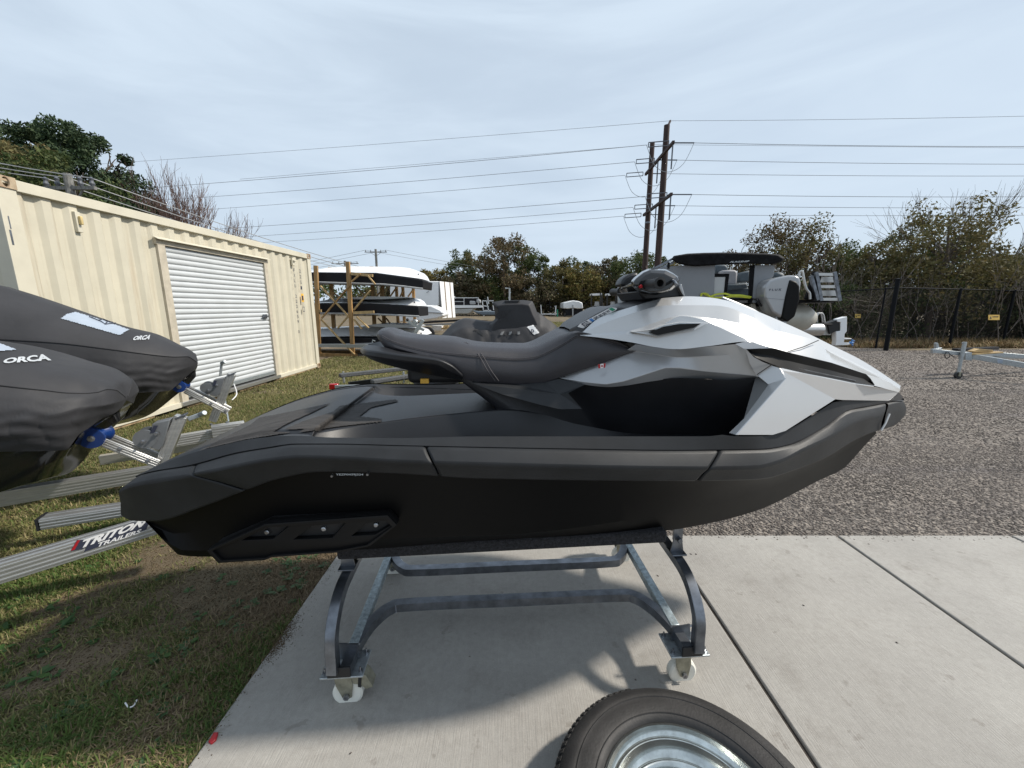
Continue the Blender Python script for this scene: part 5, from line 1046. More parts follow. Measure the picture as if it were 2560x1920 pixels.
# ================================================================ rack with stacked white boats
PR = plane_y(13.6); PR2 = plane_y(14.9)
rack = empty('timber_rack', tuple(hz(880, 890)), 'tall new timber rack with diagonal braces holding white boats', 'rack')
def pw(a, b, wd, dep=0, m='wood_new'): return pxbar('rack_brace', a, b, PR, .04, wd, m, rack, dep)
for a, b in (((789.5,664),(798,884)), ((869.5,654),(882.5,884))): o = pxbar('rack_post', a, b, PR, .12, .09, 'wood_new', rack, .0)
for a, b in (((825.5,668),(836,840)), ((929,666),(938,850)), ((953,670),(963,850))): pxbar('rack_post', a, b, PR, .12, .09, 'wood_new', rack, 1.2)
for a, b, m_ in (((804,796),(877,711),'wood_new'), ((801,715),(871,790),'wood_pale'), ((803,799),(886,886),'wood_pale'), ((878,705),(901,685),'wood_new'), ((920,689),(938,711),'wood_pale'), ((926,726),(884,775),'wood_pale'), ((884,798),(905,822),'wood_pale'), ((871,790),(845,820),'wood_pale'), ((892,792),(922,820),'wood_pale')): pw(a, b, .085, -.05, m_)
for a, b in (((824,720),(872,772)), ((959,721),(905,780)), ((890,716),(915,742)), ((945,795),(965,815)), ((965,795),(980,814))): pw(a, b, .08, 1.15)
for a, b, m_ in (((878,684),(932,689),'wood_pale'), ((884,782),(935,780),'wood_pale'), ((786,688),(794,688),'wood_pale'), ((786,777),(803,777),'wood_pale')): pxbar('rack_shelf', a, b, PR, .09, .08, m_, rack, .0)
pxbar('rack_sill', (800,888), (893,890), PR, .14, .11, 'wood_new', rack); pxbar('rack_sill', (800,880), (960,880), PR, .14, .1, 'wood_new', rack, 1.2)
for u0_, v0_, u1_, v1_ in ((991,716,996,822), (1007,718,1012,822), (1033,715,1037,800)): pxbar('rack_post', (u0_, v0_), (u1_, v1_), PR, .1, .1, 'wood_new', rack, 2.4)
for a, b in (((975,742),(990,720)), ((1020,742),(1034,722)), ((1000,742),(1010,722))): pw(a, b, .08, 2.3)
mat('boat_white', (.80, .81, .82), .3, var=.02, scale=3, coat=.3); mat('boat_grey_deck', (.30, .31, .32), .5, var=.04, scale=3); mat('boat_dark', (.012, .012, .015), .5, var=.1, spec=.2); mat('boat_strip', (.40, .41, .42), .4, var=.05)
def skiff(label, top, sidet, sideb, dep, wid=1.5):
    r0_ = empty('white_boat', tuple(pp(PR, 900, 800, dep)*np.array([1, 1, 0])), label, 'boat', 'white boats stacked on the timber rack')
    vb = lambda u_: float(np.interp(u_, [p[0] for p in sidet], [p[1] for p in sidet]))
    def px2(nm, P, m, d0, th): pxprism(nm, P, PR, th, m, r0_, dep+d0, bevel=.03, ang=50)
    mb = MB(); Q = [pp(PR, u, v, dep+(.75 if v < vb(u)-4 else 0)) for u, v in top]; mb.prism([tuple(p) for p in Q], tuple(PR[1]*wid)); mb.build('hull', 'boat_white', r0_, bevel=.03, ang=50); px2('side_band', sidet+sideb[::-1], 'boat_dark', -.03, wid+.06)
    P = [tuple(pp(PR, u, v, dep-.05)) for u, v in sideb]; mb = MB(); mb.tube(P, .03, 6); mb.build('rub_strip', 'boat_strip', r0_)
    return r0_
bt_ = [skiff('white boat with dark side band on the top level of the timber rack', [(700,690),(787,675),(821,669),(878,666),(991,667),(1022,670),(1038,675),(1047,684),(1053,697),(1000,690),(940,682),(790,681)], [(700,684),(787,680),(940,682),(1000,691),(1059,700)], [(700,706),(801,706),(959,711),(1010,716),(1057,722)], .25),
 skiff('white boat with dark side band on the middle level of the timber rack', [(700,760),(791,754),(837,746),(926,742),(1008,743),(1028,746),(1038,752),(1046,765),(990,761),(900,757),(793,758)], [(700,759),(793,759),(900,758),(990,762),(1047,766)], [(700,783),(793,783),(926,785),(990,788),(1048,791)], .25),
 skiff('white boat lowest on the timber rack, behind the black seat', [(700,825),(795,822),(871,818),(921,815),(1000,820),(1032,822),(1050,828),(1061,840),(1000,842),(900,840),(797,842)], [(700,844),(797,844),(900,844),(960,846),(1020,848)], [(700,868),(797,862),(900,860),(960,858),(1020,852)], .25)]
pxprism('deck', [(905,815),(940,810),(1032,812),(1045,818),(1000,820)], PR, 1.3, 'boat_grey_deck', bt_[2], .3); pxprism('deck', [(837,746),(926,741),(1008,742),(1020,744),(950,748),(880,748)], PR, 1.3, 'boat_grey_deck', bt_[1], .22)
for k, (u, v) in enumerate(((1046,686),(1036,756),(1053,833))):
    mb = MB(); mb.prism([tuple(pp(PR, u+x, v+y, .19)) for x, y in ((-3, 1), (0, -3), (2, 2))], (0, .02, 0)); mb.build('bow_mark', 'print_dark', bt_[k])
bp_ = empty('boat_trailer', tuple(hz(850, 890, 0)), 'galvanised boat trailer standing in front of the timber rack', 'trailer')
mb = MB(); mb.bar(pp(PR, 700, 862, -.4), pp(PR, 940, 866, -.4), .08, .10); mb.build('frame_rail', 'galvanised', bp_); 
for u in (800, 838, 905): mb = MB(); p = pp(PR, u, 866, -.4); mb.box((p[0], p[1]+.6, p[2]-.0), (.06, 1.2, .06)); mb.build('cross_member', 'galvanised', bp_)
mb = MB(); p = pp(PR, 720, 880, -.3); mb.lathe((p[0], p[1], .3), (0, 1, 0), [(.2, 0), (.3, .02), (.3, .18), (.2, .2)], 24); mb.build('wheel', 'rubber', bp_)
mb = MB(); mb.tube([pp(PR, 930, 862, -.4), pp(PR, 932, 850, -.4), pp(PR, 938, 853, -.4)], .02, 6); mb.build('light_bracket', 'galvanised', bp_)
# trailer mast in front of the lowest boat
wm = empty('winch_stand', tuple(hz(1040, 845, 0)), 'grey winch stand with round spool at the bow of the lowest white boat', 'winch')
pxbar('mast', (1030,845), (1058,800), PR, .1, .1, 'galvanised', wm, -.3); pxbar('mast_arm', (1015,800), (1060,826), PR, .08, .06, 'galvanised', wm, -.3)
mb = MB(); mb.lathe(pp(PR, 1038, 805, -.3), (0, 1, 0), [(.06, -.05), (.09, 0), (.06, .06)], 16); mb.build('spool', 'galvanised', wm); mb = MB(); mb.lathe(pp(PR, 1019, 800, -.3), (0, 1, 0), [(.03, -.05), (.06, 0), (.03, .06)], 12); mb.build('bow_stop', 'matte_black', wm)
# ================================================================ white box trailer and boat beyond
P26 = plane_y(26)
bx = empty('box_trailer', tuple(hy(1080, 790, 26)*np.array([1, 1, 0])), 'tall white enclosed cargo trailer with black edge line beyond the rack', 'trailer')
pxprism('body', [(975,703),(1097,703),(1097,764),(975,764)], P26, 1.6, 'boat_white', bx, bevel=.04)
pxprism('corner_trim', [(1097,703),(1098.5,703),(1106,790),(1104.5,790)], P26, .1, 'dark_steel', bx, -.05)
mb = MB(); a0, b0 = pp(P26, 1098.5, 703), pp(P26, 1106, 795); mb.add([tuple(a0), tuple(b0), tuple(b0+[.62, 1.6, 0]), tuple(a0+[.62, 1.6, 0])], [(0, 1, 2, 3)]); mb.build('rear_door', 'boat_white', bx)
for k in (.35, .75): mb = MB(); mb.bar(a0+np.array([.62, 1.6, 0])*k+[.02, -.02, 0], b0+np.array([.62, 1.6, 0])*k+[.02, -.02, 0], .035, .035); mb.build('door_bar', 'wood_new', bx)
pxprism('underframe', [(1000,764),(1100,764),(1100,771),(1000,769)], P26, 4, 'matte_black', bx, .1)
pxbar('door_mark', (1066,732), (1072,728), P26, .02, .06, 'dark_steel', bx, -.04)
wb_ = empty('white_boat', tuple(hy(1070, 800, 22)*np.array([1, 1, 0])), 'plain white boat hull in front of the enclosed cargo trailer', 'boat'); P22 = plane_y(22)
pxprism('hull', [(990,768),(1040,762),(1078,763),(1104,775),(1110,790),(1090,797),(1049,803),(990,806)], P22, 1.8, 'boat_white', wb_, bevel=.08, ang=50); pxbar('gunwale', (1046,779), (1109,783), P22, .06, .05, 'boat_strip', wb_, -.02)
ft = empty('flatbed_trailer', tuple(hz(1075, 834)), 'black flatbed trailer with one visible wheel under the white hull', 'trailer')
pxbar('frame_rail', (1046,807), (1160,800), plane_y(20), .1, .13, 'matte_black', ft); pxbar('side_rail', (1062,812), (1165,808), plane_y(20), .08, .1, 'boat_strip', ft, .3)
mb = MB(); q_ = pp(plane_y(20), 1068, 823); q_[2] = .34; mb.lathe(q_, (0, -1, 0), [(.12, -.15), (.33, -.14), (.36, -.1), (.36, .08), (.33, .1), (.2, .1), (.19, .06), (.02, .07)], 28); mb.build('wheel', 'rubber', ft)
pxprism('white_crate', [(1079,814),(1104,815),(1104,826),(1079,826)], plane_y(24), .8, 'boat_white', None).location
o = bpy.data.objects['white_crate']; tag(o, 'small white crate on the gravel right of the flatbed wheel', 'crate')
lum = empty('lumber_pile', tuple(hz(1118, 822)), 'small pile of pale lumber offcuts beside the white crate', 'lumber')
for k, (u, v, s2v) in enumerate(((1112,822,10),(1122,820,9),(1126,823,8),(1115,817,8))): pxbar('board', (u-s2v*.8, v), (u+s2v*.8, v-2), plane_y(24), .12, .07, 'wood_pale', lum, .2*k)
# ================================================================ far yard: pontoon boats, covered boat, forklifts
mat('far_tube', (.42, .42, .40), .35, metal=.4); 
P50 = plane_y(50)
fb = empty('pontoon_boat', tuple(hz(1150, 800)), 'far pontoon boat with white rails and dark seats right of the cargo trailer', 'boat')
pxprism('tube', [(1100,773),(1188,770),(1176,784),(1170,786),(1100,786)], P50, 2.4, 'far_tube', fb, bevel=.15); pxprism('deck', [(1100,763),(1205,763),(1205,769),(1100,771)], P50, 2.4, 'boat_white', fb, -.1)
pxprism('seat_block', [(1119,746),(1196,746),(1200,762),(1119,762)], P50, 1.8, 'boat_dark', fb, .3); pxbar('top_rail', (1100,744.5), (1196,744.5), P50, .08, .09, 'boat_white', fb); pxbar('mid_rail', (1100,754), (1160,754), P50, .05, .06, 'boat_white', fb)
for u in (1125, 1160, 1196): pxbar('rail_post', (u, 744), (u, 764), P50, .06, .07, 'boat_white', fb)
for u, v, w__ in ((1181,756,14),(1196,752,10),(1131,743,10)): pxprism('cushion', [(u-w__/2, v-4), (u+w__/2, v-3), (u+w__/2+1, v+5), (u-w__/2, v+5)], P50, .8, 'boat_strip', fb, -.05, bevel=.1)
fb2 = empty('pontoon_boat', tuple(hz(1215, 800)), 'second far pontoon boat with stern ladder beside the hooded watercraft cover', 'boat')
for a, b in (((1206,752),(1210,790)), ((1216,750),(1224,788)), ((1219,742),(1222,760)), ((1232,755),(1234,775)), ((1206,752),(1234,752)), ((1206,764),(1222,766)), ((1208,776),(1228,776))): pxbar('ladder_bar', a, b, P50, .1, .12, 'boat_white', fb2, .3)
pxprism('stern', [(1203,768),(1236,768),(1236,784),(1203,784)], P50, 2, 'boat_dark', fb2, .6)
fs = empty('jet_ski', tuple(hz(1208, 800)), 'distant blue grey watercraft hull low in front of the far pontoon boats', 'watercraft'); mat('blue_grey', (.12, .15, .18), .4)
pxprism('hull', [(1181,776),(1195,778),(1235,778),(1250,780),(1236,788),(1205,788),(1190,783)], plane_y(42), 1.0, 'blue_grey', fs, bevel=.08)
mb = MB(); mb.tube([hy(1274, 800, 30)*np.array([1, 1, 0]), hy(1274, 721, 30), hy(1263, 721, 30)], .07, 6, sq=False); o = mb.build('flood_light_pole', 'galvanised', None, ang=20); tag(o, 'pale angled pole rising right behind the covered watercraft', 'pole')
P70 = plane_y(70)
cb_ = empty('covered_boat', tuple(hz(1433, 792)), 'far white shrink-wrapped boat on a trailer at the field edge', 'boat')
pxprism('wrap', [(1409,757),(1420,754),(1433,751),(1447,753),(1456,757),(1458,771),(1445,772),(1433,770),(1420,772),(1409,771)], P70, 5, 'boat_white', cb_, bevel=.12)
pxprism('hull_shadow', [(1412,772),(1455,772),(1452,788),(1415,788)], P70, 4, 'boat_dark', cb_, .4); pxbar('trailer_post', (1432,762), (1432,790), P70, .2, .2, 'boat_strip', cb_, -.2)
for u in (1412, 1454): pxbar('tyre', (u, 783), (u, 792), P70, .3, .35, 'rubber', cb_, .1)
ht_ = empty('utility_trailer', tuple(hz(1372, 790)), 'far low trailer with two white upright posts left of the wrapped boat', 'trailer'); 
for a, b in (((1352,762),(1354,788)), ((1390,764),(1388,788)), ((1352,785),(1392,785))): pxbar('guide_post', a, b, P70, .14, .15, 'boat_white', ht_)
gp = pxbar('green_post', (1393.5,774), (1393.5,792), P70, .2, .22, 'green_print', None); tag(gp, 'short green post standing in the far grass by the trailer', 'post')
mat('forklift_black', (.02, .02, .022), .5)
for k, (u0_, lab) in enumerate(((1479, 'far black forklift with white roof, left one of two'), (1518, 'far black forklift half hidden by the handlebars'))):
    fk_ = empty('forklift', tuple(hz(u0_+14, 792)), lab, 'forklift', 'forklifts parked by the far fence')
    for a, b in (((0, 736), (-1, 792)), ((26, 736), (27, 792)), ((22, 732), (22, 780)), ((5, 770), (26, 770))): pxbar('mast', (u0_+a[0], a[1]), (u0_+b[0], b[1]), plane_y(66), .16, .2, 'forklift_black', fk_)
    pxprism('roof', [(u0_, 734), (u0_+26, 733), (u0_+26, 738), (u0_, 739)], plane_y(66), 1.6, 'boat_white', fk_); pxprism('body', [(u0_+5, 765), (u0_+22, 765), (u0_+24, 788), (u0_+4, 788)], plane_y(66), 1.5, 'forklift_black', fk_, .3); pxprism('seat', [(u0_+10, 754), (u0_+19, 754), (u0_+20, 765), (u0_+9, 765)], plane_y(66), .6, 'boat_strip', fk_, .2)
# ================================================================ the big pontoon boat behind the hood
PB = (hy(1960, 740, 6.3)*np.array([1, 1, 0]), None); th_ = R(-13); PB = (PB[0], np.array([math.sin(-th_), math.cos(-th_), 0])); PBn = np.array([-math.sin(th_), math.cos(th_), 0])
PB = (PB[0], PBn)
pb_ = empty('pontoon_boat', (float(PB[0][0]), float(PB[0][1]), 0), 'large grey pontoon boat with black rolled canopy and open gate behind the white hood', 'boat')
mat('panel_grey', (.20, .21, .225), .4, var=.05, scale=2, coat=.2); mat('panel_light', (.42, .43, .43), .4, var=.04, scale=2); mat('seat_blue', (.07, .09, .105), .6, var=.1, bump=.2, bscale=300); mat('seat_beige', (.36, .35, .36), .6, var=.06); mat('canvas_black', (.008, .008, .009), .75, var=.3, scale=12, spec=.15, bump=.8, bscale=30)
mat('pontoon_tan', (.44, .43, .38), .4, metal=.2, var=.08, scale=4, dirt=.2); mat('strap_yellow', (.52, .56, .05), .6, var=.1)
def P_(name, px, th, m, dep=0, bevel=.006, **k): return pxprism(name, px, PB, th, m, pb_, dep, bevel, **k)
P_('side_panel', [(1655,669),(1690,664),(1788,661),(1784,752),(1655,752)], .05, 'panel_grey'); P_('side_panel', [(1887,663),(1930,662),(1937,666),(1934,690),(1915,708),(1909,757),(1880,757)], .05, 'panel_grey')
P_('gate_frame', [(1787,684),(1824,684),(1815,752),(1808,752),(1814,692),(1786,692)], .04, 'canvas_black', .01); P_('gate_panel', [(1786,692),(1814,692),(1809,752),(1783,752)], .03, 'panel_light', .02)
P_('panel_post', [(1876,665),(1887,662),(1880,757),(1872,757)], .06, 'canvas_black', -.005)
P_('seat_back', [(1789,662),(1815,661),(1821,668),(1822,684),(1789,684)], .25, 'seat_blue', .9, .03); P_('seat_back', [(1803,676),(1838,674),(1845,680),(1842,712),(1822,714),(1805,700)], .3, 'seat_beige', .7, .03); P_('seat_cushion', [(1818,711),(1843,709),(1868,706),(1872,720),(1820,726)], .7, 'seat_blue', .5, .03); P_('couch_back', [(1845,683),(1876,675),(1874,704),(1846,706)], .3, 'seat_blue', 1.1, .03); P_('couch_base', [(1818,722),(1874,720),(1874,750),(1818,750)], .9, 'seat_blue', .7, .01)
P_('rear_seat_back', [(1935,682),(1950,678),(1963,684),(1968,700),(1935,702)], .4, 'seat_blue', .5, .05)
P_('far_panel', [(1640,672),(1780,668),(1780,740),(1640,740)], .05, 'panel_grey', 2.3); 
# folded canopy
cv = [(1678,649),(1684,640),(1718,634),(1760,632),(1824,631),(1919,633),(1950,637),(1963,645),(1957,654),(1934,662),(1871,660),(1800,662),(1760,665),(1738,666),(1712,663),(1690,657)]
cc_ = (1820, 648); mb = MB(); rws = []
for dep, sc_ in ((-.16, .86), (-.1, .97), (.0, 1), (.12, .97), (.17, .86)): rws.append([tuple(pp(PB, cc_[0]+(u-cc_[0])*(1-(1-sc_)*.3), cc_[1]+(v-cc_[1])*sc_, .05+dep)+np.array([0, 0, .004*math.sin(u*.3)])) for u, v in cv])
mb.grid(rws, close=True); mb.add(rws[0], [tuple(range(len(cv)))]); mb.add(rws[-1], [tuple(range(len(cv)))]); mb.build('folded_canopy', 'canvas_black', pb_, bevel=.01, ang=40)
q_ = [pp(PB, u, v, -.118) for u, v in ((1824,657),(1873,655),(1874,651),(1826,653))]; text_on('canopy_lettering', 'FLAGSHIP', [tuple(x) for x in q_], 'print_light', pb_, shear=.3)
mb = MB(); P = [pp(PB, u, v, 0) for u, v in ((1853,637),(1855,625),(1870,600),(1878,586))]; mb.tube(P, .006, 5); mb.build('antenna_line', 'boat_strip', pb_)
for dv in (0, 9): pxbar('canopy_arm', (1684,646+dv), (1600,690+dv*.8), PB, .035, .035, 'dark_steel', pb_, .05)
pxbar('canopy_prop', (1672,656), (1671,672), PB, .03, .03, 'canvas_black', pb_, .0)
P_('deck_edge', [(1560,757),(1700,752),(1887,752),(1890,760),(2095,756),(2095,753),(1880,745),(1560,750)], .06, 'canvas_black', .0); P_('deck', [(1560,751),(2085,753),(2085,757),(1560,757)], 2.3, 'panel_grey', .06)
mb = MB(); P = [pp(PB, u, v, -.03) for u, v in ((1752,737),(1757,734),(1775,741),(1790,736),(1812,734),(1828,738),(1850,738),(1878,743))]; P = smooth_path(P, 4)
for i in range(len(P)-1): pass
mb.tube(P, .018, 4, sq=False); mb.build('tie_strap', 'strap_yellow', pb_)
mb = MB(); P = [pp(PB, u, v, -.05) for u, v in ((1752,741),(1756,734),(1768,735),(1778,743),(1800,744),(1835,741),(1876,744))]; mb.tube(smooth_path(P, 4), .016, 4); mb.build('tie_strap', 'strap_yellow', pb_)
# forward part: white panels under a black top
P_('fore_panel', [(1544,712),(1577,708),(1577,756),(1544,758)], .05, 'panel_light', 1.4); P_('fore_panel', [(1579,708),(1596,706),(1640,706),(1640,752),(1579,755)], .05, 'panel_light', 1.4)
P_('fore_cap', [(1544,700),(1575,694),(1640,690),(1640,706),(1577,709),(1544,713)], .5, 'canvas_black', 1.35, .03)
for u in (1577.5, 1598): pxbar('fore_post', (u, 708), (u, 758), PB, .03, .03, 'canvas_black', pb_, 1.38)
# tubes, transom, ladder
def tubey(c, r, L_1, m, nm, cap=.35):
    mb = MB(); ax = np.array([math.cos(th_), math.sin(th_), 0]); mb.lathe(c, ax, [(0.001, cap), (r*.35, cap*.9), (r*.75, cap*.55), (r*.97, cap*.15), (r, 0), (r, -L_1)], 28); mb.build(nm, m, pb_, ang=40)
tc0 = pp(PB, 1990, 795, .35); tubey(tc0, .24, 2.0, 'pontoon_tan', 'pontoon', .3); tubey(tc0+PBn*1.7, .24, 2.0, 'pontoon_tan', 'pontoon', .3)
P_('transom_box', [(1888,760),(1932,752),(1938,800),(1890,800)], .4, 'canvas_black', .2)
P_('trim_bracket', [(1877,760),(1888,757),(1892,775),(1880,775)], .1, 'pontoon_tan', .1)
for a, b, w__ in (((2040,681),(2053,752),.05), ((2086,680),(2099,752),.05), ((2027,690),(2044,750),.06)): pxbar('ladder_side', a, b, PB, .04, w__, 'dark_steel', pb_, -.1)
for v in (686, 699, 716.5, 733, 748): pxbar('ladder_rung', (2038+(v-686)*.19, v), (2086+(v-686)*.19, v), PB, .08 if v in (699, 733) else .04, .018, 'aluminium', pb_, .05 if v in (699, 733) else -.1)
mb = MB(); mb.box(pp(PB, 2033, 715, -.02), (.12, .1, .42), rz=th_, ry=.15); mb.build('ladder_mount', 'canvas_black', pb_, bevel=.02)
for dep in (-.15, .2): mb = MB(); mb.tube(smooth_path([pp(PB, u, v, dep) for u, v in ((1998,694),(1999,681),(2006,680),(2010,700),(2016,722),(2024,733),(2025,748))], 4), .018, 8); mb.build('grab_handle', 'aluminium', pb_)
# outboard
mt = empty('outboard_motor', tuple(pp(PB, 1950, 760, -.1)*np.array([1, 1, 0])), 'large silver and black outboard motor on the grey pontoon boat stern', 'motor')
def PM(name, px, th, m, dep, bevel=.02, **k): return pxprism(name, px, PB, th, m, mt, dep, bevel, **k)
PM('cowl', [(1910,743),(1913,716),(1922,701),(1945,693),(1972,688),(1990,688),(2001,694),(2004,706),(1999,745),(1987,782),(1972,804),(1957,796),(1930,781)], .42, 'silver_and_shaded_white', -.35, .05, seg=4)
PM('cowl_back', [(1975,699),(1992,704),(2000,715),(2000,749),(1988,791),(1969,806),(1954,795),(1964,743)], .30, 'lens_black', -.375, .02)
q_ = [pp(PB, u, v, -.356) for u, v in ((1923,727),(1953,727),(1954,721),(1924,722))]; text_on('motor_lettering', 'F L U X', [tuple(x) for x in q_], 'print_dark', mt)
mb = MB(); mb.tube([pp(PB, 1912, 745, -.353), pp(PB, 1962, 749, -.353)], .003, 4); mb.build('cowl_seam', 'dark_steel', mt)
PM('midsection', [(1940,790),(1968,800),(1962,850),(1940,850)], .22, 'silver_and_shaded_white', -.2); PM('gearcase', [(1930,850),(1975,850),(1985,862),(1965,875),(1930,870)], .14, 'silver_and_shaded_white', -.16)
mb = MB(); mb.tube(smooth_path([pp(PB, u, v, -.1) for u, v in ((1910,738),(1900,746),(1896,756),(1905,765))], 3), .02, 6); mb.build('cable', 'matte_black', mt)
# its road trailer
rt = empty('tandem_trailer', (float(PB[0][0])-1, float(PB[0][1])+1, 0), 'dark trailer carrying the grey pontoon boat, mostly hidden by the hood', 'trailer'); ax = np.array([math.cos(th_), math.sin(th_), 0])
for d_ in (.35, 2.05): mb = MB(); c = tc0+PBn*(d_-.35); mb.bar(c-ax*3.8+[0, 0, -.27], c-ax*.1+[0, 0, -.27], .2, .08); mb.build('bunk', 'bunk_carpet', rt)
for s__ in (-.4, -2.0, -3.6): mb = MB(); c = tc0+ax*s__; c[2] = tc0[2]-.37; mb.bar(c-PBn*.3, c+PBn*2.0, .1, .1); mb.bar([*(c[:2]), .5], [*(c[:2]), c[2]], .08, .08); mb.build('cross_member', 'dark_steel', rt)
for s__ in (-1.6, -2.4):
    for d_ in (.0, 1.9): c = tc0+ax*s__+PBn*d_; c[2] = .33; mb = MB(); mb.lathe(c, -PBn, [(.15, -.1), (.33, -.09), (.33, .08), (.15, .1)], 24); mb.build('wheel', 'rubber', rt)
mb = MB(); c = tc0-ax*2+PBn*.9; c[2] = .5; mb.bar(c-ax*2.2, c+ax*1.7, .12, .12); mb.build('main_beam', 'dark_steel', rt)
# second pontoon with lowered engine, further right and behind
P13 = plane_y(11.5); b2 = empty('pontoon_boat', tuple(pp(P13, 2040, 850)*np.array([1, 1, 0])), 'aluminium pontoon stern with bracket lying beyond the silver motor', 'boat')
def P2(name, px, th, m, dep=0, bevel=.01): return pxprism(name, px, P13, th, m, b2, dep, bevel, ang=40)
mb = MB(); c = pp(P13, 2053, 824); mb.lathe(c, (1, 0, 0), [(.0, .02), (.16, .0), (.17, -.02), (.17, -3.5)], 24); mb.build('pontoon', 'aluminium', b2, ang=40)
P2('step_plate', [(2055,812),(2084,814),(2077,838),(2056,838)], .5, 'far_tube', .1); P2('deck_edge', [(1985,806),(2083,810),(2083,813),(1985,812)], 1.5, 'boat_dark')
for du in (0, 5): mb = MB(); mb.tube(smooth_path([pp(P13, u+du, v) for u, v in ((2038,806),(2038,790),(2045,783),(2053,786),(2057,806))], 4), .02, 6); mb.build('grab_handle', 'aluminium', b2)
P2('float_support', [(2000,836),(2050,836),(2050,846),(2000,846)], .3, 'matte_black', .2); mb = MB(); c = pp(P13, 2010, 850, .2); mb.box((c[0], c[1], .3), (.1, .1, .6)); mb.build('stand_leg', 'dark_steel', b2)
m2_ = empty('outboard_motor', tuple(pp(P13, 2115, 860)*np.array([1, 1, 0])), 'small white outboard with blue propeller by the fence', 'motor')
mb = MB(); Q = [(1010,890),(1175,842),(1190,842),(1186,1120),(1145,1170),(1140,1242),(1280,1250),(1270,1268),(1140,1272),(1130,1330),(1240,1336),(1232,1378),(970,1386),(985,1300),(988,1120),(1070,1110),(1070,945),(1010,940)]; mb.prism([tuple(pp(P13, 1960+x*.1326, 680+y*.1326, .0)) for x, y in Q], (0, .16, 0)); mb.build('leg_casing', 'boat_white', m2_, bevel=.01)
pxprism('bracket', [(2070,808),(2094,800),(2101,806),(2101,828),(2090,828),(2075,835)], P13, .2, 'matte_black', m2_, .03)
mb = MB(); c = pp(P13, 2128, 857, .08); mb.lathe(c-np.array([.05, 0, 0]), (1, 0, 0), [(.03, 0), (.035, .06), (.02, .12)], 12)
for k in range(3): a = k*2.1; mb.prism([tuple(c+np.array([-.02, math.cos(a)*.02, math.sin(a)*.02])), tuple(c+np.array([0, math.cos(a-.5)*.1, math.sin(a-.5)*.1])), tuple(c+np.array([.03, math.cos(a+.4)*.1, math.sin(a+.4)*.1]))], (.012, 0, 0))
mb.build('propeller', 'blue_print', m2_)
# ================================================================ galvanised trailer tongue at the right
PT = plane_y(9.3, R(0)); tr2 = empty('boat_trailer', tuple(hz(2410, 948)), 'empty galvanised trailer tongue with jack wheel on the gravel at right', 'trailer')
def T_(name, a, b, w__, m='galvanised', dep=0, dd_=.07): return pxbar(name, a, b, PT, w__, dd_, m, tr2, dep, .006)
T_('tongue', (2333,877), (2420,886), .09); T_('coupler', (2329,878), (2352,874), .10, 'galvanised', 0, .06)
def T3(name, a, b, da, db, wv, hv, m='galvanised'): mb = MB(); mb.bar(pp(PT, *a, da), pp(PT, *b, db), wv, hv); mb.build(name, m, tr2, bevel=.006)
T3('frame_beam', (2425,890), (2640,927), .05, -1.0, .07, .12); T3('frame_beam', (2425,888), (2680,895), .05, 1.4, .07, .11)
T3('bunk', (2387,875), (2490,870), .4, .8, .12, .07, 'bunk_carpet'); T3('bunk_beam', (2470,884), (2700,903), .3, .2, .06, .1)
mb = MB(); p1_ = pp(PT, 2412, 856, -.08); p0_ = np.array([p1_[0], p1_[1], .12]); mb.tube([p0_, p1_], .032, 10); mb.build('jack_tube', 'galvanised', tr2); mb = MB(); mb.tube([p1_-np.array([0, 0, .33]), p1_+np.array([0, 0, .01])], .038, 10); mb.build('jack_sleeve', 'galvanised', tr2)
mb = MB(); mb.tube([p1_+np.array([-.07, 0, -.02]), p1_+np.array([.0, 0, -.0])], .012, 6); mb.build('jack_handle', 'dark_steel', tr2)
mb = MB(); mb.lathe((p0_[0]-.0, p0_[1]-.03, .085), (0, 1, 0), [(.03, 0), (.08, 0), (.08, .05), (.03, .05)], 20); mb.build('jack_wheel', 'rubber', tr2); mb = MB(); mb.box((p0_[0], p0_[1], .12), (.05, .09, .1)); mb.build('wheel_fork', 'zinc_yellow', tr2)
pxprism('bracket_box', [(2414,882),(2430,881),(2430,901),(2414,900)], PT, .16, 'galvanised', tr2, -.08)
pxprism('frame_sticker', [(2494,898),(2527,904),(2527,912),(2494,907)], PT, .004, 'cover_print', tr2, -.40)
pxprism('winch_post', [(2341,858),(2345,857),(2350,872),(2341,872)], PT, .06, 'galvanised', tr2)
mb = MB(); mb.tube([pp(PT, 2368+6*math.cos(t), 888+8*math.sin(t), -.06) for t in np.linspace(0, 6.0, 16)]+[pp(PT, 2386, 893, -.06)], .009, 5); mb.build('cable', 'matte_black', tr2)
o = pxprism('wood_block', [(2433,878),(2449,872),(2483,875),(2483,880),(2436,881)], PT, .12, 'wood_pale', None, -.02, .004); tag(o, 'short cut wood block lying on the board of the trailer tongue', 'wood')
o = pxprism('plank', [(2427,884),(2509,880),(2509,883),(2427,888)], PT, .14, 'wood_pale', None, -.05, .002); tag(o, 'flat pale plank resting across the galvanised trailer tongue', 'plank')
for sx in (2.2,):
    mb = MB(); mb.lathe((14.6, 8.0, .33), (0, 1, 0), [(.15, 0), (.33, .01), (.33, .18), (.15, .2)], 24); mb.build('wheel', 'rubber', tr2)
    mb = MB(); mb.lathe((14.6, 10.6, .33), (0, 1, 0), [(.15, 0), (.33, .01), (.33, .18), (.15, .2)], 24); mb.build('wheel', 'rubber', tr2)
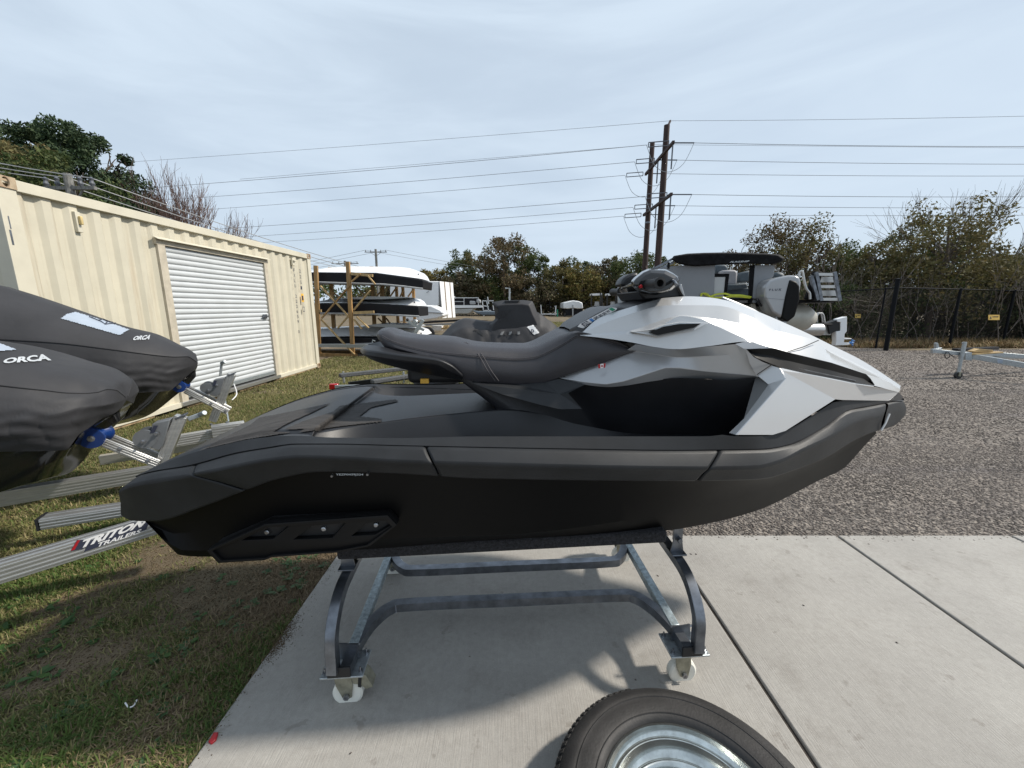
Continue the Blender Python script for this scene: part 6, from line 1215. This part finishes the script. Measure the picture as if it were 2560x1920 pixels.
# ================================================================ fence
mat('fence_black', (.006, .007, .009), .6, var=.1, spec=.12)
def fence(pts, label, hgt=2.37, step=.065, barb=False, posts=None, r=.003, rp=.045):
    root = empty('chain_link_fence', (pts[0][0], pts[0][1], 0), label, 'fence'); V = []; F = []
    def strip(a, b, rr_):
        a = np.array(a); b = np.array(b); d = b-a; d = d/np.linalg.norm(d); u = np.cross(d, [0, 1, 0]); u = u/np.linalg.norm(u); w_ = np.cross(d, u); i = len(V)
        for p in (a, b):
            for k in range(3): t = k*2.094; V.append(p+rr_*(u*math.cos(t)+w_*math.sin(t)))
        for k in range(3): F.append((i+k, i+(k+1) % 3, i+3+(k+1) % 3, i+3+k))
    for (x0, y0), (x1, y1) in zip(pts[:-1], pts[1:]):
        L_1 = math.hypot(x1-x0, y1-y0); d = np.array([(x1-x0)/L_1, (y1-y0)/L_1]); n_ = int(L_1/step)
        P0 = np.array([x0, y0, 0])
        D3 = np.array([d[0], d[1], 0]); hh = hgt-.06
        s_ = -hh
        while s_ < L_1:        # diagonals both ways
            a0 = max(s_, 0); b0 = min(s_+hh, L_1)
            if b0 > a0: strip(P0+D3*a0+[0, 0, .04+(a0-s_)], P0+D3*b0+[0, 0, .04+(b0-s_)], r); strip(P0+D3*a0+[0, 0, .04+hh-(a0-s_)], P0+D3*b0+[0, 0, .04+hh-(b0-s_)], r)
            s_ += step*1.414
        mb = MB(); mb.tube([(x0, y0, hgt), (x1, y1, hgt)], .022, 6); mb.build('top_rail', 'fence_black', root)
    V = np.array(V); tag(raw('chain_link_mesh', world_to(root, V), np.array(F), 'fence_black', root, nverts=4), kind='stuff')
    for (x, y, h_, rr_) in posts: mb = MB(); mb.tube([(x, y, 0), (x, y, h_)], rr_, 10); mb.lathe((x, y, h_), (0, 0, 1), [(rr_*1.15, -.03), (rr_*1.1, .01), (0, .04)], 10); mb.build('fence_post', 'fence_black', root)
    if barb:
        for k in range(3):
            for (x0, y0), (x1, y1) in zip(pts[:-1], pts[1:]): mb = MB(); mb.tube([(x0-.0, y0-.06*k, hgt+.1+.12*k), ((x0+x1)/2, (y0+y1)/2-.06*k, hgt+.08+.12*k), (x1, y1-.06*k, hgt+.1+.12*k)], .004, 4); mb.build('barbed_wire', 'fence_black', root)
    return root
c0 = hz(2214, 877); c1 = hz(2372, 868); print('fence', c0, c1)
dX = c1[:2]-c0[:2]; e1 = c0[:2]+dX*4.2
R1f = fence([tuple(c0[:2]), tuple(e1)], 'black chain link fence along the gravel at right with yellow signs', posts=[(c0[0]+dX[0]*k, c0[1]+dX[1]*k, 2.4 if k else 2.68, .05 if k else .075) for k in range(0, 5)], barb=True)
l1 = hz(2189, 871); b0 = (l1[0]+.6, l1[1]+4.5); b1_ = (l1[0]+4, 45)
fence([tuple(c0[:2]), tuple(l1[:2]), b0], 'black chain link fence running away from the corner post', posts=[(l1[0], l1[1], 2.4, .035), (b0[0], b0[1], 2.4, .05)], barb=True)
mat('fence_bolt', (.3, .3, .3), .4)
for sgn_, (u0_, v0_, u1_, v1_) in zip(('small yellow warning sign left of the fence corner post', 'yellow warning sign on the right fence panel'), ((2138,785,2152,795), (2471,787,2499,800))):
    fy = c0[1]-.0; dn = np.array([dX[1], -dX[0], 0]); dn = dn/np.linalg.norm(dn)
    P0 = np.array([c0[0], c0[1], 0])+dn*.03 if u0_ > 2300 else np.array([l1[0], l1[1], 0]); nn_ = dn if u0_ > 2300 else np.array([0, -1, 0.]); 
    if u0_ < 2300: P0 = P0+np.array([0, .5, 0])
    Q = [hp(u, v, P0, nn_) for u, v in ((u0_, v1_), (u1_, v1_), (u1_, v0_), (u0_, v0_))]; mb = MB(); mb.prism([tuple(q) for q in Q], tuple(-nn_*.01)); o = mb.build('warning_sign', 'yellow_sign' if 'yellow_sign' in MATS else mat('yellow_sign', (.62, .42, .10), .6), None); tag(o, sgn_, 'sign', 'yellow signs on the chain link fence')
    a, b, c, d = Q
    def sub_(x0, x1, y0, y1): return [tuple((a*(1-x)+b*x)*(1-y)+(d*(1-x)+c*x)*y+nn_*.004) for x, y in ((x0, y0), (x1, y0), (x1, y1), (x0, y1))]
    t1_ = text_on('sign_text', 'DANGER', sub_(.38, .9, .5, .78), 'print_dark', None); t1_.parent = o; mb = MB(); q_ = sub_(.1, .28, .25, .75); mb.add([q_[0], q_[1], tuple((np.array(q_[2])+np.array(q_[3]))/2)], [(0, 1, 2)]); t2_ = mb.build('sign_symbol', 'print_dark', None, fix=False); t2_.parent = o
# far fence
ff = fence([(-8, 76), (40, 76)], 'long far chain link fence at the edge of the field', hgt=2.5, step=.5, posts=[(x, 76, 2.7, .06) for x in range(-8, 41, 3)], r=.008)
ff['label'] = 'long far chain link fence at the edge of the field'
# ================================================================ trees
def leafcloud(name, C, S, nper, size, m, parent, seed=1, flat=.8, wts=None):
    """C: cluster centres (k,3), S: cluster radii; leaf-sized quads scattered through each cluster, denser at its skin"""
    q = np.random.default_rng(seed); k = len(C); n_ = nper*k; idx = np.repeat(np.arange(k), nper)
    d = q.normal(size=(n_, 3)); d /= np.linalg.norm(d, axis=1)[:, None]; r_0 = q.uniform(.0, 1, n_)**.45; P = C[idx]+d*(r_0*S[idx])[:, None]*np.array([1, 1, flat])
    a = q.normal(size=(n_, 3)); a /= np.linalg.norm(a, axis=1)[:, None]; b = np.cross(a, q.normal(size=(n_, 3))); b /= np.linalg.norm(b, axis=1)[:, None]; s_ = size*q.uniform(.5, 1.35, n_)[:, None]
    V = np.stack([P-a*s_, P-b*s_*.45, P+a*s_, P+b*s_*.45], 1).reshape(-1, 3); F = np.arange(n_*4).reshape(-1, 4)
    if parent is not None: V = world_to(parent, V)
    return raw(name, V, F, m, parent, nverts=4)
mat('bark', (.11, .085, .065), .9, var=.3, scale=8, stretch=(4, 4, 1), bump=.6); mat('bark_pale', (.20, .17, .15), .9, var=.25, scale=8, bump=.4); mat('bark_red', (.14, .09, .075), .9, var=.2)
GRN = island_mat('leaf_green', [(0.032, 0.052, 0.017), (0.072, 0.099, 0.029), (0.049, 0.072, 0.026), (0.116, 0.128, 0.043)], .75, .3, .25)
OLV = island_mat('leaf_olive', [(0.068, 0.070, 0.027), (0.135, 0.121, 0.047), (0.095, 0.084, 0.034), (0.189, 0.149, 0.061)], .75, .3, .25)
RST = island_mat('leaf_rust', [(0.081, 0.068, 0.038), (0.142, 0.101, 0.054), (0.068, 0.070, 0.032), (0.176, 0.121, 0.074)], .8, .3, .25)
PIN = island_mat('leaf_pine', [(0.018, 0.039, 0.018), (0.039, 0.066, 0.027), (0.027, 0.051, 0.022), (0.060, 0.083, 0.033)], .7, .3, .15)
YLW = island_mat('leaf_yellow', [(0.115, 0.109, 0.034), (0.196, 0.161, 0.046), (0.069, 0.081, 0.025), (0.230, 0.149, 0.057)], .75, .3, .3)
BRS = island_mat('leaf_brush', [(0.072, 0.060, 0.034), (0.120, 0.096, 0.060), (0.054, 0.060, 0.024), (0.180, 0.144, 0.096), (0.042, 0.054, 0.022)], .85, .25, .2)
def limbs(mb, p, d, L_1, r, depth, q, spread=.5, up=.12, tips=None, nb=3):
    n_ = 3; pts = [p]; dd = d
    for k in range(n_):
        dd = (dd+Vector(q.normal(0, .12, 3))+Vector((0, 0, up*.4))).normalized(); pts.append(pts[-1]+dd*(L_1/n_))
    mb.tube(pts, [r*(1-.35*k/n_) for k in range(n_+1)], 5 if depth > 1 else 3)
    if tips is not None: tips.append(pts[-1])
    if depth <= 0: return
    for k in range(nb):
        f = q.uniform(.45, 1); i = min(n_-1, int(f*n_)); st = pts[i].lerp(pts[i+1], f*n_-i); ax = Vector(q.normal(0, 1, 3)); ax = (ax-dd*ax.dot(dd)).normalized(); nd = (dd+ax*spread*q.uniform(.6, 1.3)+Vector((0, 0, up))).normalized()
        limbs(mb, st, nd, L_1*q.uniform(.6, .8), r*.6, depth-1, q, spread, up, tips, nb)
def tree(name, label, x, y, h, cw, m, seed, base=.25, n_cl=60, nper=110, leaf=.12, kind='round', bark='bark', group=None, cat='tree', clr=.16, depth=2, dead=0, z0=0):
    root = empty(name, (x, y, z0), label, cat, group); q = np.random.default_rng(seed); mb = MB(); tips = []
    mb.tube([(x, y, z0), (x+q.normal(0, .02)*h, y, z0+h*.3), (x+q.normal(0, .03)*h, y, z0+h*.62), (x, y, z0+h*.9)], [h*.02+.03, h*.016+.02, h*.011, h*.004], 7)
    for k in range(9):
        a = q.uniform(0, 6.28); zz_ = z0+h*q.uniform(base*.8, .75); f = q.uniform(.6, 1); limbs(mb, Vector((x, y, zz_)), Vector((math.cos(a)*.8, math.sin(a)*.8, .45)).normalized(), cw*.26*f, h*.008+.01, depth, q, .55, .15, tips)
    mb.build('trunk', bark, root, fix=False)
    C = []; S = []
    while len(C) < n_cl:
        u = q.normal(size=3); u /= np.linalg.norm(u); rr_ = q.uniform(.35, 1)**.6
        if kind == 'pine': zf = q.uniform(0, 1)**.8; w__ = cw*(.35+.65*math.sin(math.pi*min(1, zf*.8+.25)))*.5; a = q.uniform(0, 6.28); C.append((x+math.cos(a)*w__*rr_, y+math.sin(a)*w__*rr_, z0+h*(base+(1-base)*zf)*.97))
        elif kind == 'column': zf = q.uniform(0, 1); w__ = cw*.5*(1-.6*zf); a = q.uniform(0, 6.28); C.append((x+math.cos(a)*w__*rr_, y+math.sin(a)*w__*rr_, z0+h*(base+(1-base)*zf)*.96))
        else:
            zc = z0+h*(base+1)/2; C.append((x+u[0]*cw*.5*rr_, y+u[1]*cw*.5*rr_, zc+u[2]*h*(1-base)*.52*rr_+h*.03))
        S.append(cw*clr*q.uniform(.55, 1.25))
    C = np.array(C); S = np.array(S); leafcloud('crown', C, S, nper, leaf, m, root, seed)
    if dead:
        for k in range(dead):
            mb = MB(); a = q.uniform(0, 6.28); limbs(mb, Vector((x+math.cos(a)*cw*.2, y+math.sin(a)*cw*.2, z0+h*.6)), Vector((math.cos(a)*.4, math.sin(a)*.4, 1)).normalized(), h*.28, .016, 2, q, .28, .12, None)
            mb.build('bare_branch', bark, root, fix=False)
    return root
def at(u, y): p = hy(u, 768, y); return float(p[0]), y
def height(v, y): return float(hy(1280, v, y)[2])
# left: dark pine, leafy tree in front, thin tree, bare tree
x, y = at(215, 24); tree('pine_tree', 'big dark green pine standing behind the cream container', x, y, height(322, 24)*1.0, 8.6, 'leaf_pine', 21, .2, 230, 330, .10, 'round', clr=.075)
x, y = at(55, 19); tree('maple_tree', 'broad green and yellow tree at the left edge above the container', x, y, height(352, 19), 6.2, 'leaf_olive', 22, .2, 90, 190, .10, clr=.11)
x, y = at(185, 17.5); tree('maple_tree', 'yellow green tree in front of the pine behind the utility pole', x, y, height(395, 17.5), 5.4, 'leaf_green', 23, .2, 70, 200, .09, clr=.12)
x, y = at(-110, 20); tree('maple_tree', 'leafy tree cut by the left picture edge', x, y, height(330, 20), 5.5, 'leaf_olive', 24, .2, 60, 120, .10, clr=.13)
x, y = at(285, 26); tree('pine_tree', 'smaller dark pine right of the big one', x, y, height(425, 26), 6.5, 'leaf_pine', 27, .2, 60, 300, .10, 'round', clr=.11)
bt0 = at(455, 26); root = empty('bare_tree', (bt0[0], bt0[1], 0), 'leafless purple brown tree with upright twigs behind the container', 'tree'); q = np.random.default_rng(5)
for nm, ox, hh in (('limb', 0, height(410, 26)), ('limb', 1.7, height(455, 26)), ('limb', -1.4, height(430, 26))):
    mb = MB(); zt_ = hh
    for k in range(10 if ox == 0 else 7):
        a = q.uniform(0, 6.28); limbs(mb, Vector((bt0[0]+ox, bt0[1], 1.5+q.uniform(0, 1.5))), Vector((math.cos(a)*.42, math.sin(a)*.42, 1)).normalized(), zt_*.285, .06, 4, q, .26, .22, None, 3)
    mb.tube([(bt0[0]+ox*.5, bt0[1], 0), (bt0[0]+ox, bt0[1], 2.5)], [.2, .12], 7); mb.build('limb', 'bark_red', root, fix=False)
# centre: row of autumn trees beyond the field
spec = [(1045, 88, 690, 9, 'leaf_rust', 'round'), (1090, 84, 680, 8, 'leaf_yellow', 'round'), (1165, 88, 636, 10, 'leaf_green', 'round'), (1150, 80, 690, 7, 'leaf_brush', 'round'), (1215, 84, 632, 9, 'leaf_olive', 'round'), (1262, 80, 597, 11, 'leaf_rust', 'round'), (1300, 84, 612, 8, 'leaf_green', 'round'), (1345, 84, 636, 9, 'leaf_green', 'pine'), (1330, 80, 700, 9, 'leaf_brush', 'round'), (1400, 82, 660, 9, 'leaf_olive', 'round'), (1440, 90, 650, 9, 'leaf_green', 'round'), (1455, 80, 672, 8, 'leaf_yellow', 'round'), (1490, 86, 655, 9, 'leaf_brush', 'round'), (1530, 88, 648, 8, 'leaf_olive', 'round'), (1575, 82, 638, 11, 'leaf_green', 'round'), (1620, 88, 648, 10, 'leaf_green', 'round'), (1680, 86, 665, 11, 'leaf_olive', 'round'), (1740, 84, 680, 11, 'leaf_brush', 'round'), (1235, 84, 690, 12, 'leaf_green', 'round'), (1400, 86, 700, 12, 'leaf_brush', 'round'), (1520, 84, 700, 12, 'leaf_rust', 'round'), (1000, 90, 712, 9, 'leaf_rust', 'round'), (950, 92, 722, 10, 'leaf_olive', 'round'), (1000, 95, 730, 12, 'leaf_brush', 'round')]
desc = {'leaf_rust': 'rust brown', 'leaf_yellow': 'yellowish', 'leaf_green': 'dark green', 'leaf_brush': 'grey brown', 'leaf_olive': 'olive'}
where = ['right of the stacked boats', 'right above the cargo trailer', 'left of the tallest far tree', 'low in front of the green one', 'joining the tallest far tree', 'tallest of the far row', 'right shoulder of the tallest', 'open crowned pine with sky showing through', 'low beneath the open pine', 'first right of the gap', 'behind the wrapped boat', 'over the wrapped boat', 'between wrapped boat and forklifts', 'left of the round pine', 'round crown left of the brown poles', 'right beside the brown poles', 'above the watercraft handlebars', 'above the pontoon boat seats', 'filling below the tallest', 'filling behind the wrapped boat', 'behind the forklifts', 'small at the left end of the row', 'lowest at the left end of the row', 'behind the box trailer top']
for k, ((u, yy, vt, cw_, m_, kd), wh) in enumerate(zip(spec, where)):
    x, y = at(u, yy); h_ = height(vt, yy)*1.03; tree('autumn_tree', '%s far tree, %s' % (desc[m_], wh), x, y, h_, cw_, m_, 40+k, .12 if kd == 'round' else .45, 52 if kd == 'round' else 34, 120 if kd == 'round' else 70, .25, kd, clr=.15 if kd == 'round' else .11, depth=1, group='trees in the far row', bark='bark_pale' if k % 3 == 0 else 'bark')
q = np.random.default_rng(77); X = q.uniform(-35, 45, 420); Y = q.uniform(79, 84, 420); C = np.stack([X, Y, q.uniform(.4, 3.2, 420)], 1); tag(leafcloud('far_undergrowth', C, q.uniform(.9, 2.0, 420), 45, .3, 'leaf_brush', None, 78), kind='stuff')
q = np.random.default_rng(79); X = q.uniform(-160, 170, 600); Y = q.uniform(92, 105, 600); C = np.stack([X, Y, q.uniform(.5, 6.5, 600)], 1); tag(leafcloud('far_wood', C, q.uniform(2, 3.6, 600), 60, .5, 'leaf_green', None, 80), kind='stuff')
# right: thicket behind the fence
spec = [(1830, 27, 600, 4.6, 'leaf_rust', 0), (1935, 25, 556, 5.0, 'leaf_rust', 0), (2010, 24, 548, 4.4, 'leaf_olive', 0), (2075, 26, 600, 4.6, 'leaf_green', 0), (2150, 23, 560, 4.0, 'leaf_green', 0), (2200, 21, 590, 3.6, 'leaf_olive', 0), (2330, 20, 500, 5.2, 'leaf_olive', 18), (2290, 23, 520, 4.0, 'leaf_green', 3), (2420, 22, 560, 4.6, 'leaf_olive', 8), (2500, 21, 612, 4.4, 'leaf_olive', 1), (2570, 23, 615, 5.0, 'leaf_brush', 3), (2640, 20, 600, 5, 'leaf_rust', 0)]
wh2 = ['behind the pontoon canopy left end', 'rusty above the canopy', 'tall over the canopy right end', 'behind the stern ladder', 'with thin bare top right of the ladder', 'over the fence corner', 'the big one with long bare branches', 'dark left of the bare branches', 'below the long bare branches', 'over the right yellow sign', 'at the right picture edge', 'cut by the right picture edge']
for k, ((u, yy, vt, cw_, m_, dd_), wh) in enumerate(zip(spec, wh2)):
    x, y = at(u, yy); tree('thicket_tree', '%s leaved tree, %s' % (desc[m_], wh), x, y, height(vt, yy)*(.97 if u in (2330, 1935, 2010) else .88), cw_, m_, 90+k, .10, 80, 105, .085, clr=.14, depth=2, group='trees behind the right fence', dead=dd_, bark='bark')
q = np.random.default_rng(55); X = q.uniform(12, 36, 700); Y = q.uniform(19.3, 24, 700); k_ = X > (13.5+(Y-17)*.35); X, Y = X[k_], Y[k_]; C = np.stack([X, Y, q.uniform(.1, 2.7, len(X))], 1)
tag(leafcloud('thicket_undergrowth', C[::2], q.uniform(.35, .8, len(C[::2])), 130, .085, 'leaf_brush', None, 56), kind='stuff'); tag(leafcloud('thicket_shrubs', C[1::2], q.uniform(.35, .8, len(C[1::2])), 120, .08, 'leaf_green', None, 57), kind='stuff')
mb = MB(); q = np.random.default_rng(58)
for k in range(110):
    x = q.uniform(14, 34); y = q.uniform(17.6, 22); limbs(mb, Vector((x, y, 0)), Vector((q.normal(0, .25), q.normal(0, .2), 1)).normalized(), q.uniform(1.4, 2.8), .016, 2, q, .4, .1, None)
tag(mb.build('brush_stems', 'bark_pale', None, fix=False), kind='stuff')
q = np.random.default_rng(59); X = q.uniform(14, 34, 26000); Y = q.uniform(16.3, 19.5, 26000); blades('dry_grass_verge', X, Y, .32, .012, 'straw_tan' if 'straw_tan' in MATS else island_mat('straw_tan', [(.30, .20, .10), (.22, .15, .08), (.38, .28, .16), (.14, .10, .05), (.16, .16, .06)], .9, .2), 60, .8)
# ================================================================ power line
mat('pole_brown', (.045, .025, .022), .8, var=.3, scale=5, stretch=(1, 1, .1)); mat('wire', (.32, .33, .34), .5, metal=.3); mat('pole_grey', (.20, .20, .19), .9, var=.25, scale=6, stretch=(3, 3, 1)); mat('insulator', (.10, .11, .13), .4)
Z1, Z2 = 18.3, 13.3
tp_ = hz(1662, 395, Z1); sp_ = hz(1627, 424, Z1); ht1 = float(hy(1665, 313, tp_[1])[2]); ht2 = float(hy(1630, 357, sp_[1])[2]); print('poles', tp_, sp_, ht1, ht2)
pw_ = empty('power_pylon', (tp_[0], tp_[1], 0), 'tall pair of dark brown wooden power poles with slanting crossarms', 'pylon')
for (p, h_, r_0) in ((tp_, ht1, .37), (sp_, ht2, .33)): mb = MB(); mb.tube([(p[0], p[1], 0), (p[0], p[1], h_)], [r_0*1.15, r_0*.85], 14); mb.build('pole', 'pole_brown', pw_)
A1, A2 = hz(1684, 355, Z1), hz(1614, 436, Z1); A3, A4 = hz(1679, 485, Z2), hz(1609, 538, Z2)
for a, b in ((A1, A2), (A3, A4)): mb = MB(); mb.bar(a, b, .25, .30); mb.build('crossarm', 'pole_brown', pw_)
top_ = hz(1676, 302, ht1+.9); mb = MB(); mb.bar((tp_[0], tp_[1], ht1-.3), top_, .15, .2); mb.build('peak_arm', 'pole_brown', pw_)
for k in range(2):
    a, b = (tp_, sp_) if k else (sp_, tp_); mb = MB(); mb.bar((a[0], a[1], 7.3), (b[0], b[1], 1.0), .12, .12); mb.build('cross_brace', 'pole_brown', pw_)
for p in (tp_, sp_):
    for zz_ in (Z2-1.2,): mb = MB(); mb.lathe((p[0], p[1], zz_), (0, 0, 1), [(.34, -.1), (.36, 0), (.34, .1)], 12); mb.build('band', 'dark_steel', pw_)
pl_ = {}
def wire(name, pts, r=.028, parent=pw_, m='wire', n=10):
    mb = MB(); mb.tube(pts, r, 4); return mb.build(name, m, parent, fix=False)
def sagline(a, b, sag, n=14): a, b = np.array(a), np.array(b); return [tuple(a*(1-t)+b*t-np.array([0, 0, sag*4*t*(1-t)])) for t in np.linspace(0, 1, n)]
att = []
for (a, b, z) in ((A1, A2, Z1), (A3, A4, Z2)):
    for f in (0.02, .5, .97): att.append((a*(1-f)+b*f, z))
rv = [359, 404, 434, 485, 513, 532]; lefts = [(498, 455), (544, 486), (555, 517), (555, 567), (625, 587), (694, 600)]
for k, (p, z) in enumerate(att):
    e_r = hz(2560, rv[k]+1, z); d = e_r-p; e_r2 = p+d*1.6; s0_ = p+d*(2.2/np.linalg.norm(d)); wire('conductor', sagline(s0_, e_r2, .25))
    e_l = hz(*lefts[k], z); d2 = e_l-p; e_l2 = p+d2*1.5; s1_ = p+d2*(2.6/np.linalg.norm(d2)); wire('conductor', sagline(s1_, e_l2, .3))
    ua, ub = d/np.linalg.norm(d), d2/np.linalg.norm(d2)
    wire('insulator_string', [p+ua*.2, p+ua*2.2], .07, m='insulator'); 
    for oo in (-.22, .22): wire('insulator_string', [p+ub*.4+np.array([0, 0, oo]), p+ub*2.4+np.array([0, 0, oo])], .055, m='insulator')
    wire('insulator_yoke', [p+ub*.4+np.array([0, 0, -.24]), p+ub*.4+np.array([0, 0, .24])], .05, m='insulator'); wire('insulator_yoke', [p+ub*2.4+np.array([0, 0, -.24]), p+ub*2.4+np.array([0, 0, .24])], .05, m='insulator')
    jl_ = [s1_, s1_*.8+s0_*.2-np.array([0, 0, 2.0]), s1_*.5+s0_*.5-np.array([0, 0, 2.7]), s1_*.2+s0_*.8-np.array([0, 0, 2.0]), s0_]; wire('jumper_loop', smooth_path(jl_, 5), .03)
    if k % 3 != 2: wire('insulator_post', [p-np.array([0, 0, .1]), p-np.array([0, 0, 2.5])], .08, m='insulator')
e_r = hz(2560, 286, ht1+.9); d = e_r-top_; wire('shield_wire', sagline(top_, top_+d*1.5, .2), .02); e_l = hz(330, 402, ht1+.9); d = e_l-top_; wire('shield_wire', sagline(top_, top_+d*1.3, .2), .02)
q1 = hz(1690, 373, 17.6); q2 = hz(2560, 373, 17.6); wire('shield_wire', [sp_+np.array([0, 0, ht2-.2-sp_[2]]), q2+(q2-q1)*.4], .018); q3 = hz(600, 448, 17.6); wire('shield_wire', [sp_+np.array([0, 0, ht2-.2-sp_[2]]), q3], .018)
# distribution poles
def dpole(u, vtop, y, armw, label, wires, r=.15, ends=()):
    x, _ = at(u, y); h_ = float(hy(u, vtop, y)[2]); x = float(hy(u, vtop, y)[0]); root = empty('utility_pole', (x, y, 0), label, 'pole'); mb = MB(); mb.tube([(x, y, 0), (x, y, h_)], [r*1.2, r], 10); mb.build('pole', 'pole_grey', root)
    za = h_-.5; mb = MB(); mb.bar((x-armw, y, za), (x+armw, y, za), .12, .12); mb.build('crossarm', 'pole_grey', root)
    for s_ in (-.9, -.45, .45, .9):
        mb = MB(); mb.lathe((x+armw*s_, y, za+.05), (0, 0, 1), [(.05, 0), (.09, .1), (.05, .2), (.08, .28), (.02, .34)], 10); mb.build('insulator', 'insulator', root)
    for sg in (-1, 1): mb = MB(); mb.bar((x, y, za-.7), (x+sg*armw*.5, y, za-.04), .05, .05); mb.build('arm_brace', 'pole_grey', root)
    for (du, off, s_) in wires:
        a = np.array([x+armw*s_, y, za+.35]); b = a+np.array(off); mb = MB(); mb.tube(sagline(a, b, .5), .02 if y < 40 else .03, 4); mb.build('line', 'wire', root, fix=False)
    return root
dpole(168, 434, 16.0, .95, 'weathered grey utility pole with crossarm rising behind the container', [(0, (-9, -5.2, 2.2), s_) for s_ in (-.9, .0, .9)]+[(0, (9, 22, -2.6), s_) for s_ in (-.9, .0, .9)], .13)
dpole(939, 623, 75, 2.0, 'distant utility pole with crossarm above the stacked boats', [(0, (-60, 30, -4), -.9), (0, (-60, 30, -4), .9), (0, (50, 20, -6), -.9), (0, (50, 20, -6), .9)], .2)
dpole(862, 652, 80, 2.6, 'more distant utility pole, its crossarm just above the top boat', [(0, (-60, 30, -2), .9)], .2)
